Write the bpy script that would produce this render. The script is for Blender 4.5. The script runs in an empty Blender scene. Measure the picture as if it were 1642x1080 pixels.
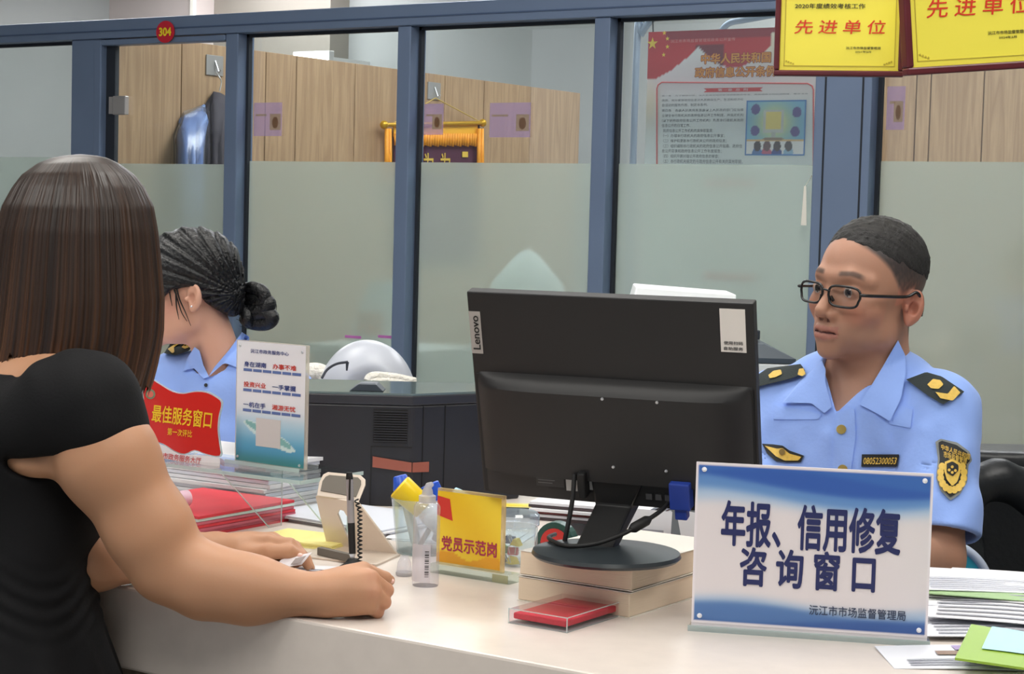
import bpy, bmesh, math, random
import numpy as np
from mathutils import Matrix, Vector
random.seed(7); rng = np.random.default_rng(7)
scene = bpy.context.scene
COL = scene.collection

# ------------------------------------------------------------------ camera
FPX, YAW, PITCH, ROLL = 3000.0, 0.59123, 0.06395, 0.026735
CAM = np.array([0.0, 0.0, 1.30])
FW = np.array([-math.sin(YAW) * math.cos(PITCH), math.cos(YAW) * math.cos(PITCH), -math.sin(PITCH)])
RT = np.array([math.cos(YAW), math.sin(YAW), 0.0])
DN = np.cross(FW, RT)
UPV = -DN
cam_data = bpy.data.cameras.new('camera')
cam_data.sensor_fit = 'HORIZONTAL'; cam_data.sensor_width = 36.0
cam_data.lens = FPX / 1642.0 * 36.0
cam_data.clip_start = 0.05; cam_data.clip_end = 100
cam = bpy.data.objects.new('camera', cam_data); COL.objects.link(cam)
_c, _s = math.cos(ROLL), math.sin(ROLL)
_xr = RT * _c - DN * _s            # image x axis in world
_yd = RT * _s + DN * _c            # image y-down axis in world
Mc = Matrix(((_xr[0], -_yd[0], -FW[0], CAM[0]), (_xr[1], -_yd[1], -FW[1], CAM[1]),
             (_xr[2], -_yd[2], -FW[2], CAM[2]), (0, 0, 0, 1)))
cam.matrix_world = Mc
scene.camera = cam

# ------------------------------------------------------------------ light and exposure
vs = scene.view_settings
vs.view_transform = 'Standard'; vs.look = 'None'; vs.gamma = 1.0; vs.use_curve_mapping = False
vs.exposure = 0.14
world = bpy.data.worlds.new('hall_daylight'); scene.world = world; world.use_nodes = True
world.node_tree.nodes['Background'].inputs[0].default_value = (0.86, 0.93, 1.0, 1)
world.node_tree.nodes['Background'].inputs[1].default_value = 0.50
HALL_LAMP, OFFICE_LAMP = 7.8, 12.0      # emission of the ceiling panels in the hall and in the office behind the glass

def ray(x, y):
    px, py = x - 821.0, y - 540.0
    u = px * _c + py * _s; v = -px * _s + py * _c
    return FW + RT * (u / FPX) + DN * (v / FPX)
def V(x, y, d): return CAM + ray(x, y) * d
def onz(x, y, z=0.76):
    d = ray(x, y); return CAM + d * ((z - CAM[2]) / d[2])
def onY(x, y, Y):
    d = ray(x, y); return CAM + d * (Y / d[1])
def onX(x, y, X):
    d = ray(x, y); return CAM + d * (X / d[0])
def depth(P): return float(np.dot(np.asarray(P) - CAM, FW))
def pxm(P): return FPX / depth(P)
def onpl(x, y, p0, n):
    d = ray(x, y); return CAM + d * (np.dot(np.asarray(p0) - CAM, n) / np.dot(d, n))

# ------------------------------------------------------------------ materials
def lin(c):
    c = np.asarray(c, float) / 255.0
    return np.where(c <= 0.04045, c / 12.92, ((c + 0.055) / 1.055) ** 2.4)
MATS = {}
def mat(name, rgb=(200, 200, 200), rough=0.5, metal=0.0, spec=0.5, var=0.0, vscale=20.0, bump=0.0, bscale=60.0,
        stretch=None, emit=0.0, coat=0.0, sheen=0.0, trans=0.0, sss=0.0, rgb2=None):
    if name in MATS: return MATS[name]
    m = bpy.data.materials.new(name); m.use_nodes = True; nt = m.node_tree
    b = nt.nodes['Principled BSDF']; c = lin(rgb)
    b.inputs['Base Color'].default_value = (*c, 1); b.inputs['Roughness'].default_value = rough
    b.inputs['Metallic'].default_value = metal; b.inputs['Specular IOR Level'].default_value = spec
    if coat: b.inputs['Coat Weight'].default_value = coat; b.inputs['Coat Roughness'].default_value = 0.08
    if sheen: b.inputs['Sheen Weight'].default_value = sheen
    if trans: b.inputs['Transmission Weight'].default_value = trans
    if sss:
        b.inputs['Subsurface Weight'].default_value = sss; b.inputs['Subsurface Radius'].default_value = (0.012, 0.005, 0.003)
        b.inputs['Subsurface Scale'].default_value = 0.6
    if emit: b.inputs['Emission Color'].default_value = (*c, 1); b.inputs['Emission Strength'].default_value = emit
    if var or rgb2 is not None or bump:
        tc = nt.nodes.new('ShaderNodeTexCoord'); mp = nt.nodes.new('ShaderNodeMapping')
        nt.links.new(tc.outputs['Object'], mp.inputs[0])
        if stretch: mp.inputs['Scale'].default_value = stretch
    if var or rgb2 is not None:
        n = nt.nodes.new('ShaderNodeTexNoise'); n.inputs['Scale'].default_value = vscale; n.inputs['Detail'].default_value = 5
        nt.links.new(mp.outputs[0], n.inputs['Vector'])
        mx = nt.nodes.new('ShaderNodeMix'); mx.data_type = 'RGBA'
        c2 = lin(rgb2) if rgb2 is not None else c * (1 - var)
        c1 = c if rgb2 is not None else np.minimum(c * (1 + var), 1)
        mx.inputs[6].default_value = (*c1, 1); mx.inputs[7].default_value = (*c2, 1)
        rp = nt.nodes.new('ShaderNodeMapRange'); rp.inputs[1].default_value = 0.3; rp.inputs[2].default_value = 0.7
        nt.links.new(n.outputs['Fac'], rp.inputs[0]); nt.links.new(rp.outputs[0], mx.inputs[0])
        nt.links.new(mx.outputs[2], b.inputs['Base Color'])
    if bump:
        n2 = nt.nodes.new('ShaderNodeTexNoise'); n2.inputs['Scale'].default_value = bscale; n2.inputs['Detail'].default_value = 6
        nt.links.new(mp.outputs[0], n2.inputs['Vector'])
        bp = nt.nodes.new('ShaderNodeBump'); bp.inputs['Strength'].default_value = bump; bp.inputs['Distance'].default_value = 0.01
        nt.links.new(n2.outputs['Fac'], bp.inputs['Height']); nt.links.new(bp.outputs[0], b.inputs['Normal'])
    MATS[name] = m; return m
def mat_attr(name, rough=0.5, spec=0.5, sss=0.0, bump=0.0, bscale=200.0, coat=0.0):
    """colour from the mesh's own colour attribute (print and skin)"""
    if name in MATS: return MATS[name]
    m = bpy.data.materials.new(name); m.use_nodes = True; nt = m.node_tree; b = nt.nodes['Principled BSDF']
    a = nt.nodes.new('ShaderNodeAttribute'); a.attribute_name = 'Col'
    nt.links.new(a.outputs['Color'], b.inputs['Base Color'])
    b.inputs['Roughness'].default_value = rough; b.inputs['Specular IOR Level'].default_value = spec
    if coat: b.inputs['Coat Weight'].default_value = coat
    if sss:
        b.inputs['Subsurface Weight'].default_value = sss; b.inputs['Subsurface Radius'].default_value = (0.012, 0.005, 0.003)
        b.inputs['Subsurface Scale'].default_value = 0.6
    if bump:
        tc = nt.nodes.new('ShaderNodeTexCoord'); n2 = nt.nodes.new('ShaderNodeTexNoise'); n2.inputs['Scale'].default_value = bscale
        nt.links.new(tc.outputs['Object'], n2.inputs['Vector']); bp = nt.nodes.new('ShaderNodeBump')
        bp.inputs['Strength'].default_value = bump; bp.inputs['Distance'].default_value = 0.002
        nt.links.new(n2.outputs['Fac'], bp.inputs['Height']); nt.links.new(bp.outputs[0], b.inputs['Normal'])
    MATS[name] = m; return m
def mat_clear(name, rgb=(240, 248, 246), refl=0.06, rough=0.02, solid=0.0, solid_rgb=(230, 235, 235)):
    """thin clear plastic or glass: straight-through with a fresnel sheen; 'solid' adds a milky share"""
    if name in MATS: return MATS[name]
    m = bpy.data.materials.new(name); m.use_nodes = True; nt = m.node_tree; nt.nodes.clear()
    out = nt.nodes.new('ShaderNodeOutputMaterial'); tr = nt.nodes.new('ShaderNodeBsdfTransparent'); gl = nt.nodes.new('ShaderNodeBsdfGlossy')
    tr.inputs[0].default_value = (*lin(rgb), 1); gl.inputs['Roughness'].default_value = rough
    lw = nt.nodes.new('ShaderNodeLayerWeight'); lw.inputs[0].default_value = 0.5
    pw = nt.nodes.new('ShaderNodeMath'); pw.operation = 'POWER'; pw.inputs[1].default_value = 5.0; nt.links.new(lw.outputs['Facing'], pw.inputs[0])
    mn = nt.nodes.new('ShaderNodeMath'); mn.operation = 'MULTIPLY_ADD'; mn.inputs[1].default_value = 0.8; mn.inputs[2].default_value = refl
    nt.links.new(pw.outputs[0], mn.inputs[0])
    mx = nt.nodes.new('ShaderNodeMixShader'); nt.links.new(mn.outputs[0], mx.inputs[0]); nt.links.new(tr.outputs[0], mx.inputs[1]); nt.links.new(gl.outputs[0], mx.inputs[2])
    last = mx
    if solid:
        df = nt.nodes.new('ShaderNodeBsdfDiffuse'); df.inputs[0].default_value = (*lin(solid_rgb), 1)
        tl = nt.nodes.new('ShaderNodeBsdfTranslucent'); tl.inputs[0].default_value = (*lin(solid_rgb), 1)
        m0 = nt.nodes.new('ShaderNodeMixShader'); m0.inputs[0].default_value = 0.5
        nt.links.new(df.outputs[0], m0.inputs[1]); nt.links.new(tl.outputs[0], m0.inputs[2])
        m1 = nt.nodes.new('ShaderNodeMixShader'); m1.inputs[0].default_value = solid
        nt.links.new(mx.outputs[0], m1.inputs[1]); nt.links.new(m0.outputs[0], m1.inputs[2]); last = m1
    nt.links.new(last.outputs[0], out.inputs[0]); MATS[name] = m; return m
def mat_frost(name, rgb, solid=0.6, rough=0.35):
    if name in MATS: return MATS[name]
    m = bpy.data.materials.new(name); m.use_nodes = True; nt = m.node_tree; nt.nodes.clear()
    out = nt.nodes.new('ShaderNodeOutputMaterial'); c = (*lin(rgb), 1)
    df = nt.nodes.new('ShaderNodeBsdfDiffuse'); df.inputs[0].default_value = c
    tl = nt.nodes.new('ShaderNodeBsdfTranslucent'); tl.inputs[0].default_value = c
    m0 = nt.nodes.new('ShaderNodeMixShader'); m0.inputs[0].default_value = 0.45
    nt.links.new(df.outputs[0], m0.inputs[1]); nt.links.new(tl.outputs[0], m0.inputs[2])
    rf = nt.nodes.new('ShaderNodeBsdfRefraction'); rf.inputs['Color'].default_value = (0.95, 1, 0.98, 1)
    rf.inputs['Roughness'].default_value = rough; rf.inputs['IOR'].default_value = 1.12
    m1 = nt.nodes.new('ShaderNodeMixShader'); m1.inputs[0].default_value = solid
    nt.links.new(rf.outputs[0], m1.inputs[1]); nt.links.new(m0.outputs[0], m1.inputs[2])
    gl = nt.nodes.new('ShaderNodeBsdfGlossy'); gl.inputs['Roughness'].default_value = 0.06
    m2 = nt.nodes.new('ShaderNodeMixShader'); m2.inputs[0].default_value = 0.06
    nt.links.new(m1.outputs[0], m2.inputs[1]); nt.links.new(gl.outputs[0], m2.inputs[2])
    nt.links.new(m2.outputs[0], out.inputs[0]); MATS[name] = m; return m
def mat_wood(name, a, b, sc=(14, 14, 0.9)):
    if name in MATS: return MATS[name]
    m = bpy.data.materials.new(name); m.use_nodes = True; nt = m.node_tree; bs = nt.nodes['Principled BSDF']
    tc = nt.nodes.new('ShaderNodeTexCoord'); mp = nt.nodes.new('ShaderNodeMapping'); mp.inputs['Scale'].default_value = sc
    nt.links.new(tc.outputs['Object'], mp.inputs[0])
    n1 = nt.nodes.new('ShaderNodeTexNoise'); n1.inputs['Scale'].default_value = 1.1; n1.inputs['Detail'].default_value = 2; n1.inputs['Distortion'].default_value = 0.6
    nt.links.new(mp.outputs[0], n1.inputs['Vector'])
    ml = nt.nodes.new('ShaderNodeMath'); ml.operation = 'MULTIPLY'; ml.inputs[1].default_value = 9.0; nt.links.new(n1.outputs['Fac'], ml.inputs[0])
    fr = nt.nodes.new('ShaderNodeMath'); fr.operation = 'PINGPONG'; fr.inputs[1].default_value = 1.0; nt.links.new(ml.outputs[0], fr.inputs[0])
    n2 = nt.nodes.new('ShaderNodeTexNoise'); n2.inputs['Scale'].default_value = 9; n2.inputs['Detail'].default_value = 6
    nt.links.new(mp.outputs[0], n2.inputs['Vector'])
    ad = nt.nodes.new('ShaderNodeMath'); ad.operation = 'MULTIPLY'; nt.links.new(fr.outputs[0], ad.inputs[0]); nt.links.new(n2.outputs['Fac'], ad.inputs[1])
    mx = nt.nodes.new('ShaderNodeMix'); mx.data_type = 'RGBA'; mx.inputs[6].default_value = (*lin(a), 1); mx.inputs[7].default_value = (*lin(b), 1)
    nt.links.new(ad.outputs[0], mx.inputs[0]); nt.links.new(mx.outputs[2], bs.inputs['Base Color']); bs.inputs['Roughness'].default_value = 0.42
    MATS[name] = m; return m

# ------------------------------------------------------------------ object helpers
def tag(o, label=None, cat=None, group=None, kind=None):
    if label: o['label'] = label
    if cat: o['category'] = cat
    if group: o['group'] = group
    if kind: o['kind'] = kind
    return o
def basis(loc, xd=(1, 0, 0), yd=None, zd=(0, 0, 1)):
    x = Vector(xd).normalized()
    if yd is None:
        z = Vector(zd).normalized(); y = z.cross(x).normalized(); z = x.cross(y)
    else:
        y = Vector(yd).normalized(); z = x.cross(y).normalized(); y = z.cross(x)
    return Matrix(((x[0], y[0], z[0], loc[0]), (x[1], y[1], z[1], loc[1]), (x[2], y[2], z[2], loc[2]), (0, 0, 0, 1)))
def thing(name, label=None, cat=None, loc=(0, 0, 0), rotz=0.0, group=None, kind=None, M=None):
    o = bpy.data.objects.new(name, None); o.empty_display_size = 0.05; COL.objects.link(o)
    if M is not None: o.matrix_world = M
    else: o.location = tuple(float(v) for v in loc); o.rotation_euler = (0, 0, rotz)
    return tag(o, label, cat, group, kind)
WORLD_MADE = set()          # things whose parts are modelled in world coordinates
def addmesh(name, me, material, parent=None, M=None):
    o = bpy.data.objects.new(name, me); COL.objects.link(o)
    if material is not None and not me.materials: me.materials.append(material)
    if parent is not None:
        o.parent = parent
        if parent.name in WORLD_MADE: o.matrix_parent_inverse = parent.matrix_basis.inverted()
    if M is not None: o.matrix_local = M
    return o
class MB:
    def __init__(s): s.v = []; s.f = []
    def add(s, vs, fs):
        n = len(s.v); s.v += [tuple(float(c) for c in p) for p in vs]; s.f += [tuple(i + n for i in f) for f in fs]; return s
    def box(s, x0, x1, y0, y1, z0, z1, M=None):
        vs = [(x, y, z) for z in (z0, z1) for y in (y0, y1) for x in (x0, x1)]
        if M is not None: vs = [tuple(M @ Vector(p)) for p in vs]
        return s.add(vs, [(0, 2, 3, 1), (4, 5, 7, 6), (0, 1, 5, 4), (2, 6, 7, 3), (0, 4, 6, 2), (1, 3, 7, 5)])
    def prism(s, poly, a, b, M=None, plane='xz'):
        """outline in local xz (extruded along y from a to b), or xy (along z)"""
        n = len(poly)
        if plane == 'xz': vs = [(p[0], a, p[1]) for p in poly] + [(p[0], b, p[1]) for p in poly]
        else: vs = [(p[0], p[1], a) for p in poly] + [(p[0], p[1], b) for p in poly]
        if M is not None: vs = [tuple(M @ Vector(p)) for p in vs]
        return s.add(vs, [tuple(range(n)), tuple(range(2 * n - 1, n - 1, -1))] + [(i, i + n, (i + 1) % n + n, (i + 1) % n) for i in range(n)])
    def lathe(s, prof, n=24, c=(0, 0, 0), M=None, closed=True):
        vs = []; k = len(prof)
        for i in range(n):
            a = 2 * math.pi * i / n
            for r, z in prof: vs.append((c[0] + r * math.cos(a), c[1] + r * math.sin(a), c[2] + z))
        fs = [(i * k + j, ((i + 1) % n) * k + j, ((i + 1) % n) * k + j + 1, i * k + j + 1) for i in range(n) for j in range(k - 1)]
        if closed:
            fs.append(tuple(i * k for i in range(n - 1, -1, -1))); fs.append(tuple(i * k + k - 1 for i in range(n)))
        if M is not None: vs = [tuple(M @ Vector(p)) for p in vs]
        return s.add(vs, fs)
    def tube(s, pts, r, n=10, flat=1.0):
        pts = [np.asarray(p, float) for p in pts]; m = len(pts); rr = r if hasattr(r, '__len__') else [r] * m
        up = np.array([0.0, 0, 1]); vs = []; prev = None
        for i, p in enumerate(pts):
            t = pts[min(i + 1, m - 1)] - pts[max(i - 1, 0)]; t = t / (np.linalg.norm(t) + 1e-9)
            if prev is None:
                a = np.cross(t, up) if abs(t[2]) < 0.9 else np.cross(t, (1, 0, 0))
            else: a = prev - t * np.dot(prev, t)
            a = a / (np.linalg.norm(a) + 1e-9); prev = a; b = np.cross(t, a)
            for j in range(n):
                w = 2 * math.pi * j / n; vs.append(p + rr[i] * (a * math.cos(w) + b * math.sin(w) * flat))
        fs = [(i * n + j, i * n + (j + 1) % n, (i + 1) * n + (j + 1) % n, (i + 1) * n + j) for i in range(m - 1) for j in range(n)]
        fs += [tuple(range(n - 1, -1, -1)), tuple((m - 1) * n + j for j in range(n))]
        return s.add(vs, fs)
    def surf(s, fn, nu, nv, wrap_u=False):
        vs = [fn(i / nu, j / nv) for i in range(nu + (0 if wrap_u else 1)) for j in range(nv + 1)]
        k = nv + 1; un = nu if wrap_u else nu + 1
        fs = [(i * k + j, ((i + 1) % un) * k + j, ((i + 1) % un) * k + j + 1, i * k + j + 1) for i in range(nu) for j in range(nv)]
        return s.add(vs, fs)
    def build(s, name, material, parent=None, bevel=0.0, seg=2, smooth=None, M=None, solid=0.0):
        me = bpy.data.meshes.new(name); bm = bmesh.new()
        vv = [bm.verts.new(p) for p in s.v]
        for f in s.f:
            try: bm.faces.new([vv[i] for i in f])
            except ValueError: pass
        bmesh.ops.recalc_face_normals(bm, faces=bm.faces)
        if solid:
            bmesh.ops.solidify(bm, geom=bm.faces[:], thickness=solid)
            bmesh.ops.recalc_face_normals(bm, faces=bm.faces)
        if bevel:
            ed = [e for e in bm.edges if len(e.link_faces) == 2 and e.calc_face_angle(0) > 0.5]
            bmesh.ops.bevel(bm, geom=ed, offset=bevel, segments=seg, profile=0.5, affect='EDGES', clamp_overlap=True)
        bm.to_mesh(me); bm.free()
        if smooth is not None:
            me.shade_smooth()
            if smooth < 3.1: me.set_sharp_from_angle(angle=smooth)
        return addmesh(name, me, material, parent, M)
def colour_mesh(me, cols):
    a = me.color_attributes.new('Col', 'FLOAT_COLOR', 'POINT')
    arr = np.ones((len(me.vertices), 4), np.float32); arr[:, :3] = cols; a.data.foreach_set('color', arr.ravel())
def arr_mesh(name, verts, faces, cols=None, smooth=True):
    me = bpy.data.meshes.new(name); me.from_pydata(np.asarray(verts).tolist(), [], np.asarray(faces).tolist() if not isinstance(faces, list) else faces)
    if smooth: me.shade_smooth()
    if cols is not None: colour_mesh(me, cols)
    return me
def graphic(name, x0, x1, z0, z1, nx, nz, fn, parent, y=-0.001, material=None, M=None):
    """a printed sheet: fine grid in local xz facing -y, coloured by fn(U, V) with U, V in 0..1 (V up), sRGB 0..255"""
    X, Z = np.meshgrid(np.linspace(0, 1, nx + 1), np.linspace(0, 1, nz + 1), indexing='ij')
    v = np.stack([x0 + (x1 - x0) * X, np.full_like(X, y), z0 + (z1 - z0) * Z], -1).reshape(-1, 3)
    i = np.arange((nx + 1) * (nz + 1)).reshape(nx + 1, nz + 1)
    f = np.stack([i[:-1, :-1], i[1:, :-1], i[1:, 1:], i[:-1, 1:]], -1).reshape(-1, 4)
    c = lin(fn(X.ravel(), Z.ravel()))
    return addmesh(name, arr_mesh(name, v, f, c, False), material or mat_attr('printed sheet', 0.35), parent, M)
_font_cache = {}
def text_mesh(body, bold=0.0, res=3, shear=0.0, space=1.0):
    c = bpy.data.curves.new('lettering', 'FONT'); c.body = body; c.resolution_u = res; c.shear = shear; c.space_character = space
    o = bpy.data.objects.new('lettering', c); COL.objects.link(o)
    dg = bpy.context.evaluated_depsgraph_get(); me = bpy.data.meshes.new_from_object(o.evaluated_get(dg))
    bpy.data.objects.remove(o); bpy.data.curves.remove(c)
    if bold:
        # heavier strokes: the same outline repeated around a small circle
        bm = bmesh.new(); bm.from_mesh(me); bm2 = bmesh.new()
        for i in range(9):
            off = Vector((0, 0, i)) if i == 8 else Vector((math.cos(i * math.pi / 4) * bold * 1.3, math.sin(i * math.pi / 4) * bold * 1.3, i)); vm = {}
            for v in bm.verts: vm[v] = bm2.verts.new(v.co + off)
            for f in bm.faces: bm2.faces.new([vm[v] for v in f.verts])
        bm2.to_mesh(me); bm.free(); bm2.free()
    me.name = 'lettering'; return me
def text(body, cx, cz, w, h, material, parent, y=-0.002, bold=0.0, res=3, shear=0.0, name='lettering', M=None, space=1.0):
    """lettering filling a w x h box centred at (cx, cz) of the local xz plane, facing -y"""
    me = text_mesh(body, bold, res, shear, space); n = len(me.vertices)
    a = np.empty(n * 3, np.float32); me.vertices.foreach_get('co', a); a = a.reshape(-1, 3)
    lo, hi = a.min(0), a.max(0); sx = w / max(hi[0] - lo[0], 1e-6); sz = (h / max(hi[1] - lo[1], 1e-6)) if h else sx
    out = np.empty_like(a); out[:, 0] = cx + (a[:, 0] - (lo[0] + hi[0]) / 2) * sx; out[:, 2] = cz + (a[:, 1] - (lo[1] + hi[1]) / 2) * sz
    out[:, 1] = y - 4e-5 * a[:, 2]; me.vertices.foreach_set('co', out.ravel()); me.materials.clear()
    return addmesh(name, me, material, parent, M)
def star_poly(cx, cz, r, rot=0.0):
    return [(cx + (r if i % 2 == 0 else r * 0.4) * math.sin(rot + i * math.pi / 5), cz + (r if i % 2 == 0 else r * 0.4) * math.cos(rot + i * math.pi / 5)) for i in range(10)]
def copy_tree(o, parent=None):
    c = o.copy(); COL.objects.link(c)
    if parent is not None: c.parent = parent; c.matrix_parent_inverse = o.matrix_parent_inverse.copy(); c.matrix_local = o.matrix_local.copy()
    for ch in list(o.children): copy_tree(ch, c)
    return c
def bez(p0, p1, p2, p3, n=14):
    p0, p1, p2, p3 = [np.asarray(p, float) for p in (p0, p1, p2, p3)]
    return [(1 - t) ** 3 * p0 + 3 * (1 - t) ** 2 * t * p1 + 3 * (1 - t) * t * t * p2 + t ** 3 * p3 for t in np.linspace(0, 1, n)]
def smooth_line(pts, n=8):
    """Catmull-Rom through the points"""
    P = [np.asarray(p, float) for p in pts]; P = [2 * P[0] - P[1]] + P + [2 * P[-1] - P[-2]]; out = []
    for i in range(1, len(P) - 2):
        for t in np.linspace(0, 1, n, endpoint=False):
            a, b, c, d = P[i - 1], P[i], P[i + 1], P[i + 2]
            out.append(0.5 * (2 * b + (c - a) * t + (2 * a - 5 * b + 4 * c - d) * t * t + (3 * b - a - 3 * c + d) * t ** 3))
    return out + [P[-2]]
# ------------------------------------------------------------------ the setting
WY = 5.5                      # plane of the glass partition
CT = 0.76                     # counter top height
CEIL = 3.1
m_frame = mat('blue grey aluminium', (116, 134, 164), 0.38, 0.15, var=0.04, vscale=3)
m_frame_edge = mat('blue grey aluminium bead', (80, 99, 132), 0.4, 0.15)
m_gasket = mat('dark glazing gasket', (36, 42, 52), 0.7)
m_glass = mat_clear('window glass', (246, 249, 248), 0.09, 0.015)
m_frost = mat_frost('frosted window film', (218, 224, 218), 0.42, 0.24)
m_wood = mat_wood('pale oak veneer', (160, 130, 100), (198, 168, 132))
m_wall = mat('light grey paint', (164, 167, 166), 0.8, var=0.03, vscale=2)
m_wall_warm = mat('warm grey paint', (150, 143, 134), 0.8, var=0.03, vscale=2)
m_wall_pale = mat('pale pinkish paint', (206, 194, 190), 0.8, var=0.03, vscale=2)

def struct(name, mb, m, parent=None, **k):
    o = mb.build(name, m, parent, **k)
    if parent is None: o['kind'] = 'structure'
    return o
tag(struct('floor', MB().box(-10, 3, -4, 11, -0.1, 0), mat('grey floor tile', (150, 146, 140), 0.25, var=0.05, vscale=1.5)), 'grey polished floor of the service hall')
tag(struct('ceiling', MB().box(-10, 3, -4, 11, CEIL, CEIL + 0.1), mat('white ceiling', (225, 226, 224), 0.9, var=0.02)), 'white ceiling over the service hall and the office')
tag(struct('wall_back', MB().box(-10, 3, 10.0, 10.2, 0, CEIL), m_wall), 'light grey back wall of the office behind the glass')
tag(struct('wall_left', MB().box(-10.2, -10, -4, 11, 0, CEIL), m_wall), 'light grey side wall of the hall')
tag(struct('wall_right', MB().box(3, 3.2, -4, 11, 0, CEIL), m_wall), 'light grey wall at the right of the hall')
# high wall pieces that show above the partition
pa, pb = onY(147, 20, 9.6)[0], onY(311, 20, 9.6)[0]
tag(struct('trim_1', MB().box(pa, pb, 9.6, 10.0, 0, CEIL), m_wall_pale), 'pale pinkish pillar standing above the glass partition')
pa2 = onY(306, 20, 9.58)[0]
tag(struct('trim_2', MB().box(pa2, pa2 + 0.03, 9.57, 9.6, 0, CEIL), mat('white corner strip', (245, 240, 230), 0.5)), 'thin white corner strip on the pale pillar')
pc = onY(530, 10, 9.8)[0]
tag(struct('trim_3', MB().box(pb, pc, 9.8, 10.0, 0, CEIL), m_wall_warm), 'warm grey wall panel beside the pale pillar')

def XP(x, y=150): return float(onY(x, y, WY)[0])
def ZP(x, y): return float(onY(x, y, WY)[2])
z_top, z_bot = 2.062, 1.985
part = thing('wall_partition', 'blue grey aluminium partition with clear and frosted glass panes', kind='structure')
MD = 0.10
xl0 = -8.6; xr1 = 0.6
xa, xb, xc, xd = XP(120), XP(167), XP(366), XP(405)
m2a, m2b, m3a, m3b, m4a, m4b = XP(641), XP(662), XP(955), XP(980), XP(1311), XP(1402)
mull_d = 0.075
def bar(name, x0, x1, y0, y1, z0, z1, parent, m=m_frame, bevel=0.004): return MB().box(x0, x1, y0, y1, z0, z1).build(name, m, parent, bevel=bevel)
bar('top_rail', xl0, xr1, WY - 0.03, WY + mull_d, z_bot, z_top, part)
bar('top_rail_lip', xl0, xr1, WY - 0.034, WY - 0.03, z_bot + 0.028, z_bot + 0.033, part, m_frame_edge, 0)
bar('sill_rail', xl0, xr1, WY - 0.02, WY + mull_d, 0.0, 0.12, part)
for (a, b) in ((xa, xb - 0.0), (m2a, m2b), (m3a, m3b), (m4a, m4b)):
    bar('mullion', a, b, WY - 0.02, WY + mull_d, 0.12, z_bot, part)
bar('mullion', xc, XP(386), WY - 0.02, WY + mull_d, 0.12, z_bot, part)
for gx in (XP(1328), XP(1388)): bar('mullion_groove', gx - 0.003, gx + 0.003, WY - 0.0215, WY - 0.019, 0.12, z_bot, part, m_gasket, 0)
panes = [(xl0, xa, 'left', ZP(60, 251)), (XP(386), m2a, '', 1.492), (m2b, m3a, '', 1.492), (m3b, m4a, '', 1.492), (m4b, xr1, '', ZP(1500, 258))]
for (a, b, _, zf) in panes:
    p = MB().box(a, b, WY + 0.050, WY + 0.056, 0.12, z_bot).build('glass_pane', m_glass, part)
    MB().box(a, b, WY + 0.045, WY + 0.0455, 0.12, zf).build('frosted_film', m_frost, part)
    for s_ in (a, b - 0.012):
        bar('glazing_bead', s_, s_ + 0.012, WY + 0.030, WY + 0.050, 0.12, z_bot, part, m_gasket, 0)
    bar('glazing_bead', a, b, WY + 0.030, WY + 0.050, z_bot - 0.012, z_bot, part, m_gasket, 0)
# door leaf with its own stiles
door = thing('door_1', 'blue grey framed glass door below the round number sticker', kind='structure')
dz = ZP(265, 70)
bar('door_stile', xb - 0.035, XP(168), WY - 0.025, WY + 0.03, 0.05, z_bot - 0.004, door)
bar('door_rail', XP(168), xc, WY - 0.025, WY + 0.03, dz, z_bot - 0.004, door)
bar('door_rail', XP(168), xc, WY - 0.025, WY + 0.03, 0.05, 0.16, door)
bar('door_gasket', XP(168), XP(182), WY + 0.008, WY + 0.03, 0.16, dz, door, m_gasket, 0)
MB().box(XP(168), xc, WY + 0.012, WY + 0.018, 0.16, dz).build('glass_pane', m_glass, door)
MB().box(XP(181), xc, WY + 0.009, WY + 0.0095, 0.16, ZP(330, 263)).build('frosted_film', m_frost, door)
hz0, hz1 = ZP(190, 184), ZP(190, 154)
hg = MB().box(XP(184), XP(204), WY - 0.012, WY + 0.011, hz0, hz1).build('glass_clamp', mat('brushed steel', (190, 186, 186), 0.35, 0.6), door, bevel=0.003)
MB().box(XP(177), XP(183), WY - 0.008, WY + 0.01, hz0 + 0.004, hz1 - 0.003).build('clamp_pivot', mat('brushed steel', (190, 186, 186)), door)

# ---- office behind the glass: oak cupboard wall running away from the partition
XW = float(onY(166, 150, WY + 0.08)[0])
y_far = float(onX(931, 150, XW)[1]); z_cup = float(onX(640, 111, XW)[2])
cup = thing('wall_cupboard', 'pale oak panelled divider running back behind the glass', kind='structure')
yj = [WY + 0.09] + [float(onX(x, 200, XW)[1]) for x in (290, 372, 425, 474, 568, 640, 712, 775, 850)] + [y_far]
for i in range(len(yj) - 1):
    MB().box(XW - 0.04, XW, yj[i] + 0.003, yj[i + 1] - 0.003, 0.05, z_cup).build('oak_panel', m_wood, cup, bevel=0.002)
MB().box(XW - 0.060, XW - 0.046, yj[0], y_far, 0.0, z_cup).build('back_panel', m_wall, cup)
MB().box(XW - 0.046, XW - 0.012, yj[0], y_far, 0.0, z_cup - 0.01).build('carcass', mat('dark joint', (96, 78, 60), 0.8), cup)
# second run of oak doors facing the partition, seen through the right pane
YW2 = 8.2
xw0 = float(onY(1400, 180, YW2)[0]); xs = [xw0] + [float(onY(x, 180, YW2)[0]) for x in (1468, 1491, 1576, 1660, 1740)]
cup2 = thing('wall_oak_panelling', 'oak panels behind the right hand pane', kind='structure')
for i in range(len(xs) - 1):
    MB().box(xs[i] + 0.003, xs[i + 1] - 0.003, YW2, YW2 + 0.3, 0.02, 2.5).build('oak_panel', m_wood, cup2, bevel=0.002)
MB().box(xs[0], xs[-1], YW2 + 0.012, YW2 + 0.3, 0, 2.49).build('carcass', mat('dark joint', (96, 78, 60), 0.8), cup2)

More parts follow.
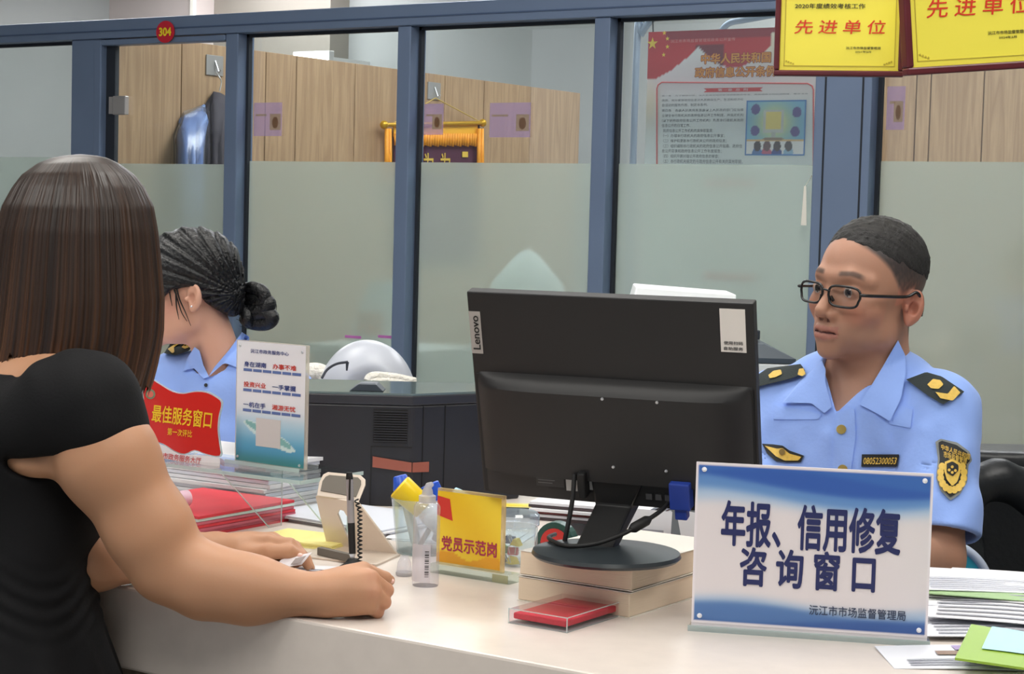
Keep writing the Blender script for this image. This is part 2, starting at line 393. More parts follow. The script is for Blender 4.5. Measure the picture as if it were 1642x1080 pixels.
# ---- ceiling panels: the lamps of the hall and of the office
m_lamp = mat('hall lamp diffuser', (255, 252, 246), 0.6, emit=HALL_LAMP)
m_lamp2 = mat('office lamp diffuser', (250, 252, 255), 0.6, emit=OFFICE_LAMP)
m_lamp_rim = mat('lamp rim', (230, 230, 228), 0.4)
def ceiling_lamp(x, y, m, label, sx=0.6, sy=0.6, group=None):
    t = thing('ceiling_light', label, 'ceiling light', (x, y, CEIL), group=group)
    MB().box(-sx, sx, -sy, sy, -0.02, 0.0).build('frame', m_lamp_rim, t, bevel=0.003)
    MB().box(-sx + 0.02, sx - 0.02, -sy + 0.02, sy - 0.02, -0.024, -0.0205).build('diffuser', m, t)
for x in (-3.6, -1.6, 0.4):
    for y in (2.9, 0.4): ceiling_lamp(x, y, m_lamp, 'square lit ceiling panel %s %s' % ({-3.6: 'at the left', -1.6: 'in the middle', 0.4: 'at the right'}[x], 'over the clerks' if y > 2 else 'over the visitors'), group='ceiling panels of the hall')
for x, y in ((-4.6, 6.6), (-7.4, 6.7), (-2.2, 6.7), (-4.4, 8.9), (-8.2, 9.0)): ceiling_lamp(x, y, m_lamp2, 'square lit office ceiling panel %s %s' % ({-4.6: 'in the middle', -7.4: 'at the left', -2.2: 'at the right', -4.4: 'in the middle', -8.2: 'at the far left'}[x], 'added near the glass for light' if y < 8 else 'by the back wall'), group='ceiling panels of the office')  # unseen office panels; those near the glass are added to brighten dark panes

# ---- counter
m_top = mat('pale composite stone', (214, 204, 196), 0.28, var=0.03, vscale=30)
m_front = mat('beige counter front', (184, 172, 158), 0.45, var=0.03, vscale=8)
counter = thing('service_counter', 'long pale stone service counter with beige front', 'counter', (-1.6, 1.885, 0))
MB().box(-3.4, 2.6, 0.0, 0.82, CT - 0.118, CT).build('worktop', m_top, counter, bevel=0.004)
MB().box(-3.4, 2.6, 0.055, 0.09, 0.12, CT - 0.118).build('front_panel', mat('taupe panel', (150, 136, 122), 0.5), counter)
MB().box(-3.4, 2.6, 0.0, 0.10, 0.0, 0.52).build('foot_ledge', m_front, counter, bevel=0.004)
MB().box(-1.6, -0.15, 0.82, 1.22, CT - 0.04, CT).build('return_top', m_top, counter, bevel=0.004)
MB().box(-1.58, -0.17, 1.16, 1.20, 0.0, CT - 0.04).build('return_leg', m_front, counter)
# ------------------------------------------------------------------ organic modelling: distance fields turned into one continuous mesh
def smin(a, b, k):
    h = np.clip(0.5 + 0.5 * (b - a) / k, 0, 1); return b * (1 - h) + a * h - k * h * (1 - h)
def smax(a, b, k): return -smin(-a, -b, k)
def s_ell(p, c, r, A=None):
    q = p - np.asarray(c, float)
    if A is not None: q = q @ np.asarray(A, float).T          # rows of A are the ellipsoid's axes
    r = np.asarray(r, float); k0 = np.linalg.norm(q / r, axis=1); k1 = np.linalg.norm(q / (r * r), axis=1) + 1e-9
    return np.where(k0 < 1e-4, -r.min(), k0 * (k0 - 1) / k1)
def s_cone(p, a, b, ra, rb):
    a = np.asarray(a, float); b = np.asarray(b, float); ab = b - a
    t = np.clip(((p - a) @ ab) / (ab @ ab), 0, 1)
    return np.linalg.norm(p - a - t[:, None] * ab, axis=1) - (ra + t * (rb - ra))
def s_chain(p, pts, rad, k=0.006):
    d = None
    for i in range(len(pts) - 1):
        e = s_cone(p, pts[i], pts[i + 1], rad[i], rad[i + 1]); d = e if d is None else smin(d, e, k)
    return d
def near(p, c, R, fn):
    """evaluate a detailed field only inside its bounding ball"""
    r = np.linalg.norm(p - c, axis=1); m = r < R; out = np.maximum(r - R, 0) + 0.05
    if m.any(): out[m] = fn(p[m])
    return out
def noise3(p, s, seed=0):
    """cheap smooth value noise from sines"""
    r = np.random.default_rng(seed); out = np.zeros(len(p))
    for i in range(7):
        k = r.normal(size=3); k = k / np.linalg.norm(k) * s * (0.6 + 0.9 * r.random()); out += np.sin(p @ k + r.random() * 6.28)
    return out / 4.0
def surface(fn, lo, hi, h, block=8):
    """surface nets over a sparse grid; returns vertices, quads"""
    lo = np.asarray(lo, float); n = (np.ceil((np.asarray(hi) - lo) / h / block).astype(int)) * block + 1
    G = np.empty(n, np.float32)
    nb = (n - 1) // block
    bi = np.stack(np.meshgrid(*[np.arange(k) for k in nb], indexing='ij'), -1).reshape(-1, 3)
    cen = lo + (bi * block + block / 2) * h; dc = np.concatenate([fn(c) for c in np.array_split(cen, max(1, len(cen) // 200000 + 1))])
    rad = block * h * 0.95 + 0.004
    D = dc.reshape(nb); Gx = np.repeat(np.repeat(np.repeat(D, block, 0), block, 1), block, 2)
    G[:-1, :-1, :-1] = Gx; G[-1] = G[-2]; G[:, -1] = G[:, -2]; G[:, :, -1] = G[:, :, -2]
    act = bi[np.abs(dc) < rad * 1.35]
    o = np.stack(np.meshgrid(*[np.arange(block + 1)] * 3, indexing='ij'), -1).reshape(-1, 3)
    for ch in np.array_split(act, max(1, len(act) // 400)):
        if not len(ch): continue
        idx = (ch[:, None, :] * block + o[None]).reshape(-1, 3)
        G[idx[:, 0], idx[:, 1], idx[:, 2]] = fn(lo + idx * h)
    S = G < 0
    a = S[:-1, :-1, :-1].astype(np.int8)
    cnt = sum(S[i:n[0] - 1 + i, j:n[1] - 1 + j, k:n[2] - 1 + k].astype(np.int8) for i in (0, 1) for j in (0, 1) for k in (0, 1))
    cells = np.argwhere((cnt > 0) & (cnt < 8))
    vid = -np.ones(n - 1, np.int64); vid[tuple(cells.T)] = np.arange(len(cells))
    cor = np.array([(i, j, k) for i in (0, 1) for j in (0, 1) for k in (0, 1)])
    val = np.stack([G[cells[:, 0] + c[0], cells[:, 1] + c[1], cells[:, 2] + c[2]] for c in cor], 1)
    acc = np.zeros((len(cells), 3)); num = np.zeros(len(cells))
    for e0 in range(8):
        for e1 in range(e0 + 1, 8):
            if np.abs(cor[e0] - cor[e1]).sum() != 1: continue
            v0, v1 = val[:, e0], val[:, e1]; m = (v0 < 0) != (v1 < 0)
            t = np.where(m, v0 / np.where(m, v0 - v1, 1), 0)
            acc += np.where(m[:, None], cor[e0] + t[:, None] * (cor[e1] - cor[e0]), 0); num += m
    vert = lo + (cells + acc / num[:, None]) * h
    faces = []
    for ax in range(3):
        b, c = (ax + 1) % 3, (ax + 2) % 3
        sl0 = [slice(None)] * 3; sl1 = [slice(None)] * 3; sl0[ax] = slice(0, -1); sl1[ax] = slice(1, None)
        A0, A1 = S[tuple(sl0)], S[tuple(sl1)]
        ed = np.argwhere(A0 != A1); ok = (ed[:, b] > 0) & (ed[:, c] > 0) & (ed[:, b] < n[b] - 1) & (ed[:, c] < n[c] - 1); ed = ed[ok]
        def cid(db, dc_):
            q = ed.copy(); q[:, b] += db; q[:, c] += dc_; return vid[tuple(q.T)]
        q = np.stack([cid(-1, -1), cid(0, -1), cid(0, 0), cid(-1, 0)], 1)
        fl = ~A0[tuple(ed.T)]
        q[fl] = q[fl][:, ::-1]; q = q[(q >= 0).all(1)]; faces.append(q)
    return vert, np.concatenate(faces)
def relax(v, f, it=1):
    """light Laplacian smoothing"""
    e = np.concatenate([f[:, [0, 1]], f[:, [1, 2]], f[:, [2, 3]], f[:, [3, 0]]]); e = np.concatenate([e, e[:, ::-1]])
    deg = np.bincount(e[:, 0], minlength=len(v))[:, None]
    for _ in range(it):
        s = np.zeros_like(v)
        for k in range(3): s[:, k] = np.bincount(e[:, 0], v[e[:, 1], k], len(v))
        v = 0.4 * v + 0.6 * s / np.maximum(deg, 1)
    return v
def organic(name, fn, lo, hi, h, material, parent, col=None, it=1):
    v, f = surface(fn, lo, hi, h); v = relax(v, f, it)
    me = arr_mesh(name, v, f, None if col is None else lin(col(v)))
    return addmesh(name, me, material, parent)
def hit(fn, x, y, d0, d1, off=0.0, n=160):
    """first point along the pixel's ray where the field drops below off"""
    return hits(fn, np.array([[x, y]], float), d0, d1, off, n)[0]
def hits(fn, px, d0, d1, off=0.0, n=80):
    R = np.array([ray(a, b) for a, b in px]); ds = np.linspace(d0, d1, n)
    P = CAM + R[:, None, :] * ds[None, :, None]; val = fn(P.reshape(-1, 3)).reshape(len(px), n) - off
    ins = val < 0; first = np.where(ins.any(1), ins.argmax(1), -1); out = np.empty((len(px), 3)); bad = first < 0
    i = np.clip(first, 1, n - 1); a = val[np.arange(len(px)), i - 1]; b = val[np.arange(len(px)), i]
    t = np.where(bad, 0, np.clip(a / np.where(np.abs(a - b) < 1e-9, 1, a - b), 0, 1))
    near = val.argmin(1); dd = np.where(bad, ds[near], ds[i - 1] + t * (ds[i] - ds[i - 1]))
    return CAM + R * dd[:, None]
def resample(poly, n):
    P = np.array(list(poly) + [poly[0]], float); s = np.concatenate([[0], np.cumsum(np.linalg.norm(np.diff(P, axis=0), axis=1))])
    t = np.linspace(0, s[-1], n, endpoint=False); return np.stack([np.interp(t, s, P[:, 0]), np.interp(t, s, P[:, 1])], 1)
def drape(name, poly, fn, d0, d1, off, thick, material, parent, n=48, rings=6, col=None, keep=True):
    """a cloth patch lying on a modelled surface: outline given by where it shows, depth found on the surface"""
    B = resample(poly, n); c = B.mean(0); px = [c]
    for r in range(1, rings + 1): px += list(c + (B - c) * r / rings)
    px = np.array(px); top = hits(fn, px, d0, d1, off + thick); bot = top + np.array([ray(a, b) for a, b in px]) * 0
    R = np.array([ray(a, b) for a, b in px]); bot = top + R / np.linalg.norm(R, axis=1)[:, None] * (thick + 0.002)
    m = len(px); f = []
    for base, flip in ((0, False), (m, True)):
        for j in range(n):
            q = [base, base + 1 + j, base + 1 + (j + 1) % n]; f.append(q[::-1] if flip else q)
        for r in range(rings - 1):
            for j in range(n):
                a = base + 1 + r * n + j; b = base + 1 + r * n + (j + 1) % n; q = [a, a + n, b + n, b]; f.append(q[::-1] if flip else q)
    e = 1 + (rings - 1) * n
    for j in range(n): a, b = e + j, e + (j + 1) % n; f.append([a, a + m, b + m, b])
    me = arr_mesh(name, np.concatenate([top, bot]), f, None); bm = bmesh.new(); bm.from_mesh(me); bmesh.ops.recalc_face_normals(bm, faces=bm.faces); bm.to_mesh(me); bm.free()
    me.shade_smooth(); me.set_sharp_from_angle(angle=0.9)
    return addmesh(name, me, material, parent)
def drape_text(body, quad, fn, d0, d1, off, material, parent, bold=0.0, res=2, name='lettering'):
    """lettering stretched over the pixel quad (tl, tr, br, bl) and laid on the surface"""
    me = text_mesh(body, bold, res); n = len(me.vertices); a = np.empty(n * 3, np.float32); me.vertices.foreach_get('co', a); a = a.reshape(-1, 3)
    lo, hi = a.min(0), a.max(0); u = (a[:, 0] - lo[0]) / (hi[0] - lo[0]); v = (hi[1] - a[:, 1]) / max(hi[1] - lo[1], 1e-6)
    tl, tr, br, bl = [np.array(q, float) for q in quad]
    px = (1 - v)[:, None] * ((1 - u)[:, None] * tl + u[:, None] * tr) + v[:, None] * ((1 - u)[:, None] * bl + u[:, None] * br)
    me.vertices.foreach_set('co', (hits(fn, px, d0, d1, off) - FW * 5e-5 * a[:, 2:3]).astype(np.float32).ravel()); me.materials.clear()
    return addmesh(name, me, material, parent)
FWH = np.array([-math.sin(YAW), math.cos(YAW), 0.0]); ZUP = np.array([0.0, 0, 1])
VIEW = np.stack([RT, FWH, ZUP])                      # rows: right, away, up
def face_frame(origin, yaw_left, pitch_down=0.0, roll_left=0.0):
    """head frame: rows = his left, forward, up.  yaw_left: degrees the face turns to picture-left from facing the camera"""
    a = math.radians(yaw_left); f = -RT * math.sin(a) - FWH * math.cos(a); u = ZUP.copy(); l = np.cross(u, f)
    p = math.radians(pitch_down); f, u = f * math.cos(p) - u * math.sin(p), u * math.cos(p) + f * math.sin(p)
    r = math.radians(roll_left); u, l = u * math.cos(r) + l * math.sin(r), l * math.cos(r) - u * math.sin(r)
    return np.asarray(origin, float), np.stack([l, f, u])
def sym(fn): return np.minimum(fn(1), fn(-1))
def head_field(q, male=True):
    """q in head coordinates (left, forward, up), eyes at z = 0"""
    w = 1.0 if male else 0.95
    X = q * np.array([1 / w, 1, 1]); ax = X.copy(); ax[:, 0] = np.abs(ax[:, 0])
    d = s_ell(X, (0, -0.012, 0.03), (0.076, 0.098, 0.080))
    d = smin(d, s_ell(X, (0, 0.022, -0.03), (0.063, 0.070, 0.080)), 0.03)
    d = smin(d, s_ell(X, (0, 0.028, -0.072), (0.052, 0.056, 0.040)), 0.02)
    d = smin(d, s_ell(ax, (0.050, 0.002, -0.066), (0.014, 0.024, 0.024)), 0.025)
    d = smin(d, s_ell(X, (0, 0.079, -0.101), (0.020, 0.016, 0.014)), 0.022)
    d = smin(d, s_ell(ax, (0.045, 0.054, -0.030), (0.020, 0.022, 0.018)), 0.022)
    d = smin(d, s_chain(ax, [(0.0, 0.083, 0.018), (0.030, 0.079, 0.021), (0.052, 0.058, 0.016)], [0.009, 0.009, 0.007]), 0.014)
    d = smax(d, -s_ell(ax, (0.032, 0.097, 0.0), (0.017, 0.016, 0.011)), 0.012)
    d = smin(d, s_ell(X, (0, 0.074, -0.070), (0.033, 0.022, 0.026)), 0.015)
    n = s_cone(X, (0, 0.081, 0.004), (0, 0.107, -0.036), 0.0075, 0.0105)
    n = smin(n, s_ell(ax, (0.0125, 0.094, -0.042), (0.0085, 0.011, 0.0085)), 0.006)
    d = smin(d, n, 0.009)
    d = smax(d, -s_ell(ax, (0.0075, 0.101, -0.0505), (0.0035, 0.0055, 0.004)), 0.002)
    lid = s_ell(ax, (0.032, 0.0745, -0.002), (0.0165, 0.0125, 0.0125)); d = smin(d, lid, 0.004)
    d = smax(d, -s_ell(ax, (0.032, 0.0905, -0.0025), (0.0125, 0.008, 0.0029)), 0.0015)
    up = s_chain(ax, [(0.0, 0.0965, -0.0655), (0.012, 0.0945, -0.0655), (0.025, 0.083, -0.0705)], [0.0055, 0.0055, 0.002])
    lw = s_chain(ax, [(0.0, 0.0955, -0.0775), (0.013, 0.092, -0.077), (0.024, 0.083, -0.0725)], [0.0068, 0.006, 0.002])
    d = smin(d, up, 0.004); d = smin(d, lw, 0.004)
    d = smax(d, -s_chain(ax, [(0.0, 0.103, -0.0712), (0.012, 0.099, -0.0712), (0.023, 0.089, -0.0715)], [0.0026, 0.0026, 0.001]), 0.0015)
    E = np.array([[0.88, 0.47, 0], [-0.47, 0.88, 0.12], [0.0, -0.12, 0.99]])
    ear = s_ell(ax, (0.079, -0.024, -0.020), (0.0085, 0.0175, 0.029), E)
    ear = smax(ear, -s_ell(ax, (0.0870, -0.0170, -0.021), (0.0145, 0.0085, 0.0125), E), 0.002)
    ear = smax(ear, -s_ell(ax, (0.0885, -0.0215, -0.006), (0.0070, 0.0095, 0.0135), E), 0.002)
    ear = smin(ear, s_ell(ax, (0.0775, -0.017, -0.043), (0.006, 0.008, 0.009)), 0.006)
    ear = smin(ear, s_ell(ax, (0.0785, -0.006, -0.022), (0.004, 0.004, 0.006)), 0.003)
    d = smin(d, ear, 0.006)
    return d
# ------------------------------------------------------------------ the clerk in glasses behind the counter (nearest on the right)
m_skin = mat_attr('skin', 0.48, 0.35, sss=0.12, bump=0.05, bscale=260)
m_shirt = mat('sky blue uniform cotton', (140, 172, 240), 0.75, var=0.05, vscale=8, bump=0.06, bscale=160, sheen=0.15)
m_dark_cloth = mat('blackish green felt', (34, 44, 46), 0.8, bump=0.1, bscale=300)
m_gold = mat('gold embroidery', (214, 178, 78), 0.5, var=0.1, vscale=200, bump=0.1, bscale=400)
MD0 = 3.06
man = thing('person', 'man in glasses and a light blue uniform shirt seated behind the monitor', 'person', (*V(1385, 900, MD0 + 0.08)[:2], 0.0))
WORLD_MADE.add(man.name)
man_o, man_A = face_frame(V(1391, 463, MD0), 51, -1, 4)
def mh(p): return (p - man_o) @ man_A.T
def mh_w(q): return man_o + np.asarray(q) @ man_A
def MV(x, y, dd=0.0): return V(x, y, MD0 + dd)
ya = math.radians(24); bl = RT * math.cos(ya) - FWH * math.sin(ya); bf = -RT * math.sin(ya) - FWH * math.cos(ya)
BODY = np.stack([bl, -bf, ZUP])          # rows: his left, away from chest, up
neck_top, neck_base = mh_w((0, -0.030, -0.060)), MV(1392, 640, 0.045)
m_sh_l, m_sh_r = MV(1508, 662, -0.045), MV(1240, 652, 0.115)
m_el_l, m_el_r = MV(1500, 895, -0.12), MV(1205, 880, 0.03)
m_wr_l, m_wr_r = onz(1330, 905, CT + 0.05), onz(1225, 860, CT + 0.05)
def man_hand(p, wr, ax, sd):
    a = s_cone(p, wr, wr + ax * 0.075 - ZUP * 0.012, 0.026, 0.030)
    for i, o in enumerate((-0.027, -0.009, 0.009, 0.027)):
        k = wr + ax * 0.085 + sd * o - ZUP * 0.008; L = (0.060, 0.072, 0.068, 0.052)[i]
        a = smin(a, s_chain(p, [k, k + ax * L * 0.5, k + ax * L * 0.95 - ZUP * 0.02], [0.0095, 0.009, 0.0075], 0.004), 0.004)
    t = wr + ax * 0.03 + sd * 0.03
    return smin(a, s_chain(p, [t, t + ax * 0.035 + sd * 0.022, t + ax * 0.062 + sd * 0.022 - ZUP * 0.01], [0.013, 0.010, 0.008], 0.004), 0.006)
def man_skin(p):
    d = near(p, man_o, 0.20, lambda q: head_field(mh(q)))
    d = smin(d, s_cone(p, neck_top, neck_base, 0.054, 0.062), 0.022)
    d = smin(d, s_ell(p, MV(1380, 790, 0.05), (0.15, 0.09, 0.24), BODY), 0.04)
    d = smin(d, s_cone(p, neck_base, MV(1356, 690, 0.01), 0.056, 0.050), 0.03)
    for sh, el, wr in ((m_sh_l, m_el_l, m_wr_l), (m_sh_r, m_el_r, m_wr_r)):
        a = s_chain(p, [sh, el, wr], [0.050, 0.043, 0.029], 0.02)
        ax = (wr - el) / np.linalg.norm(wr - el); sd = np.cross(ax, ZUP); sd /= np.linalg.norm(sd)
        a = smin(a, near(p, wr + ax * 0.07, 0.16, lambda p: man_hand(p, wr, ax, sd)), 0.015)
        d = smin(d, a, 0.02)
    return d
def man_col(v):
    q = mh(v); x, y, z = q.T; ax = np.abs(x); c = np.tile(np.array([170, 126, 104.0]), (len(v), 1))
    def put(mask, rgb): c[:] = c * (1 - mask[:, None]) + np.array(rgb, float) * mask[:, None]
    g = lambda t: np.clip(t, 0, 1)
    put(0.35 * np.exp(-(((ax - 0.048) / 0.022) ** 2 + ((z + 0.035) / 0.02) ** 2)) * (y > 0.03), (198, 120, 100))
    put(0.45 * (ax > 0.068) * (z > -0.05) * (z < 0.02) * (y > -0.05) * (y < 0.01), (205, 125, 105))
    put(0.55 * np.exp(-(((y + 0.016) / 0.010) ** 2 + ((z + 0.016) / 0.016) ** 2)) * (ax > 0.07), (128, 74, 62))  # ear hollow: natural redness plus shade painted into the skin colour
    put(0.28 * g((y - 0.02) / 0.03) * g((-0.05 - z) / 0.012), (140, 112, 98))
    lips = ((y > 0.08) & (ax < 0.025) & (z < -0.0605 + 0.1 * ax * 0) & (z > -0.0845 + ax * 0.25)).astype(float); put(0.55 * lips, (160, 98, 90))
    put(((y > 0.078) & (ax < 0.0225) & (np.abs(z + 0.0712) < 0.0016)).astype(float), (70, 32, 30))
    bz = 0.0255 + 0.10 * (ax - 0.02) - 2.6 * np.clip(ax - 0.036, 0, 1) ** 1.4
    put(0.62 * np.exp(-((z - bz) / 0.0042) ** 4) * g((ax - 0.013) / 0.006) * g((0.054 - ax) / 0.008) * (y > 0.03), (44, 36, 34))
    put(0.7 * ((ax < 0.0105) & (ax > 0.004) & (y > 0.09) & (z < -0.0485) & (z > -0.054)), (70, 38, 34))
    # shaved sides of the head
    zl = np.interp(y, [-0.12, -0.055, -0.045, -0.03, 0.0, 0.012, 0.030, 0.05, 0.07], [-0.075, -0.07, -0.045, 0.012, 0.0, 0.012, 0.040, 0.062, 0.08])
    st = g((z - zl) / 0.012 + 0.5) * g((0.066 - y) / 0.012); n = noise3(v, 900, 3) * 0.12
    den = g(0.62 + 0.38 * g((z - 0.0) / 0.04) + n); put(st * den * 0.95, (54, 49, 50))
    return c
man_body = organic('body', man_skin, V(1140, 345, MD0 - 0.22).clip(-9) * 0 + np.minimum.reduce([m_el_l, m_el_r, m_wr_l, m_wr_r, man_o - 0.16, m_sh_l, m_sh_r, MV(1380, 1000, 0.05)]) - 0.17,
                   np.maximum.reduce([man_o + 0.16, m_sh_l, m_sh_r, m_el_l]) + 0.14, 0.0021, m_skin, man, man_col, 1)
# eyes
m_eye = mat_attr('eye', 0.12, 0.5)
for s_ in (-1, 1):
    c = mh_w((0.032 * s_, 0.0758, -0.0025)); look = man_A.T @ np.array([0.12, 0.97, -0.05]); look /= np.linalg.norm(look)
    b = MB().lathe([(0.0001 + 0.012 * math.sin(math.pi * i / 16), -0.012 * math.cos(math.pi * i / 16)) for i in range(17)], 24)
    v = np.array(b.v); o = b.build('eye', m_eye, man, smooth=3.2); n = len(o.data.vertices); v = np.array([w.co for w in o.data.vertices])
    r = np.arccos(np.clip(v @ (man_A.T @ np.array([0, 1, 0]) * 0 + look) / 0.012, -1, 1))
    colour_mesh(o.data, lin(np.where(r[:, None] < 0.24, (12, 10, 10), np.where(r[:, None] < 0.55, (52, 34, 26), (188, 178, 172)))))
    o.data.transform(Matrix.Translation(Vector(c)))
# hair
def man_hair(p):
    q = mh(p); ax, y, z = np.abs(q[:, 0]), q[:, 1], q[:, 2]
    d = s_ell(q, (0, -0.012, 0.03), (0.076, 0.098, 0.080))
    zl = np.interp(y, [-0.13, -0.09, -0.05, -0.01, 0.03, 0.05, 0.066, 0.09], [0.010, 0.020, 0.030, 0.040, 0.056, 0.066, 0.078, 0.090])
    th = 0.0105 * np.clip((z - zl) / 0.075, 0, 1) ** 0.8 * np.clip((0.080 - y) / 0.02, -0.6, 1) - 0.008 * np.clip((zl - z) / 0.006, 0, 1)
    return d - th + 0.0012 * noise3(p, 420, 5) + 0.0012 * noise3(p, 1000, 6)
m_hair_blk = mat('short black hair', (22, 20, 20), 0.55, var=0.3, vscale=300, bump=0.5, bscale=700)
organic('hair', man_hair, man_o - 0.17, man_o + 0.17, 0.0022, m_hair_blk, man, None, 1)
# shirt
_v = MV(1341, 662) - CAM; v_ap = (float(_v @ RT / (_v @ FW)), float(_v @ DN / (_v @ FW)))
def man_shirt(p):
    d = s_ell(p, MV(1382, 770, 0.055), (0.178, 0.118, 0.235), BODY)
    d = smin(d, s_cone(p, m_sh_l + (0, 0, -0.005), m_sh_r + (0, 0, -0.005), 0.052, 0.052), 0.06)
    d = smin(d, s_cone(p, MV(1400, 615, 0.05), m_sh_l + (0, 0, 0.01), 0.056, 0.040), 0.03)
    d = smin(d, s_cone(p, MV(1385, 615, 0.06), m_sh_r + (0, 0, 0.01), 0.056, 0.040), 0.03)
    d = smin(d, s_ell(p, MV(1385, 940, 0.07), (0.160, 0.115, 0.20), BODY), 0.05)
    for sh, el in ((m_sh_l, m_el_l), (m_sh_r, m_el_r)):
        ax = (el - sh) / np.linalg.norm(el - sh)
        s = s_cone(p, sh, sh + ax * 0.23, 0.061, 0.072); t = (p - sh) @ ax
        s = s + 0.0025 * np.sin((p @ bl) * 90 + t * 40) * np.clip(t / 0.1, 0, 1)
        s = smax(s, t - 0.20, 0.004); s = smax(s, -(s_cone(p, sh + ax * 0.10, el, 0.056, 0.063) + 0 * t) - np.where(t < 0.10, 1, 0), 0.003)
        d = smin(d, s, 0.022)
    d = d + 0.0030 * noise3(p @ np.array([[1, 0, 0], [0, 1, 0], [0, 0, 0.45]]), 42, 11) + 0.0016 * noise3(p, 90, 12)
    for a, e, k in ((MV(1470, 700, -0.07), MV(1400, 790, -0.05), 1), (MV(1480, 760, -0.07), MV(1420, 860, -0.05), 1), (MV(1300, 680, 0.0), MV(1290, 800, 0.0), 1), (MV(1330, 700, -0.03), MV(1320, 830, -0.02), 1),
                    (MV(1485, 690, -0.1), MV(1560, 640, -0.05), 1), (MV(1490, 740, -0.1), MV(1560, 700, -0.06), 1), (MV(1400, 660, -0.06), MV(1440, 760, -0.06), 1)):
        d = d - 0.0085 * np.exp(-(np.maximum(s_cone(p, a, e, 0.0, 0.0), 0) / 0.012) ** 2)
    # open neck
    d = smax(d, -s_cone(p, MV(1372, 560, 0.0), MV(1392, 655, 0.035), 0.056, 0.064), 0.004)
    r = p - CAM; dp = r @ FW; sx = r @ RT / dp - v_ap[0]; sy = v_ap[1] - r @ DN / dp      # open V below the collar, widening upwards
    vn = np.maximum.reduce([(-0.30 * sy - sx) * 0.95, (sx - 1.0 * sy) * 0.70, (dp - MD0 - 0.02) / MD0]) * MD0
    d = smax(d, -vn, 0.004)
    return d
organic('shirt', man_shirt, np.minimum.reduce([m_el_l, m_el_r, m_sh_l, m_sh_r, MV(1385, 1090, 0.07)]) - 0.2, np.maximum.reduce([m_sh_l, m_sh_r, MV(1400, 560, 0.05)]) + 0.16, 0.0032, m_shirt, man, None, 1)
DA, DB = 2.72, 3.4
def man_base(p): return np.minimum(man_shirt(p), s_cone(p, neck_top, neck_base, 0.062, 0.068))
# collar: stand folded over, two pointed flaps
drape('collar_flap', [(1318, 578), (1324, 592), (1323, 612), (1334, 652), (1322, 662), (1301, 646), (1254, 645), (1282, 612)], man_base, DA, DB, 0.004, 0.004, m_shirt, man, 72, 8)
drape('collar_flap', [(1440, 545), (1452, 570), (1452, 600), (1444, 640), (1427, 675), (1402, 660), (1378, 648), (1392, 626), (1414, 590)], man_base, DA, DB, 0.004, 0.004, m_shirt, man, 84, 8)
drape('placket', [(1341, 662), (1370, 652), (1372, 700), (1362, 770), (1358, 830), (1332, 830), (1335, 760), (1336, 700)], man_shirt, DA, DB, 0.0005, 0.002, m_shirt, man, 60, 6)
drape('pocket_flap', [(1240, 648), (1300, 658), (1318, 664), (1312, 672), (1240, 672)], man_shirt, DA, DB, 0.0005, 0.0015, m_shirt, man, 40, 5)
drape('pocket_flap', [(1443, 648), (1464, 656), (1460, 686), (1424, 679)], man_shirt, DA, DB, 0.0005, 0.0015, m_shirt, man, 40, 5)
for bx, by in ((1349, 688), (1351, 752)):
    drape('button', [(bx + 8 * math.cos(a), by + 7.5 * math.sin(a)) for a in np.linspace(0, 6.28, 20, endpoint=False)], man_shirt, DA, DB, 0.003, 0.002, mat('brass button', (196, 170, 96), 0.35, 0.6), man, 20, 3)
ep = drape('epaulette', [(1453, 608), (1485, 596), (1510, 603), (1547, 628), (1512, 648), (1488, 634)], man_shirt, DA, DB, 0.003, 0.005, m_dark_cloth, man, 48, 6)
drape('epaulette_star', [(1487, 616), (1496, 607), (1508, 609), (1513, 616), (1505, 623), (1493, 622)], man_shirt, DA, DB, 0.0085, 0.0012, m_gold, ep, 24, 4)
drape('epaulette_chevron', [(1500, 628), (1520, 631), (1530, 618), (1540, 629), (1528, 642), (1508, 638)], man_shirt, DA, DB, 0.0085, 0.0012, m_gold, ep, 32, 4)
ep2 = drape('epaulette', [(1198, 612), (1230, 590), (1284, 583), (1292, 596), (1270, 606), (1205, 622)], man_shirt, DA, DB, 0.003, 0.006, m_dark_cloth, man, 48, 6)
drape('epaulette_star', [(1232, 601), (1240, 594), (1252, 592), (1254, 599), (1244, 604), (1234, 606)], man_shirt, DA, DB, 0.0095, 0.0012, m_gold, ep2, 24, 4)
drape('epaulette_button', [(1279, 600), (1281, 591), (1288, 590), (1292, 599), (1286, 603)], man_shirt, DA, DB, 0.0095, 0.002, m_gold, ep2, 20, 4)
# wing badge, number strip, sleeve shield
wg = drape('wing_badge', [(1222, 711), (1240, 712), (1255, 714), (1266, 722), (1289, 730), (1284, 741), (1262, 741), (1244, 739), (1230, 727)], man_shirt, DA, DB, 0.001, 0.002, mat('black badge cloth', (26, 28, 30), 0.7), man, 56, 5)
drape('wing_embroidery', [(1226, 714), (1246, 719), (1255, 718), (1266, 727), (1285, 732), (1280, 738), (1258, 738), (1244, 731)], man_shirt, DA, DB, 0.0035, 0.001, m_gold, wg, 48, 5)
drape('wing_boss', [(1254 + 5 * math.cos(a), 724 + 5 * math.sin(a)) for a in np.linspace(0, 6.28, 16, endpoint=False)], man_shirt, DA, DB, 0.005, 0.0012, mat('bronze thread', (120, 96, 40), 0.6), wg, 16, 3)
ns = drape('number_strip', [(1382, 728), (1442, 728), (1438, 748), (1381, 748)], man_shirt, DA, DB, 0.001, 0.002, mat('black badge cloth', (26, 28, 30), 0.7), man, 48, 5)
drape_text('08052300053', [(1385, 733), (1439, 733), (1436, 744), (1384, 744)], man_shirt, DA, DB, 0.0038, m_gold, ns, 0.012)
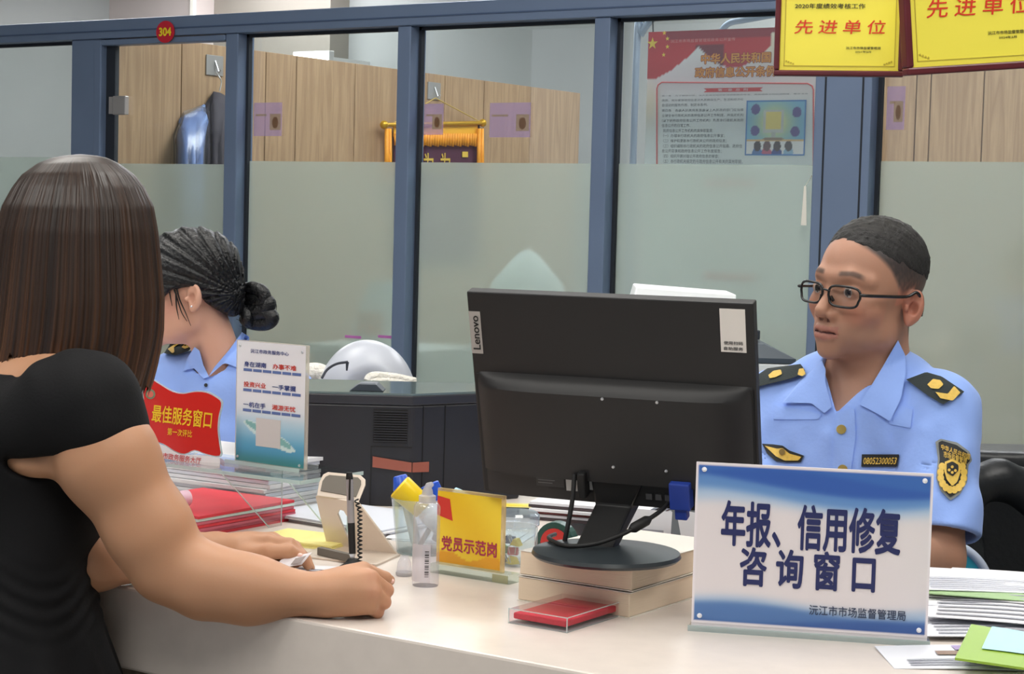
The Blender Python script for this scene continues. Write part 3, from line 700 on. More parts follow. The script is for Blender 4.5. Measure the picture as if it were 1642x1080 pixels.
shl = drape('sleeve_shield', [(1500, 708), (1508, 703), (1535, 709), (1555, 724), (1559, 738), (1553, 745), (1551, 772), (1540, 791), (1524, 802), (1508, 786), (1501, 766), (1504, 735)], man_shirt, DA, DB, 0.0015, 0.002, mat('grey badge edging', (128, 132, 130), 0.7), man, 72, 6)
drape('shield_field', [(1505, 709), (1510, 706), (1534, 713), (1552, 726), (1556, 738), (1550, 744), (1548, 770), (1538, 787), (1524, 797), (1511, 783), (1504, 765), (1507, 736)], man_shirt, DA, DB, 0.0042, 0.001, mat('black badge cloth', (26, 28, 30), 0.7), shl, 72, 6)
drape_text('中华人民共和国', [(1509, 711), (1556, 728), (1554, 737), (1509, 720)], man_shirt, DA, DB, 0.0062, m_gold, shl, 0.012)
drape_text('市场监督管理', [(1513, 722), (1551, 735), (1550, 744), (1513, 733)], man_shirt, DA, DB, 0.0062, m_gold, shl, 0.012)
wr_o = [(1506, 740), (1510, 735), (1513, 752), (1518, 770), (1528, 779), (1541, 770), (1545, 752), (1550, 755), (1546, 775), (1535, 789), (1522, 788), (1510, 774)]
# the wreath is a crescent, so it is laid as short overlapping leaves
for i in range(12):
    t = math.radians(150 + i * 240 / 11); cx, cy = 1527 - 20 * math.sin(t - math.pi), 757 - 27 * math.cos(t - math.pi) * -1
    cx, cy = 1527 + 19 * math.sin(math.radians(-120 + i * 240 / 11)), 760 + 25 * math.cos(math.radians(-120 + i * 240 / 11))
    drape('wreath_leaf', [(cx + 5.5 * math.cos(a), cy + 6.5 * math.sin(a)) for a in np.linspace(0, 6.28, 10, endpoint=False)], man_shirt, DA, DB, 0.0056, 0.0008, m_gold, shl, 10, 2)
drape('shield_emblem', [(1515, 740), (1527, 735), (1540, 742), (1540, 757), (1535, 772), (1527, 779), (1518, 768), (1514, 754)], man_shirt, DA, DB, 0.0066, 0.0008, m_gold, shl, 32, 4)
drape('shield_emblem_field', [(1518, 743), (1527, 739), (1537, 745), (1537, 754), (1528, 763), (1518, 757)], man_shirt, DA, DB, 0.0078, 0.0006, mat('black badge cloth', (26, 28, 30), 0.7), shl, 24, 3)
for cx, cy in ((1527, 748), (1522, 753), (1532, 754), (1527, 757)):
    drape('shield_star', [(cx + 2.4 * math.cos(a), cy + 2.4 * math.sin(a)) for a in np.linspace(0, 6.28, 8, endpoint=False)], man_shirt, DA, DB, 0.0088, 0.0005, m_gold, shl, 8, 1)
# glasses rest on his nose and ears
gl = thing('eyeglasses', 'black rectangular spectacles worn by the man in uniform', 'glasses', M=Matrix.Translation(Vector(mh_w((0, 0.09, -0.006)))))
G0 = mh_w((0, 0.09, -0.006))
def gp(x, y, z): return mh_w((x, y, z)) - G0
m_spec = mat('black acetate', (22, 22, 24), 0.25)
for s_ in (-1, 1):
    cx, hw, hh = 0.0345 * s_, 0.0280, 0.0165; rim = []
    for a in np.linspace(0, 2 * math.pi, 40, endpoint=False):
        ca, sa = math.cos(a), math.sin(a); ex = math.copysign(abs(ca) ** 0.55, ca) * hw; ez = math.copysign(abs(sa) ** 0.55, sa) * hh
        if ez < 0: ex *= 0.92
        X = cx + ex; rim.append((X, 0.101 - 3.0 * X * X, -0.010 + ez))
    pts = [gp(*r) for r in rim + rim[:2]]
    MB().tube(pts, 0.0021, 8).build('rim', m_spec, gl, smooth=1.2)
    lens = MB(); lens.add([gp(cx, 0.101 - 3 * cx * cx, -0.010)] + [gp(*r) for r in rim], [(0, i + 1, (i + 1) % 40 + 1) for i in range(40)])
    lens.build('lens', mat_clear('spectacle lens', (250, 252, 252), 0.04), gl, smooth=3.2)
    hx = cx + s_ * hw; tp = [(hx, 0.101 - 3 * hx * hx, -0.004), (hx + 0.006 * s_, 0.088, -0.004), (0.0745 * s_, 0.05, -0.004), (0.0815 * s_, 0.0, -0.003), (0.0845 * s_, -0.022, 0.004), (0.083 * s_, -0.040, -0.016), (0.078 * s_, -0.046, -0.034)]
    MB().tube(smooth_line([gp(*t) for t in tp], 6), 0.0027, 8).build('temple', m_spec, gl, smooth=1.2)
    MB().tube([gp(0.010 * s_, 0.099, -0.012), gp(0.012 * s_, 0.094, -0.019)], 0.0028, 8).build('nose_pad', m_spec, gl, smooth=1.2)
MB().tube(smooth_line([gp(-0.009, 0.1005, -0.004), gp(0, 0.104, -0.002), gp(0.009, 0.1005, -0.004)], 5), 0.0018, 8).build('bridge', m_spec, gl, smooth=1.2)

# dark uniform trousers and shoes under the counter
m_trouser = mat('dark navy trousers', (28, 32, 44), 0.8, bump=0.05)
def trousers(hip, fw, lf):
    fw = np.array([fw[0], fw[1], 0]) / np.linalg.norm(fw[:2]); parts = []
    for s in (-1, 1):
        h = hip + lf * 0.09 * s; k = h + fw * 0.36 + lf * 0.03 * s; a = k - fw * 0.02; a = np.array([a[0], a[1], 0.09]); parts.append((h, k, a, fw))
    def fn(p):
        d = s_ell(p, hip, (0.17, 0.12, 0.10), np.stack([lf, fw, ZUP]))
        for h, k, a, f in parts: d = smin(d, s_chain(p, [h, k, a], [0.085, 0.062, 0.048], 0.02), 0.03)
        return d
    def one(h, k, a, f): return lambda p: smax(s_cone(p, np.array([a[0], a[1], 0.045]), np.array([a[0], a[1], 0.035]) + f * 0.16, 0.045, 0.036), 0.002 - p[:, 2], 0.003)
    return fn, [one(*q) for q in parts]
hip = np.array([*MV(1385, 900, 0.10)[:2], 0.50]); ft, fs_ = trousers(hip, bf, bl)
organic('trousers', ft, hip - (0.65, 0.65, 0.50), hip + (0.5, 0.35, 0.16), 0.009, m_trouser, man, None, 1)
for s_fn in fs_: organic('shoe', s_fn, hip - (0.75, 0.8, 0.51), hip + (0.5, 0.35, -0.36), 0.008, mat('black shoe leather', (18, 18, 20), 0.35), man, None, 1)
# ------------------------------------------------------------------ the visitor leaning on the counter (back to us, at the left)
WD = 2.62
woman = thing('person', 'woman with long straight brown hair in a black puff sleeve dress leaning on the counter', 'person', (*V(30, 1060, 2.58)[:2], 0.0)); WORLD_MADE.add(woman.name)
def WV(x, y, d=WD): return V(x, y, d)
wo_o, wo_A = face_frame(WV(134, 402, 2.688), -128, 10, 0)
w_sh, w_el, w_wr = WV(118, 640, 2.515), WV(270, 905, 2.525), WV(512, 953, 2.502)
l_sh = WV(70, 650, 2.80); l_el = onz(150, 946) + (0, 0, 0.046); l_wr = onz(345, 915) + (0, 0, 0.030)
LD = depth(onz(430, 914))
def LV(x, y, dd=0.0): return V(x, y, LD + dd)
def FV(x, y, dd=0.0): return V(x, y, 2.50 + dd)
def fist(p):
    d = s_cone(p, w_wr, FV(560, 946, 0.004), 0.0275, 0.030)
    K = [FV(582, 914, 0.018), FV(594, 927, -0.004), FV(598, 949, -0.012), FV(592, 970, -0.008)]
    Q = [FV(617, 927, 0.034), FV(620, 946, 0.008), FV(616, 965, 0.001), FV(605, 981, 0.006)]
    E = [FV(604, 944, 0.060), FV(606, 958, 0.040), FV(602, 972, 0.034), FV(594, 982, 0.032)]
    T = [FV(585, 945, 0.045), FV(586, 958, 0.034), FV(584, 970, 0.032), FV(579, 980, 0.030)]
    st = [WV(526, 936, 2.502), WV(530, 945, 2.492), WV(530, 957, 2.49), WV(528, 967, 2.492)]
    for a, b in zip(st, K): d = smin(d, s_cone(p, a, b, 0.017, 0.0125), 0.012)
    for k_, q, e, t, r in zip(K, Q, E, T, (0.0098, 0.0098, 0.0096, 0.0088)):
        d = smin(d, s_chain(p, [k_, q, e, t], [r * 1.12, r, r * 0.94, r * 0.85], 0.002), 0.0022)
    d = smin(d, s_ell(p, FV(566, 945, 0.035), (0.026, 0.022, 0.026), VIEW), 0.012)
    d = smin(d, s_chain(p, [FV(545, 925, 0.035), FV(592, 917, 0.058), FV(624, 930, 0.060)], [0.015, 0.0105, 0.0082], 0.004), 0.006)
    return d
def left_hand(p):
    d = s_cone(p, l_wr, LV(400, 882, 0.015), 0.027, 0.027)
    K = [LV(430, 869, 0.002), LV(436, 866, 0.024), LV(430, 872, 0.044), LV(420, 881, 0.058)]
    for k_ in K: d = smin(d, s_cone(p, LV(362, 884, 0.012), k_, 0.021, 0.0135), 0.012)
    F = [[LV(465, 872, 0.0), LV(484, 890, 0.0), LV(494, 907, -0.004)], [LV(472, 876, 0.026), LV(490, 896, 0.022), LV(498, 910, 0.014)],
         [LV(462, 886, 0.048), LV(476, 904, 0.040), LV(470, 914, 0.030)], [LV(446, 896, 0.062), LV(458, 908, 0.052), LV(452, 914, 0.042)]]
    for k_, f_ in zip(K, F): d = smin(d, s_chain(p, [k_] + f_, [0.0108, 0.0096, 0.0086, 0.0068], 0.003), 0.004)
    d = smin(d, s_ell(p, LV(392, 892, -0.004), (0.030, 0.020, 0.018), VIEW), 0.012)
    d = smin(d, s_chain(p, [LV(388, 892, -0.014), LV(430, 884, -0.022), LV(462, 884, -0.018), LV(483, 893, -0.010)], [0.016, 0.0118, 0.0108, 0.0082], 0.005), 0.008)
    return d
def woman_skin(p):
    d = near(p, wo_o, 0.2, lambda q: head_field((q - wo_o) @ wo_A.T, False))
    d = smin(d, s_cone(p, WV(105, 490, 2.68), WV(60, 610, 2.655), 0.050, 0.058), 0.02)
    d = smin(d, s_ell(p, WV(40, 680, 2.645), (0.115, 0.145, 0.085), VIEW), 0.05)
    d = smin(d, s_cone(p, WV(50, 625, 2.60), w_sh, 0.055, 0.058), 0.03)
    d = smin(d, s_ell(p, WV(45, 850, 2.62), (0.085, 0.10, 0.19), VIEW), 0.04)
    d = smin(d, s_ell(p, WV(66, 741, 2.515), (0.040, 0.026, 0.021), VIEW), 0.015)
    arm = s_chain(p, [w_sh, WV(172, 735, 2.515), WV(240, 850, 2.52), w_el], [0.060, 0.0635, 0.054, 0.049], 0.03)
    arm = smin(arm, s_chain(p, [w_el, WV(330, 932, 2.52), WV(400, 945, 2.512), w_wr], [0.049, 0.0455, 0.0415, 0.0275], 0.03), 0.018)
    d = smin(d, arm, 0.02); d = smin(d, near(p, FV(570, 945, 0.02), 0.13, fist), 0.010)
    la = s_chain(p, [l_sh, l_el, l_wr], [0.052, 0.044, 0.0275], 0.02); la = smin(la, near(p, LV(425, 885, 0.02), 0.15, left_hand), 0.010)
    return smin(d, la, 0.015)
def woman_col(v):
    c = np.tile(np.array([184, 137, 106.0]), (len(v), 1))
    dn = np.minimum.reduce([np.linalg.norm(v - q, axis=1) for q in (FV(622, 946, 0.005), FV(618, 965, 0.0), FV(608, 980, 0.0), LV(484, 892, -0.015), FV(596, 926, -0.01), FV(600, 949, -0.02), w_el)])
    m = 0.30 * np.exp(-(dn / 0.012) ** 2)[:, None]; c = c * (1 - m) + np.array([205, 138, 116.0]) * m
    return c * (1 + 0.03 * noise3(v, 60, 9))[:, None]
blo = np.minimum.reduce([WV(-130, 1000, 2.6), wo_o - 0.17, w_el, l_wr, FV(630, 1000), l_sh, WV(45, 1080, 2.62), FV(650, 1000, -0.06)]); bhi = np.maximum.reduce([WV(-130, 600, 2.7), wo_o + 0.17, FV(640, 880, 0.1), FV(650, 880, -0.06), FV(650, 1000, -0.06), l_wr, LV(510, 850, 0.1), l_sh + 0.08])
organic('body', woman_skin, blo - 0.06, bhi + 0.04, 0.0022, m_skin, woman, woman_col, 1)
m_nail = mat('pale fingernail', (232, 190, 178), 0.25)
for c_, r_ in ((LV(481, 890.5, -0.0185), 0.0052), (FV(628, 931, 0.050), 0.004)):
    MB().lathe([(0.0001 + r_ * math.sin(math.pi * i / 8), -r_ * 0.8 * math.cos(math.pi * i / 8)) for i in range(9)], 12, tuple(c_)).build('fingernail', m_nail, woman, smooth=3.2)
# dress
def woman_dress(p):
    y = (p - WV(40, 930, 2.6))
    d = s_ell(p, WV(35, 760, 2.625), (0.118, 0.125, 0.17), VIEW)
    d = smin(d, s_ell(p, WV(18, 668, 2.635), (0.125, 0.150, 0.075), VIEW), 0.05)
    d = smin(d, s_ell(p, WV(108, 822, 2.625), (0.056, 0.085, 0.062), VIEW), 0.03)
    d = smin(d, s_ell(p, WV(45, 940, 2.61), (0.090, 0.115, 0.17), VIEW), 0.025)
    d = smin(d, s_ell(p, WV(45, 1160, 2.60), (0.122, 0.135, 0.20), VIEW), 0.06)
    d = smin(d, s_cone(p, WV(45, 1180, 2.6), np.array([*WV(45, 1180, 2.6)[:2], 0.05]), 0.13, 0.20), 0.06)
    # gathered waist and hanging skirt folds
    z = p[:, 2]; zw = WV(45, 945, 2.6)[2]; an = np.arctan2((p - WV(45, 900, 2.6)) @ RT, -((p - WV(45, 900, 2.6)) @ FWH))
    d = d + 0.0018 * np.sin((z + 0.02 * np.sin(an * 3)) * 260) * np.exp(-((z - zw) / 0.045) ** 2) + 0.004 * np.sin(an * 13 + z * 7) * np.clip((zw - 0.03 - z) / 0.1, 0, 1)
    d = d + 0.0018 * noise3(p, 45, 21)
    # scooped back neckline and armhole
    d = smax(d, -s_ell(p, WV(52, 566, 2.64), (0.085, 0.12, 0.042), VIEW), 0.006)
    d = smax(d, -s_ell(p, WV(60, 738, 2.50), (0.046, 0.05, 0.026), VIEW), 0.004)
    # puff sleeve with a straight hem
    s = s_ell(p, WV(128, 652, 2.52), (0.084, 0.080, 0.079), VIEW); s = smin(s, s_ell(p, WV(158, 692, 2.52), (0.068, 0.072, 0.054), VIEW), 0.02); s = smin(s, s_ell(p, WV(70, 680, 2.54), (0.075, 0.07, 0.060), VIEW), 0.04)
    gx = (p - WV(130, 570, 2.5)) @ RT; gz = (p - WV(130, 570, 2.5))[:, 2]
    s = s + 0.0014 * np.sin(gx * 110 + 2.0 * np.sin(gz * 30)) * np.exp(-((gz + 0.02) / 0.05) ** 2) + 0.002 * noise3(p, 55, 23)
    h0, h1 = WV(5, 736, 2.52), WV(240, 706, 2.52); hd = (h1 - h0) / np.linalg.norm(h1 - h0); nn = np.cross(hd, FWH); nn = nn / np.linalg.norm(nn); nn = nn if nn[2] < 0 else -nn
    s = smax(s, (p - h0) @ nn, 0.006)
    d = smin(d, s, 0.012)
    sl = s_ell(p, l_sh + (0, 0, -0.01), (0.08, 0.08, 0.085), VIEW); d = smin(d, sl, 0.03)
    return smax(d, 0.10 - p[:, 2], 0.004)
m_dress = mat('black crepe', (11, 11, 14), 0.8, spec=0.25, var=0.1, vscale=12, bump=0.08, bscale=260)
organic('dress', woman_dress, np.minimum.reduce([WV(-140, 1320, 2.6), WV(45, 1320, 2.42), WV(250, 1320, 2.6), l_sh, np.array([*WV(45, 1180, 2.6)[:2] - 0.12, 0.2])]) - 0.12, np.maximum.reduce([WV(-140, 560, 2.6), WV(130, 550, 2.85), WV(255, 600, 2.6), l_sh]) + 0.1, 0.0038, m_dress, woman, None, 1)
# long straight hair, parted at the crown
hy = np.array([247, 249, 253, 262, 280, 300, 330, 370, 430, 480, 530, 560, 590, 615, 640]); hl = np.array([128, 104, 84, 62, 38, 24, 9, -2, -10, -16, -22, -26, -30, -33, -35]); hr = np.array([130, 154, 172, 190, 214, 229, 243, 250, 256, 260, 258, 253, 246, 239, 233])
def hair_mesh(nt, ns, shrink=1.0, rough=1.0, seed=4):
    r = np.random.default_rng(seed); ph = r.random(14) * 6.28; th = np.linspace(0, 2 * math.pi, nt, endpoint=False)
    ridge = sum(np.sin(th * k + ph[i]) * a for i, (k, a) in enumerate(((23, 0.5), (41, 0.5), (67, 0.45), (97, 0.35), (151, 0.3), (7, 0.5))))
    f = np.linspace(0, 1, ns + 1) ** 1.7
    # camera side is th = -90 degrees; the hair is swept off the nape there
    cx = np.cos(th); front = np.clip(-np.sin(th), 0, 1)
    yend = 640 - 16 * (cx + 1) / 2 - front * 78 * np.exp(-((cx + 0.42) / 0.42) ** 2)
    Vt = np.empty((ns + 1, nt, 3)); rag = r.normal(size=nt) * 7 + 6 * np.sin(th * 29)
    for i, t in enumerate(f):
        yy = 247 + (yend + rag * t - 247) * t
        xl, xr = np.interp(yy, hy, hl), np.interp(yy, hy, hr); c = (xl + xr) / 2; hw = (xr - xl) / 2 * shrink
        grow = np.clip((yy - 250) / 70, 0, 1); wob = 1 + rough * (0.012 * ridge * grow + 0.02 * np.clip((yy - 430) / 180, 0, 1) * np.sin(th * 11 + yy / 90))
        X = c + hw * wob * cx; rad = hw / (FPX / 2.675) * 0.98
        for j in range(nt): Vt[i, j] = V(X[j], yy[j], 2.675) + FWH * (rad[j] * wob[j] * math.sin(th[j]))
    v = Vt.reshape(-1, 3); k = np.arange(nt); fc = []
    for i in range(ns): fc.append(np.stack([i * nt + k, i * nt + (k + 1) % nt, (i + 1) * nt + (k + 1) % nt, (i + 1) * nt + k], 1))
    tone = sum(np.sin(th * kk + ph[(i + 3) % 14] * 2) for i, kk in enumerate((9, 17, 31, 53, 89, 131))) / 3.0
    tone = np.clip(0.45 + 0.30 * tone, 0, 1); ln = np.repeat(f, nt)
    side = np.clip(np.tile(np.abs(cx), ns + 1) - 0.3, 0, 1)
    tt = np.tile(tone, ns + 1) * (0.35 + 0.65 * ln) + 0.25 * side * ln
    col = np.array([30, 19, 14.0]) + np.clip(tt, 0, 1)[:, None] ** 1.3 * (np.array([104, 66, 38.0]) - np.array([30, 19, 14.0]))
    return v, np.concatenate(fc), col
m_hair_br = mat_attr('glossy brown hair', 0.40, 0.35)
v, f, c = hair_mesh(720, 60); v2, f2, c2 = hair_mesh(360, 40, 0.93, 1.4, 8)
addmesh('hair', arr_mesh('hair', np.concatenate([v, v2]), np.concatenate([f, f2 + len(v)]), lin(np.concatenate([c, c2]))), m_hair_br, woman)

# ------------------------------------------------------------------ the second clerk, head bowed, hair in a bun
CD = 3.95
clerk = thing('person', 'clerk with black hair in a low bun and blue uniform shirt looking down', 'person', (*V(360, 760, CD + 0.06)[:2], 0.0)); WORLD_MADE.add(clerk.name)
def CV(x, y, dd=0.0): return V(x, y, CD + dd)
ck_o, ck_A = face_frame(CV(297, 461), 86, 10, 0)
def ckh(p): return (p - ck_o) @ ck_A.T
yb = math.radians(28); cbl = RT * math.cos(yb) - FWH * math.sin(yb); cbf = -RT * math.sin(yb) - FWH * math.cos(yb); CB = np.stack([cbl, -cbf, ZUP])
c_sh_l, c_sh_r = CV(462, 632, -0.07), CV(282, 606, 0.09); c_nb = CV(358, 600, 0.035)
c_el_l, c_el_r = CV(478, 752, -0.14), CV(264, 740, 0.02); c_wr_l, c_wr_r = CV(408, 756, -0.20), CV(320, 752, -0.18)
def clerk_skin(p):
    d = near(p, ck_o, 0.2, lambda q: head_field(ckh(q), False))
    d = smin(d, s_cone(p, ck_o + np.array([0, -0.030, -0.062]) @ ck_A, c_nb, 0.046, 0.052), 0.02)
    d = smin(d, s_ell(p, CV(365, 720, 0.05), (0.13, 0.08, 0.18), CB), 0.04); d = smin(d, s_cone(p, c_nb, CV(342, 640, 0.02), 0.046, 0.036), 0.02)
    for sh, el, wr in ((c_sh_l, c_el_l, c_wr_l), (c_sh_r, c_el_r, c_wr_r)):
        d = smin(d, s_chain(p, [sh, el, wr], [0.044, 0.037, 0.025], 0.02), 0.02)
        ax = (wr - el) / np.linalg.norm(wr - el); sd = np.cross(ax, ZUP); sd /= np.linalg.norm(sd); d = smin(d, s_cone(p, wr, wr + ax * 0.06, 0.022, 0.026), 0.01)
        for i, o in enumerate((-0.024, -0.008, 0.008, 0.024)):
            k = wr + ax * 0.07 + sd * o; L = (0.055, 0.065, 0.06, 0.045)[i]; d = smin(d, s_chain(p, [k, k + ax * L * 0.5, k + ax * L - ZUP * 0.015], [0.0085, 0.008, 0.007], 0.004), 0.004)
        t = wr + ax * 0.025 + sd * 0.026; d = smin(d, s_chain(p, [t, t + ax * 0.05 + sd * 0.022], [0.011, 0.008], 0.004), 0.005)
    return d
def clerk_col(v):
    q = ckh(v); x, y, z = q.T; ax = np.abs(x); c = np.tile(np.array([206, 158, 136.0]), (len(v), 1))
    m = (0.4 * np.exp(-(((ax - 0.045) / 0.022) ** 2 + ((z + 0.035) / 0.022) ** 2)) * (y > 0.02))[:, None]; c = c * (1 - m) + np.array([214, 136, 122.0]) * m
    m = (0.7 * ((y > 0.08) & (ax < 0.025) & (z < -0.0605) & (z > -0.084)))[:, None]; c = c * (1 - m) + np.array([186, 96, 96.0]) * m
    return c
organic('body', clerk_skin, np.minimum.reduce([ck_o - 0.17, c_el_l, c_el_r, c_wr_l, c_wr_r, CV(365, 850)]) - 0.12, np.maximum.reduce([ck_o + 0.17, c_sh_l, c_sh_r, c_wr_l]) + 0.12, 0.0032, m_skin, clerk, clerk_col, 1)
m_hair_bk = mat('glossy black hair', (13, 14, 17), 0.36, spec=0.4, var=0.3, vscale=30, bump=0.45, bscale=120, stretch=(1, 1, 1))
def clerk_hair(p):
    q = ckh(p); ax, y, z = np.abs(q[:, 0]), q[:, 1], q[:, 2]
    d = s_ell(q, (0, -0.016, 0.032), (0.083, 0.110, 0.094)); d = smin(d, s_ell(ax * 0 + 0, (0, 0, 0), (1, 1, 1)) if False else s_ell(np.stack([ax, y, z], 1), (0.060, 0.035, 0.022), (0.026, 0.050, 0.050)), 0.02)
    d = smin(d, s_ell(q, (0, -0.075, -0.030), (0.055, 0.045, 0.055)), 0.03)
    # combed towards the bun
    g = np.arctan2(z + 0.03, -(y + 0.12)); d = d + 0.0022 * np.sin(g * 34 + ax * 60) + 0.0014 * np.sin(g * 75 + ax * 25)
    line = np.interp(y, [-0.13, -0.085, -0.045, -0.020, 0.02, 0.05, 0.09, 0.13], [-0.085, -0.075, -0.040, 0.002, 0.002, -0.020, 0.020, 0.05])
    return smax(smax(d, line - z, 0.008), y - 0.098 + 0.3 * np.maximum(0.05 - z, 0), 0.01)
hair_c = organic('hair', clerk_hair, ck_o - 0.2, ck_o + 0.2, 0.0028, m_hair_bk, clerk, None, 1)
bun = MB()
for pts, r in (([(378, 470), (398, 462), (418, 466), (424, 480), (408, 486), (388, 484)], 0.015), ([(385, 478), (408, 478), (430, 484), (426, 494), (402, 498), (386, 494)], 0.016), ([(388, 500), (402, 508), (422, 502), (436, 508), (428, 518), (404, 518), (388, 510)], 0.016), ([(392, 466), (402, 458), (414, 462), (420, 474)], 0.010), ([(384, 488), (394, 502), (398, 516), (410, 522)], 0.013)):
    n_ = len(pts); P3 = [CV(x, y, 0.045 - 0.035 * math.sin(math.pi * i / (n_ - 1))) for i, (x, y) in enumerate(pts)]; P3 = smooth_line(P3, 6)
    bun.tube(P3, [r * (0.55 + 0.45 * math.sin(math.pi * i / (len(P3) - 1)) ** 0.5) for i in range(len(P3))], 14)
for i in range(26):
    a = rng.random() * 6.28; cx_, cy_ = 408 + 22 * math.cos(a), 490 + 26 * math.sin(a); L = 8 + 12 * rng.random()
    bun.tube([CV(cx_, cy_, 0.02), CV(cx_ + L * math.cos(a) * 0.6 + 3, cy_ + L * math.sin(a) * 0.6, 0.02), CV(cx_ + L * math.cos(a + 0.8), cy_ + L * math.sin(a + 0.8), 0.02)], [0.0012, 0.0009, 0.0004], 5)
bun.build('hair_bun', m_hair_bk, clerk, smooth=3.2)
st_ = MB()
for pts in ([(283, 462), (288, 480), (297, 500), (306, 522)], [(270, 455), (273, 475), (276, 490)], [(282, 470), (283, 492), (287, 512)], [(278, 460), (284, 478), (291, 500), (300, 515)]):
    P3 = smooth_line([CV(x, y, -0.075 + 0.004 * i) for i, (x, y) in enumerate(pts)], 5); st_.tube(P3, [0.0022 * (1 - 0.8 * i / len(P3)) for i in range(len(P3))], 5)
st_.build('loose_strands', m_hair_bk, clerk, smooth=3.2)
def clerk_shirt(p):
    d = s_ell(p, CV(368, 715, 0.055), (0.152, 0.105, 0.17), CB)
    d = smin(d, s_cone(p, c_sh_l, c_sh_r, 0.048, 0.048), 0.05)
    d = smin(d, s_cone(p, CV(372, 585, 0.04), c_sh_l + (0, 0, 0.01), 0.050, 0.038), 0.03); d = smin(d, s_cone(p, CV(352, 585, 0.05), c_sh_r + (0, 0, 0.008), 0.050, 0.038), 0.03)
    d = smin(d, s_ell(p, CV(372, 830, 0.06), (0.14, 0.10, 0.15), CB), 0.05)
    for sh, el in ((c_sh_l, c_el_l), (c_sh_r, c_el_r)):
        ax = (el - sh) / np.linalg.norm(el - sh); t = (p - sh) @ ax; s = smax(s_cone(p, sh, sh + ax * 0.2, 0.053, 0.060), t - 0.17, 0.004); d = smin(d, s, 0.02)
    d = d + 0.0022 * noise3(p @ np.diag([1, 1, 0.5]), 45, 31) + 0.0012 * noise3(p, 100, 32)
    d = smax(d, -s_cone(p, CV(340, 540, 0.0), c_nb, 0.050, 0.055), 0.004)
    return smax(d, -s_chain(p, [CV(345, 575, -0.05), CV(336, 602, -0.10)], [0.035, 0.006], 0.004), 0.004)
organic('shirt', clerk_shirt, np.minimum.reduce([c_el_l, c_el_r, c_sh_l, c_sh_r, CV(368, 880)]) - 0.16, np.maximum.reduce([c_sh_l, c_sh_r, CV(372, 560)]) + 0.14, 0.004, m_shirt, clerk, None, 1)
def clerk_base(p): return np.minimum(clerk_shirt(p), s_cone(p, ck_o + np.array([0, -0.030, -0.062]) @ ck_A, c_nb, 0.052, 0.057))
ca, cb = 3.6, 4.35
drape('collar_flap', [(312, 556), (320, 562), (326, 585), (335, 603), (327, 607), (311, 590), (293, 594), (300, 574)], clerk_base, ca, cb, 0.003, 0.004, m_shirt, clerk, 60, 6)
drape('collar_flap', [(388, 532), (400, 540), (398, 565), (388, 592), (362, 582), (344, 588), (334, 604), (344, 588), (368, 560)], clerk_base, ca, cb, 0.003, 0.004, m_shirt, clerk, 60, 6)
e_ = drape('epaulette', [(263, 566), (276, 546), (300, 545), (311, 550), (303, 562), (282, 569)], clerk_shirt, ca, cb, 0.003, 0.005, m_dark_cloth, clerk, 40, 5)
drape('epaulette_chevron', [(269, 559), (287, 547), (290, 549), (275, 559), (280, 564), (276, 566)], clerk_shirt, ca, cb, 0.009, 0.001, m_gold, e_, 30, 3)
drape('epaulette_star', [(291, 556), (300, 547), (308, 549), (304, 556), (296, 559)], clerk_shirt, ca, cb, 0.009, 0.001, m_gold, e_, 20, 3)
drape('epaulette', [(470, 600), (488, 598), (498, 610), (495, 622), (478, 618)], clerk_shirt, ca, cb, 0.003, 0.005, m_dark_cloth, clerk, 40, 5)
drape('button', [(330 + 3 * math.cos(a), 617 + 3 * math.sin(a)) for a in np.linspace(0, 6.28, 12, endpoint=False)], clerk_shirt, ca, cb, 0.002, 0.002, mat('black badge cloth', (26, 28, 30), 0.7), clerk, 12, 2)
es = hit(clerk_skin, 307, 491, 3.6, 4.35)
MB().lathe([(0.0001 + 0.0026 * math.sin(math.pi * i / 6), -0.0026 * math.cos(math.pi * i / 6)) for i in range(7)], 10, tuple(es)).build('ear_stud', mat('silver stud', (230, 232, 236), 0.1, 1.0), clerk, smooth=3.2)

hip = np.array([*CV(368, 800, 0.08)[:2], 0.50]); ft, fs_ = trousers(hip, cbf, cbl)
organic('trousers', ft, hip - (0.65, 0.65, 0.50), hip + (0.5, 0.35, 0.16), 0.009, m_trouser, clerk, None, 1)
for s_fn in fs_: organic('shoe', s_fn, hip - (0.75, 0.8, 0.51), hip + (0.5, 0.35, -0.36), 0.008, mat('black shoe leather', (18, 18, 20), 0.35), clerk, None, 1)
wb = WV(45, 1180, 2.6); sf = RT * 0.55 + FWH * 0.83
for s_ in (-1, 1):
    so = np.array([wb[0], wb[1], 0.04]) + np.cross(ZUP, sf) * 0.08 * s_
    organic('shoe', lambda p: smax(smin(s_cone(p, so - sf * 0.04, so + sf * 0.13 - ZUP * 0.012, 0.038, 0.030), s_cone(p, so, so + ZUP * 0.12, 0.038, 0.042), 0.02), 0.002 - p[:, 2], 0.003),
            np.array([wb[0], wb[1], 0]) - (0.3, 0.3, 0.01), np.array([wb[0], wb[1], 0]) + (0.3, 0.3, 0.25), 0.008, mat('black shoe leather', (18, 18, 20), 0.35), woman, None, 1)
# ------------------------------------------------------------------ things on the counter
m_black = mat('black plastic', (30, 29, 30), 0.5, var=0.05)
m_black2 = mat('matt black plastic', (20, 20, 21), 0.6)
m_paper = mat('white paper', (218, 218, 222), 0.7, var=0.02)
m_acr = mat_clear('clear acrylic', (250, 253, 252), 0.05)
m_acr_edge = mat_clear('acrylic edge', (236, 246, 244), 0.12, 0.1, 0.45, (226, 236, 236))
m_screw = mat('silver screw', (210, 212, 216), 0.3, 0.8)
def ang(a, b): return math.atan2(b[1] - a[1], b[0] - a[0])

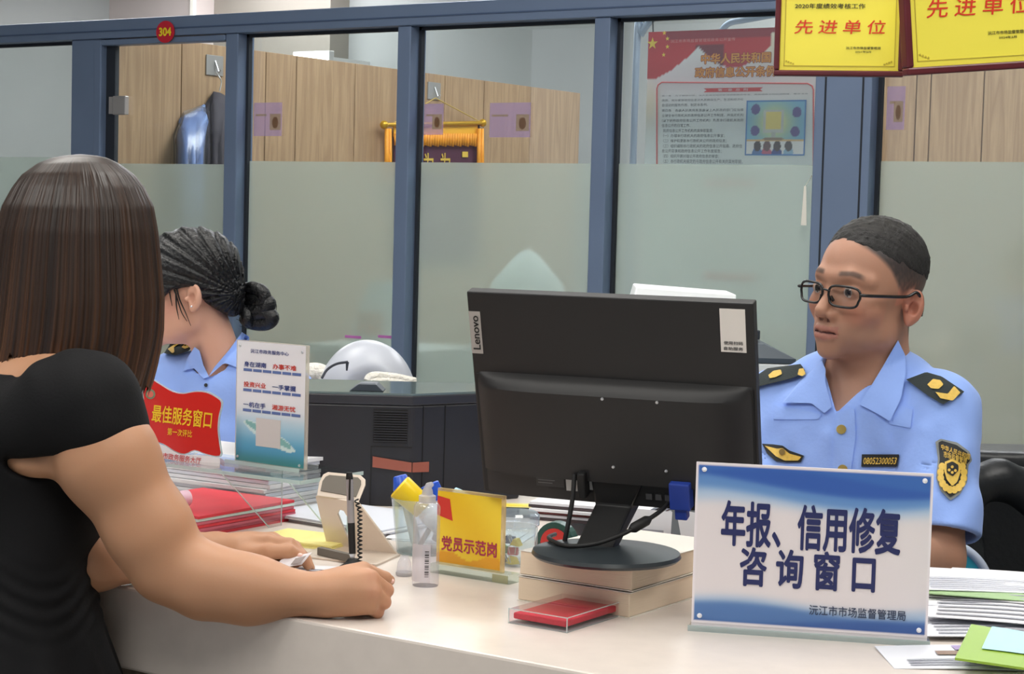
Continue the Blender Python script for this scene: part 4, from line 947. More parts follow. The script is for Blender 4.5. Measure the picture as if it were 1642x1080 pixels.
# --- A4 desk sign in an acrylic stand
A, B = onz(1108, 1010), onz(1486, 1036)
W = float(np.linalg.norm(B - A)); H = 0.214; Z0 = 0.011
sg = thing('desk_sign', 'large blue and white acrylic desk sign with bold navy lettering beside the book stack', 'sign', A, ang(A, B))
MB().box(-0.004, W + 0.004, -0.004, 0.075, 0.0, 0.005).build('base_plate', m_acr, sg, bevel=0.001)
MB().box(-0.004, W + 0.004, -0.005, -0.004, 0.0, 0.008).build('base_edge', m_acr_edge, sg)
MB().box(0, W, 0.0, 0.003, Z0 - 0.006, Z0 + H).build('backing_plate', mat('pinkish white acrylic', (232, 224, 228), 0.25), sg, bevel=0.0008)
def sign_art(U, V):
    c = np.tile(np.array([226, 218, 220.0]), (len(U), 1))
    def mixto(rgb, a): c[:] = c * (1 - a[:, None]) + np.array(rgb, float) * a[:, None]
    s = lambda t: 1 / (1 + np.exp(-np.clip(t, -40, 40)))
    b1 = 0.745 + 0.03 * np.sin(U * 5.2 + 0.9) ; mixto((160, 190, 222), s((V - b1) * 60) * 0.8)
    b2 = 0.80 + 0.045 * np.sin(U * 4.6 + 1.5); mixto((84, 132, 196), s((V - b2) * 90) * 0.85)
    b3 = 0.885 + 0.06 * np.sin(U * 3.4 + 2.2); mixto((44, 84, 168), s((V - b3) * 140) * 0.85)
    b4 = 0.93 + 0.05 * np.sin(U * 4.2 + 0.2); mixto((70, 120, 190), s((V - b4) * 120) * 0.5)
    d1 = 0.155 + 0.025 * np.sin(U * 6.2 + 0.4); mixto((150, 180, 212), s((d1 - V) * 70) * 0.8)
    d2 = 0.115 + 0.03 * np.sin(U * 5.0 + 0.6); mixto((72, 112, 172), s((d2 - V) * 120) * 0.9)
    d3 = 0.05 + 0.035 * np.sin(U * 4.4 + 4.0); mixto((52, 88, 156), s((d3 - V) * 120) * 0.9)
    e = (U < 0.012) | (U > 0.988) | (V < 0.018) | (V > 0.982); c[e] = (234, 226, 230)
    return c
sf_ = graphic('printed_face', 0, W, Z0, Z0 + H, 150, 90, sign_art, sg, -0.0006)
m_navy = mat('navy print', (30, 38, 92), 0.5)
text('年报、信用修复', W * 0.495, Z0 + H * 0.632, W * 0.76, H * 0.285, m_navy, sf_, -0.0014, 0.022)
text('咨 询 窗 口', W * 0.488, Z0 + H * 0.370, W * 0.575, H * 0.245, m_navy, sf_, -0.0014, 0.022)
text('沅江市市场监督管理局', W * 0.705, Z0 + H * 0.128, W * 0.405, H * 0.062, mat('dark slate print', (44, 58, 88), 0.5), sf_, -0.0014, 0.006)
for u, v in ((0.035, 0.045), (0.965, 0.045), (0.035, 0.955), (0.965, 0.955)):
    MB().lathe([(0.0001, 0.0022), (0.0028, 0.0014), (0.0034, 0.0)], 12, M=Matrix.Translation((W * u, -0.0008, Z0 + H * v)) @ Matrix.Rotation(math.pi / 2, 4, 'X')).build('pin', mat('white pin', (240, 240, 244), 0.3), sg)

# --- two thick books under the monitor
bl_, bc_ = onz(829, 962), onz(1015, 990); BW = float(bc_[0] - bl_[0]); BD = 0.27
m_page = mat('cream page edges', (226, 207, 182), 0.8, var=0.015, vscale=3, bump=0.12, bscale=30, stretch=(0.4, 0.4, 25))
m_cover = mat('plain paper cover', (222, 216, 206), 0.55)
for i, (z, lab) in enumerate(((0.0, 'thick cream paged book at the bottom of the stack under the monitor'), (0.037, 'thick cream paged book with a curled cover right under the monitor foot'))):
    bk = thing('book', lab, 'book', (bl_[0] + 0.002 * i, bl_[1], CT + z), 0.008 * i, 'books under the monitor')
    MB().box(0.001, BW - 0.002, 0.001, BD - 0.002, 0.0014, 0.0340).build('page_block', m_page, bk, bevel=0.0012)
    MB().box(0, BW, 0, BD, 0, 0.0013).build('cover', m_cover, bk)
    if i == 0: MB().box(0, BW, 0, BD, 0.0341, 0.0352).build('cover', m_cover, bk)
    else: MB().surf(lambda u, v: (BW * u, BD * v, 0.0346 + 0.010 * max(0, u - 0.82) / 0.18 * max(0, 1 - v * 3.2)), 20, 20).build('cover', m_cover, bk, solid=0.0008)
ZB = CT + 0.0730

# --- monitor, seen from behind
bc = onz(972, 893, ZB)
a_, tau = math.radians(21.5), math.radians(16.0); MW, MH = 0.419, 0.310
pd = RT * math.cos(a_) - FWH * math.sin(a_); nb = -FWH * math.cos(a_) - RT * math.sin(a_)
mo = thing('monitor', 'black computer monitor seen from behind on a round foot', 'monitor', bc, math.atan2(pd[1], pd[0]))
mi = mo.matrix_basis.inverted() if False else (Matrix.Translation(Vector(bc)) @ Matrix.Rotation(math.atan2(pd[1], pd[0]), 4, 'Z')).inverted()
pc_ = Vector(V(995, 801, 2.70)); Lc = mi @ pc_
PM = Matrix.Translation(Lc) @ Matrix.Rotation(tau, 4, 'X')          # panel frame: x along the panel, -y towards us (back of the screen), z up the panel
scr = MB().box(-MW / 2, MW / 2, -0.010, 0.010, 0, MH).build('panel', m_black, mo, bevel=0.002, M=PM)
MB().box(-MW / 2 + 0.006, MW / 2 - 0.006, 0.0100, 0.0106, 0.016, MH - 0.006).build('screen', mat('dark screen', (40, 60, 90), 0.15, emit=0.4), mo, M=PM)
def hous(u, v):
    # thicker lower housing with a soft ridge
    x = (-MW / 2 + 0.004) + (MW - 0.008) * u; zt = MH * 0.60; z = 0.004 + zt * v
    e = min(u, 1 - u); t = 0.026 * (1 - math.exp(-e * 16)) * (1 if v < 0.90 else max(0, (1 - v) / 0.10) ** 0.5)
    if v < 0.20: t *= 0.55
    return (x, -0.0095 - t, z)
hs_ = MB().surf(hous, 60, 50).build('housing', m_black, mo, smooth=0.5, M=PM)
MB().box(-MW / 2 + 0.004, MW / 2 - 0.004, -0.012, -0.0095, 0.003, MH * 0.60).build('housing_rim', m_black2, mo, M=PM)
for x, z in ((-0.005, 0.545), (0.075, 0.545), (0.005, 0.215), (0.083, 0.215)):
    MB().lathe([(0.0022, -0.001), (0.0022, 0.001), (0.0012, 0.0014)], 10, M=Matrix.Translation((x, -0.0362, MH * z)) @ Matrix.Rotation(math.pi / 2, 4, 'X')).build('screw', m_screw, hs_)
# port bay, label and connectors
MB().box(-0.10, 0.17, -0.0255, -0.0245, 0.020, 0.056).build('port_bay', m_black2, scr)
MB().box(-0.118, -0.075, -0.0262, -0.0255, 0.024, 0.056).build('rating_label', mat('dark label', (52, 52, 54), 0.5), scr)
for i in range(6): MB().box(-0.115, -0.093 + 0.004 * (i % 3), -0.0266, -0.0262, 0.029 + i * 0.0042, 0.0302 + i * 0.0042).build('label_line', mat('grey label print', (120, 120, 122), 0.6), scr)
MB().box(-0.072, -0.055, -0.0264, -0.0255, 0.020, 0.052).build('torn_label', mat('white torn label', (206, 204, 200), 0.6), scr); MB().box(-0.040, -0.020, -0.0264, -0.0255, 0.024, 0.052).build('torn_label', mat('white torn label'), scr)
for x in (0.048, 0.062, 0.076): MB().box(x, x + 0.009, -0.0275, -0.0255, 0.017, 0.026).build('port', mat('grey port', (96, 96, 98), 0.4, 0.5), scr)
MB().box(0.088, 0.118, -0.046, -0.025, 0.012, 0.052).box(0.094, 0.112, -0.043, -0.028, -0.004, 0.012).build('video_plug', mat('blue plug', (36, 62, 150), 0.45), scr, bevel=0.002)
MB().box(0.127, 0.137, -0.0264, -0.0255, 0.034, 0.050).build('warning_label', mat('yellow label', (206, 190, 60), 0.6), scr)
MB().box(-0.0475, -0.036, -0.046, -0.025, 0.018, 0.056).build('power_plug', m_black2, scr, bevel=0.002)
# brand plate and service sticker
bp = MB().box(-MW / 2 + 0.001, -MW / 2 + 0.0185, -0.0108, -0.0100, MH * 0.700, MH * 0.905).build('brand_plate', mat('grey brand plate', (168, 162, 158), 0.35), scr)
Mt = Matrix.Translation((-MW / 2 + 0.0098, -0.0112, MH * 0.8025)) @ Matrix.Rotation(-math.pi / 2, 4, 'Y')
text('Lenovo', 0, 0, MH * 0.165, 0.0115, m_black2, scr, 0.0, 0.012, M=Mt)
MB().box(MW / 2 - 0.0470, MW / 2 - 0.0115, -0.0108, -0.0100, MH * 0.772, MH * 0.972).build('service_sticker', mat('white sticker', (228, 222, 216), 0.5), scr)
for k, s_ in enumerate(('使用扫码', '自助服务')): text(s_, MW / 2 - 0.0293, MH * (0.815 - 0.026 * k), 0.027, 0.0050, mat('grey print', (90, 88, 88), 0.6), scr, -0.0112, 0.008, 2)
# neck and foot
nt = PM @ Vector((-0.005, -0.030, 0.035)); nk = MB()
prof = [(0.030, 0.015), (0.027, 0.015), (0.026, 0.014), (0.026, 0.014)]
yb0, yt0 = 0.0, nt[1]
for (x0, x1, col_, nm) in ((-0.028, 0.028, m_black, 'neck'),):
    cx_ = nt[0]
    nk.add([(cx_ - 0.024, -0.012, 0.004), (cx_ + 0.030, -0.012, 0.004), (cx_ + 0.030, 0.020, 0.004), (cx_ - 0.024, 0.020, 0.004),
            (cx_ - 0.024, yt0 + 0.010, 0.060), (cx_ + 0.030, yt0 + 0.010, 0.060), (cx_ + 0.034, yt0 + 0.045, 0.060), (cx_ - 0.028, yt0 + 0.045, 0.060),
            (cx_ - 0.028, yt0 - 0.012, 0.115), (cx_ + 0.060, yt0 - 0.012, 0.115), (cx_ + 0.060, yt0 + 0.030, 0.115), (cx_ - 0.028, yt0 + 0.030, 0.115)],
           [(0, 1, 5, 4), (1, 2, 6, 5), (2, 3, 7, 6), (3, 0, 4, 7), (4, 5, 9, 8), (5, 6, 10, 9), (6, 7, 11, 10), (7, 4, 8, 11), (3, 2, 1, 0), (8, 9, 10, 11)])
    nk.build('neck', m_black2, mo, bevel=0.003)
MB().lathe([(0.0001, 0.0), (0.100, 0.0), (0.104, 0.004), (0.102, 0.009), (0.05, 0.013), (0.0001, 0.014)], 48, closed=False).build('foot', mat('satin black foot', (44, 50, 54), 0.32), mo, smooth=0.7)
def loc(P): return mi @ Vector(P)
cabA = [V(1078, 790, 2.655), V(1070, 808, 2.64), V(1055, 822, 2.62), V(1030, 838, 2.60), V(1000, 855, 2.585), V(960, 870, 2.575), V(925, 875, 2.58), V(900, 873, 2.60), V(880, 862, 2.66), V(890, 856, 2.76)]
MB().tube(smooth_line([loc(p) for p in cabA], 6), 0.0032, 8).build('video_cable', m_black2, mo, smooth=1.2)
MB().tube([loc(V(1042, 831, 2.612)), loc(V(1037, 834, 2.608)), loc(V(1016, 846, 2.594)), loc(V(1011, 849, 2.590))], [0.004, 0.0072, 0.0072, 0.004], 12).build('ferrite_bead', m_black2, mo, smooth=0.8)
cabB = [V(921, 760, 2.67), V(918, 800, 2.665), V(910, 845, 2.66), V(906, 868, 2.66), V(912, 876, 2.66)]
MB().tube(smooth_line([loc(p) for p in cabB], 6), 0.0036, 8).build('power_cable', m_black2, mo, smooth=1.2)

# --- red ink pad in a clear case
pl, pf = onz(817, 998), onz(907, 1013)
ip = thing('ink_pad', 'red ink pad in a clear plastic case on the counter', 'ink pad', (pl[0], pl[1] - 0.002, CT), 0.0)
PX, PY = float(pf[0] - pl[0]) + 0.004, 0.138
MB().box(0, PX, 0, PY, 0, 0.020).build('case', mat_clear('clear case', (250, 240, 242), 0.06), ip, bevel=0.001)
MB().box(-0.0004, PX + 0.0004, -0.0004, PY + 0.0004, 0.0, 0.0016).build('case_rim', m_acr_edge, ip)
for x in (0, PX): MB().box(x - 0.0007, x + 0.0007, -0.0006, 0.0006, 0, 0.020).build('case_edge', m_acr_edge, ip)
MB().box(-0.0006, PX + 0.0006, -0.0008, 0.0002, 0.0192, 0.0204).build('case_edge', m_acr_edge, ip); MB().box(PX - 0.0002, PX + 0.0008, 0, PY, 0.0192, 0.0204).build('case_edge', m_acr_edge, ip)
MB().box(0.004, PX - 0.004, 0.004, PY - 0.004, 0.006, 0.0145).build('pad', mat('crimson felt', (196, 32, 58), 0.8, var=0.1, bump=0.2, bscale=300), ip, bevel=0.002)

# --- small yellow acrylic sign
yl = onz(702, 916); ys = thing('desk_sign', 'small yellow acrylic sign with a red flag corner beside the clear bottle', 'sign', (yl[0] - 0.004, yl[1], CT))
YW_, YZ, YH = 0.118, 0.016, 0.108
MB().box(-0.004, YW_ + 0.026, -0.014, 0.016, 0, 0.014).build('base_block', mat_clear('thick acrylic', (238, 246, 242), 0.10, 0.02, 0.18, (222, 228, 214)), ys, bevel=0.0015)
MB().box(YW_ - 0.004, YW_ + 0.024, -0.0145, -0.0138, 0.001, 0.013).build('base_facet', mat_clear('yellowish acrylic facet', (226, 224, 196), 0.1, 0.05, 0.5, (206, 204, 178)), ys)
MB().box(0, YW_ + 0.004, 0.0, 0.007, 0.012, YZ + YH + 0.004).build('holder_plate', mat_clear('cream acrylic', (250, 240, 214), 0.05, 0.02, 0.35, (238, 216, 168)), ys, bevel=0.001)
def yellow_art(U, V):
    c = np.empty((len(U), 3)); c[:] = (240, 196, 40); t = np.clip(0.5 + 0.5 * np.sin(U * 5 + V * 4), 0, 1)[:, None]; c += t * np.array([8, 18, 20]) ; 
    b = V < 0.12 + 0.05 * np.sin(U * 9); c[b] = (232, 164, 40); return np.clip(c, 0, 255)
yf_ = graphic('printed_face', 0.001, YW_, YZ, YZ + YH, 40, 40, yellow_art, ys, -0.0006)
MB().prism([(0.001, YZ + YH * 0.93), (0.024, YZ + YH * 0.90), (0.030, YZ + YH * 0.60), (0.001, YZ + YH * 0.66)], -0.0012, -0.0008).build('flag_print', mat('red flag print', (214, 58, 48), 0.5), yf_)
text('党员示范岗', YW_ * 0.52, YZ + YH * 0.275, YW_ * 0.86, YH * 0.21, mat('magenta print', (176, 44, 84), 0.5), yf_, -0.0014, 0.014)

# --- clear squeeze bottle with barcode
bo = onz(682, 938); bt = thing('squeeze_bottle', 'clear plastic squeeze bottle with nozzle and barcode label', 'bottle', bo)
m_bott = mat_clear('frosted clear plastic', (248, 248, 252), 0.09, 0.06, 0.13, (240, 240, 246))
MB().lathe([(0.0185, 0.0), (0.0195, 0.003), (0.0195, 0.098), (0.0185, 0.104), (0.0195, 0.107), (0.0195, 0.116), (0.016, 0.122), (0.011, 0.124)], 32).build('body', m_bott, bt, smooth=0.7)
MB().lathe([(0.0125, 0.122), (0.0125, 0.132), (0.0085, 0.134), (0.0075, 0.140), (0.006, 0.143)], 24).build('collar', mat_clear('milky plastic', (240, 240, 240), 0.06, 0.1, 0.55, (230, 228, 228)), bt, smooth=0.6)
MB().tube([(0, 0, 0.142), (0.002, 0, 0.147), (0.008, 0, 0.150)], [0.0058, 0.0052, 0.0035], 12).build('nozzle', mat_clear('milky plastic'), bt, smooth=0.8)
MB().surf(lambda u, v: (0.0199 * math.cos(-2.6 + 2.0 * u), 0.0199 * math.sin(-2.6 + 2.0 * u), 0.008 + 0.055 * v), 16, 1).build('label', mat_clear('sheer label', (250, 246, 250), 0.05, 0.2, 0.5, (238, 234, 240)), bt, smooth=3.2)
for i in range(14):
    a0 = -1.02 + 0.0; z0 = 0.016 + i * 0.0028; th = 0.0008 + 0.0011 * ((i * 7) % 3) / 2
    MB().surf(lambda u, v: (0.0202 * math.cos(a0 + 0.30 * u), 0.0202 * math.sin(a0 + 0.30 * u), z0 + th * v), 4, 1).build('barcode_bar', m_black2, bt)
cp = onz(648, 922); cc = thing('bottle_cap', 'small translucent plastic cap standing by the clear bottle', 'cap', cp)
MB().lathe([(0.011, 0), (0.012, 0.004), (0.010, 0.020), (0.007, 0.026), (0.0055, 0.030)], 20).build('cap_body', m_bott, cc, smooth=0.7)
MB().lathe([(0.0118, 0.0), (0.0126, 0.001), (0.0126, 0.005), (0.0116, 0.006)], 20).build('cap_ring', mat_clear('milky plastic'), cc, smooth=0.7)

# --- pen cup and what stands in it
cu = onz(676, 885); cup_ = thing('pen_cup', 'clear plastic pen cup holding glue and markers', 'pen cup', cu)
MB().lathe([(0.040, 0.001), (0.050, 0.086), (0.052, 0.088), (0.0505, 0.0895), (0.048, 0.086), (0.038, 0.004), (0.0001, 0.003)], 36, closed=False).build('wall', mat_clear('clear cup plastic', (244, 249, 250), 0.09, 0.03, 0.10, (228, 238, 242)), cup_, smooth=0.8)
MB().lathe([(0.0001, 0.0), (0.040, 0.0), (0.040, 0.0015), (0.0001, 0.0015)], 36, closed=False).build('bottom', m_acr_edge, cup_)
cd = depth(cu)
def stick(name, label, p0, p1, segs, dd=0.0, cat='pen', dd1=None):
    """a stick from pixel p0 (foot) to p1 (top); segs: (part, t0, t1, r0, r1, material)"""
    a = V(*p0, cd + dd); b = V(*p1, cd + (dd if dd1 is None else dd1)); t = thing(name, label, cat, a)
    for nm, t0, t1, r0, r1, m in segs:
        q0, q1 = (b - a) * t0, (b - a) * t1; e = (q1 - q0) * 0.04
        MB().tube([q0, q0 + e, q1 - e, q1], [r0 * 0.9, r0, r1, r1 * 0.9], 18).build(nm, m, t, smooth=0.7)
    return t
m_wp = mat('white plastic', (232, 236, 240), 0.35); m_yc = mat('yellow cap', (240, 206, 32), 0.35); m_bc = mat('blue cap', (36, 82, 196), 0.35)
stick('glue_bottle', 'white glue bottle with a wide yellow cap leaning out of the pen cup', (728, 858), (640, 779), [('body', 0.0, 0.48, 0.019, 0.018, m_wp), ('shoulder', 0.48, 0.56, 0.018, 0.013, m_wp), ('cap', 0.54, 1.0, 0.0190, 0.0215, m_yc), ('cap_mouth', 0.995, 1.004, 0.0185, 0.0175, mat('dark yellow', (190, 156, 20), 0.5))], -0.012, 'glue')
stick('marker', 'blue topped marker standing behind the yellow glue cap', (668, 872), (641, 762), [('barrel', 0.0, 0.84, 0.0085, 0.0085, m_wp), ('cap', 0.80, 1.0, 0.0165, 0.0110, m_bc)], 0.016)
stick('glue_stick', 'white glue stick with a bright blue cap tilted in the pen cup', (727, 862), (688, 776), [('barrel', 0.0, 0.72, 0.0115, 0.0115, m_wp), ('cap', 0.70, 1.0, 0.0165, 0.0160, m_bc)], 0.010, 'glue')
stick('correction_tube', 'pale blue capped tube at the right of the pen cup', (700, 868), (741, 786), [('barrel', 0.0, 0.74, 0.010, 0.0105, m_wp), ('cap', 0.72, 1.0, 0.0160, 0.0120, mat('pale blue plastic', (170, 212, 232), 0.35))], 0.022, 'tube')
stick('ballpoint_pen', 'slim grey pen lying across the pen cup', (672, 876), (716, 800), [('barrel', 0.0, 0.9, 0.0042, 0.0042, mat('grey plastic', (150, 156, 160), 0.4)), ('clicker', 0.9, 1.0, 0.003, 0.003, m_black2)], -0.002)

# --- jar of binder clips
jp = onz(824, 903); jr = thing('clip_jar', 'round clear jar of colourful binder clips behind the yellow sign', 'jar', jp)
MB().lathe([(0.034, 0.0), (0.036, 0.004), (0.036, 0.058), (0.034, 0.060), (0.0325, 0.056), (0.0325, 0.004), (0.0001, 0.003)], 32, closed=False).build('wall', mat_clear('clear cup plastic'), jr, smooth=0.8)
MB().lathe([(0.0001, 0.082), (0.034, 0.082), (0.0385, 0.078), (0.0385, 0.062), (0.036, 0.060)], 32, closed=False).build('lid', mat_clear('bluish clear lid', (228, 238, 246), 0.14, 0.05, 0.2, (206, 220, 232)), jr, smooth=0.7)
def clip(x, y, z, a, m, lab):
    c = thing('binder_clip', lab, 'clip', (jp[0] + x, jp[1] + y, CT + z), a, 'binder clips in the jar')
    MB().prism([(-0.008, 0), (0.008, 0), (0.002, 0.011), (-0.002, 0.011)], -0.008, 0.008).build('clamp', m, c)
    MB().tube(smooth_line([(-0.007, -0.004, 0.002), (-0.012, -0.005, 0.014), (-0.012, 0.005, 0.014), (-0.007, 0.004, 0.002)], 5), 0.0007, 6).build('wire_handle', m_screw, c)
for x, y, z, a, rgb, nm in ((-0.012, -0.014, 0.004, 0.3, (40, 42, 44), 'black'), (0.010, -0.018, 0.004, 1.2, (230, 200, 40), 'yellow'), (0.006, -0.012, 0.017, 2.0, (190, 40, 52), 'red'), (-0.010, -0.010, 0.018, 0.8, (56, 130, 76), 'green'), (0.010, -0.010, 0.031, 0.2, (226, 196, 52), 'pale yellow'), (-0.013, 0.008, 0.030, 1.6, (46, 66, 110), 'dark blue')):
    clip(x, y, z, a, mat('clip ' + nm, rgb, 0.4), nm + ' binder clip inside the clear jar')

# --- phone stand
m_alu = mat('champagne aluminium', (208, 194, 180), 0.35, 0.35)
b0, b1, b2, b3 = onz(478, 893), onz(527, 874), onz(642, 891), onz(604, 908)
ps = thing('phone_stand', 'champagne metal phone stand with a dark grip pad and slot', 'phone stand', b3)
def sheet(quad3, thick, name, m, parent, origin, bevel=0.001, hole=None):
    """a bent metal sheet: polygon in 3-D with thickness away from the viewer"""
    Q = [np.asarray(q) - origin for q in quad3]; n = np.cross(Q[1] - Q[0], Q[-1] - Q[0]); n = n / np.linalg.norm(n); n = n if np.dot(n, FW) > 0 else -n
    k = len(Q); mb = MB(); mb.add(Q + [q + n * thick for q in Q], [tuple(range(k)), tuple(range(2 * k - 1, k - 1, -1))] + [(i, i + k, (i + 1) % k + k, (i + 1) % k) for i in range(k)])
    return mb.build(name, m, parent, bevel=bevel)
up = np.array([0, 0, 0.0035]); sheet([b0 + up, b1 + up, b2 + up, b3 + up], 0.0035, 'base_plate', m_alu, ps, b3)
d1_ = depth(b1); d2_ = depth(b2)
def UP_(x, y): 
    u = (x - 527) / 115.0; v = (882 - y) / 85.0; return V(x, y, d1_ * (1 - u) + d2_ * u - 0.045 * max(v, 0))
mb = MB(); out = [(527, 875), (508, 794), (575, 803), (640, 889)]; slot = [(562, 868), (543, 822), (546, 815), (553, 817), (562, 832)]
fr = [UP_(*p) - b3 for p in out]; hl_ = [UP_(*p) - b3 for p in slot]
bm_ = bmesh.new(); ov = [bm_.verts.new(p) for p in fr]; hv = [bm_.verts.new(p) for p in hl_]
ed = [bm_.edges.new((ov[i], ov[(i + 1) % 4])) for i in range(4)] + [bm_.edges.new((hv[i], hv[(i + 1) % 5])) for i in range(5)]
bmesh.ops.triangle_fill(bm_, use_beauty=True, edges=ed); bmesh.ops.recalc_face_normals(bm_, faces=bm_.faces); bmesh.ops.solidify(bm_, geom=bm_.faces[:], thickness=0.0035); bmesh.ops.recalc_face_normals(bm_, faces=bm_.faces)
me = bpy.data.meshes.new('upright'); bm_.to_mesh(me); bm_.free(); addmesh('upright', me, m_alu, ps)
dk = depth(UP_(540, 798))
cr = [(508, 794), (512, 772), (518, 760), (526, 756), (578, 761), (586, 768), (586, 776), (575, 803)]
sheet([V(x, y, dk - 0.004 + 0.05 * (798 - y) / 40 * 0.6) for x, y in cr], 0.004, 'cradle', m_alu, ps, b3)
pdp = [(514, 786), (517, 771), (522, 764), (528, 761), (574, 765), (579, 770), (579, 776), (571, 796)]
sheet([V(x, y, dk - 0.0055 + 0.05 * (798 - y) / 40 * 0.6) for x, y in pdp], 0.0025, 'grip_pad', mat('taupe rubber', (104, 98, 90), 0.8), ps, b3, 0)
lp0, lp1 = onz(508, 893), onz(560, 905); MB().box(0, float(np.linalg.norm(lp1 - lp0)), 0, 0.010, 0.0036, 0.016, M=Matrix.Translation(Vector(lp0 - b3)) @ Matrix.Rotation(ang(lp0, lp1), 4, 'Z')).build('front_stop', mat('taupe rubber'), ps, bevel=0.001)
# --- pen on a desk holder with coiled cord
pf_ = onz(566, 912); pn = thing('desk_pen', 'silver and black desk pen standing in its holder with a coiled cord', 'pen', pf_)
MB().lathe([(0.0001, 0.0), (0.020, 0.0), (0.021, 0.004), (0.012, 0.010), (0.008, 0.016), (0.0001, 0.016)], 24, closed=False).build('holder', m_black2, pn, smooth=0.7)
tp = V(560, 757, depth(pf_)) - pf_; ax_ = tp / np.linalg.norm(tp); L_ = float(np.linalg.norm(tp))
def seg(t0, t1, r0, r1, nm, m): MB().tube([ax_ * L_ * t0, ax_ * L_ * t1], [r0, r1], 16).build(nm, m, pn, smooth=0.8)
seg(0.08, 0.16, 0.002, 0.005, 'tip', m_screw); seg(0.16, 0.48, 0.0052, 0.0056, 'grip', m_black2); seg(0.48, 0.93, 0.0056, 0.0054, 'barrel', mat('smoky clear barrel', (170, 168, 172), 0.2, 0.3)); seg(0.93, 1.0, 0.0058, 0.0045, 'cap', m_black2)
MB().box(-0.0012, 0.0012, -0.0075, -0.0058, L_ * 0.72, L_ * 0.97, M=Matrix.Translation((-0.0045, 0.0, 0)) ).build('clip', m_black2, pn)
coil = [np.array(V(577 + 3.2 * math.cos(i * 0.9) - (0 if i > 20 else 6 * (1 - i / 20)), 800 + i * 0.95, depth(pf_))) - pf_ + FWH * 0.004 * math.sin(i * 0.9) for i in range(112)]
MB().tube(coil, 0.0013, 6).build('coiled_cord', m_black2, pn, smooth=1.5)

# --- acrylic riser with two signs
RZ = CT + 0.11; rx0, rx1, ry0, ry1 = -2.42, -1.93, 2.28, 2.44
rs = thing('acrylic_riser', 'clear acrylic shelf riser carrying two small signs', 'riser', (rx0, ry0, CT))
LX, LY = rx1 - rx0, ry1 - ry0
MB().box(0, LX, 0, LY, 0.105, 0.110).build('shelf', m_acr, rs); MB().box(0, LX, -0.0008, 0.0006, 0.1045, 0.1105).build('shelf_edge', m_acr_edge, rs); MB().box(LX - 0.0006, LX + 0.0008, 0, LY, 0.1045, 0.1105).build('shelf_edge', m_acr_edge, rs)
for x in (0.02, 0.315, 0.46):
    MB().prism([(0.004, 0.105), (LY - 0.004, 0.105), (LY - 0.004, 0.0), (LY - 0.035, 0.0)], x, x + 0.003, M=Matrix(((0, 1, 0, 0), (1, 0, 0, 0), (0, 0, 1, 0), (0, 0, 0, 1)))).build('bracket', m_acr, rs)
    MB().tube([(x + 0.0015, 0.004, 0.105), (x + 0.0015, LY - 0.035, 0.0)], 0.0011, 6).build('bracket_edge', m_acr_edge, rs)
    MB().tube([(x + 0.0015, LY - 0.004, 0.105), (x + 0.0015, LY - 0.004, 0.0)], 0.0011, 6).build('bracket_edge', m_acr_edge, rs)
# blue and white leaflet stand
ql, qr = onz(378, 740, RZ), onz(487, 755, RZ); LW = float(np.linalg.norm(qr - ql))
ls = thing('leaflet_stand', 'upright blue and white acrylic notice with three slogans and a ship', 'sign', ql, ang(ql, qr))
LH = 195 / pxm(ql)
MB().box(-0.006, LW + 0.008, -0.02, 0.05, 0.0, 0.004).build('foot', m_acr, ls); MB().box(-0.006, LW + 0.008, -0.0208, -0.0196, 0.0, 0.006).build('foot_edge', m_acr_edge, ls)
MB().box(-0.004, LW + 0.004, 0.001, 0.005, 0.002, LH + 0.001).build('back_plate', mat_clear('cream edge acrylic', (240, 246, 240), 0.08, 0.05, 0.4, (236, 222, 214)), ls, bevel=0.0006)
def leaf_art(U, V):
    c = np.tile(np.array([232, 230, 236.0]), (len(U), 1)); s = lambda t: 1 / (1 + np.exp(-np.clip(t, -40, 40)))
    def mixto(rgb, a): c[:] = c * (1 - a[:, None]) + np.array(rgb, float) * a[:, None]
    mixto((150, 196, 222), s((0.36 - V) * 22) * 0.9); mixto((58, 140, 184), s((0.20 - V) * 24) * 0.85); mixto((60, 128, 132), s((0.06 - V) * 50))
    # ship hull seen from above, running from upper left to lower right
    t = (U - 0.10) / 0.78; cv = 0.33 - 0.20 * t; wd = 0.055 * np.clip(1 - (2 * t - 1) ** 4, 0, 1); hull = ((t > 0) & (t < 1) & (np.abs(V - cv) < wd)); c[hull] = (206, 226, 228)
    deck = ((t > 0.06) & (t < 0.9) & (np.abs(V - cv - 0.012) < wd * 0.55)); c[deck] = (126, 178, 178)
    return c
lf_ = graphic('printed_face', 0, LW, 0.004, LH, 60, 100, leaf_art, ls, -0.0004)
mb_blue, mb_red = mat('blue print', (52, 70, 140), 0.5), mat('red print', (212, 58, 42), 0.5)
text('沅江市政务服务中心', LW * 0.48, LH * 0.925, LW * 0.56, LH * 0.033, mb_blue, lf_, -0.0010, 0.004, 2)
for k, (l, lc, r, rc) in enumerate((('身在湖南', mb_blue, '办事不难', mb_red), ('投资兴业', mb_red, '一手掌握', mb_blue), ('一机在手', mb_blue, '湘游无忧', mb_red))):
    zz = LH * (0.815 - 0.165 * k); text(l, LW * 0.27, zz, LW * 0.33, LH * 0.044, lc, lf_, -0.0010, 0.012, 2); text(r, LW * 0.70, zz, LW * 0.34, LH * 0.044, rc, lf_, -0.0010, 0.012, 2)
    for i in range(6): MB().box(LW * (0.10 + 0.143 * i), LW * (0.10 + 0.143 * i + 0.125), -0.0011, -0.0007, zz - LH * 0.058, zz - LH * 0.036).build('caption_bar', mat('caption blue', (92, 112, 168), 0.5), lf_)
MB().box(LW * 0.30, LW * 0.66, -0.0011, -0.0007, LH * 0.155, LH * 0.385).build('blank_panel', mat('pale panel', (206, 200, 200), 0.5), lf_)
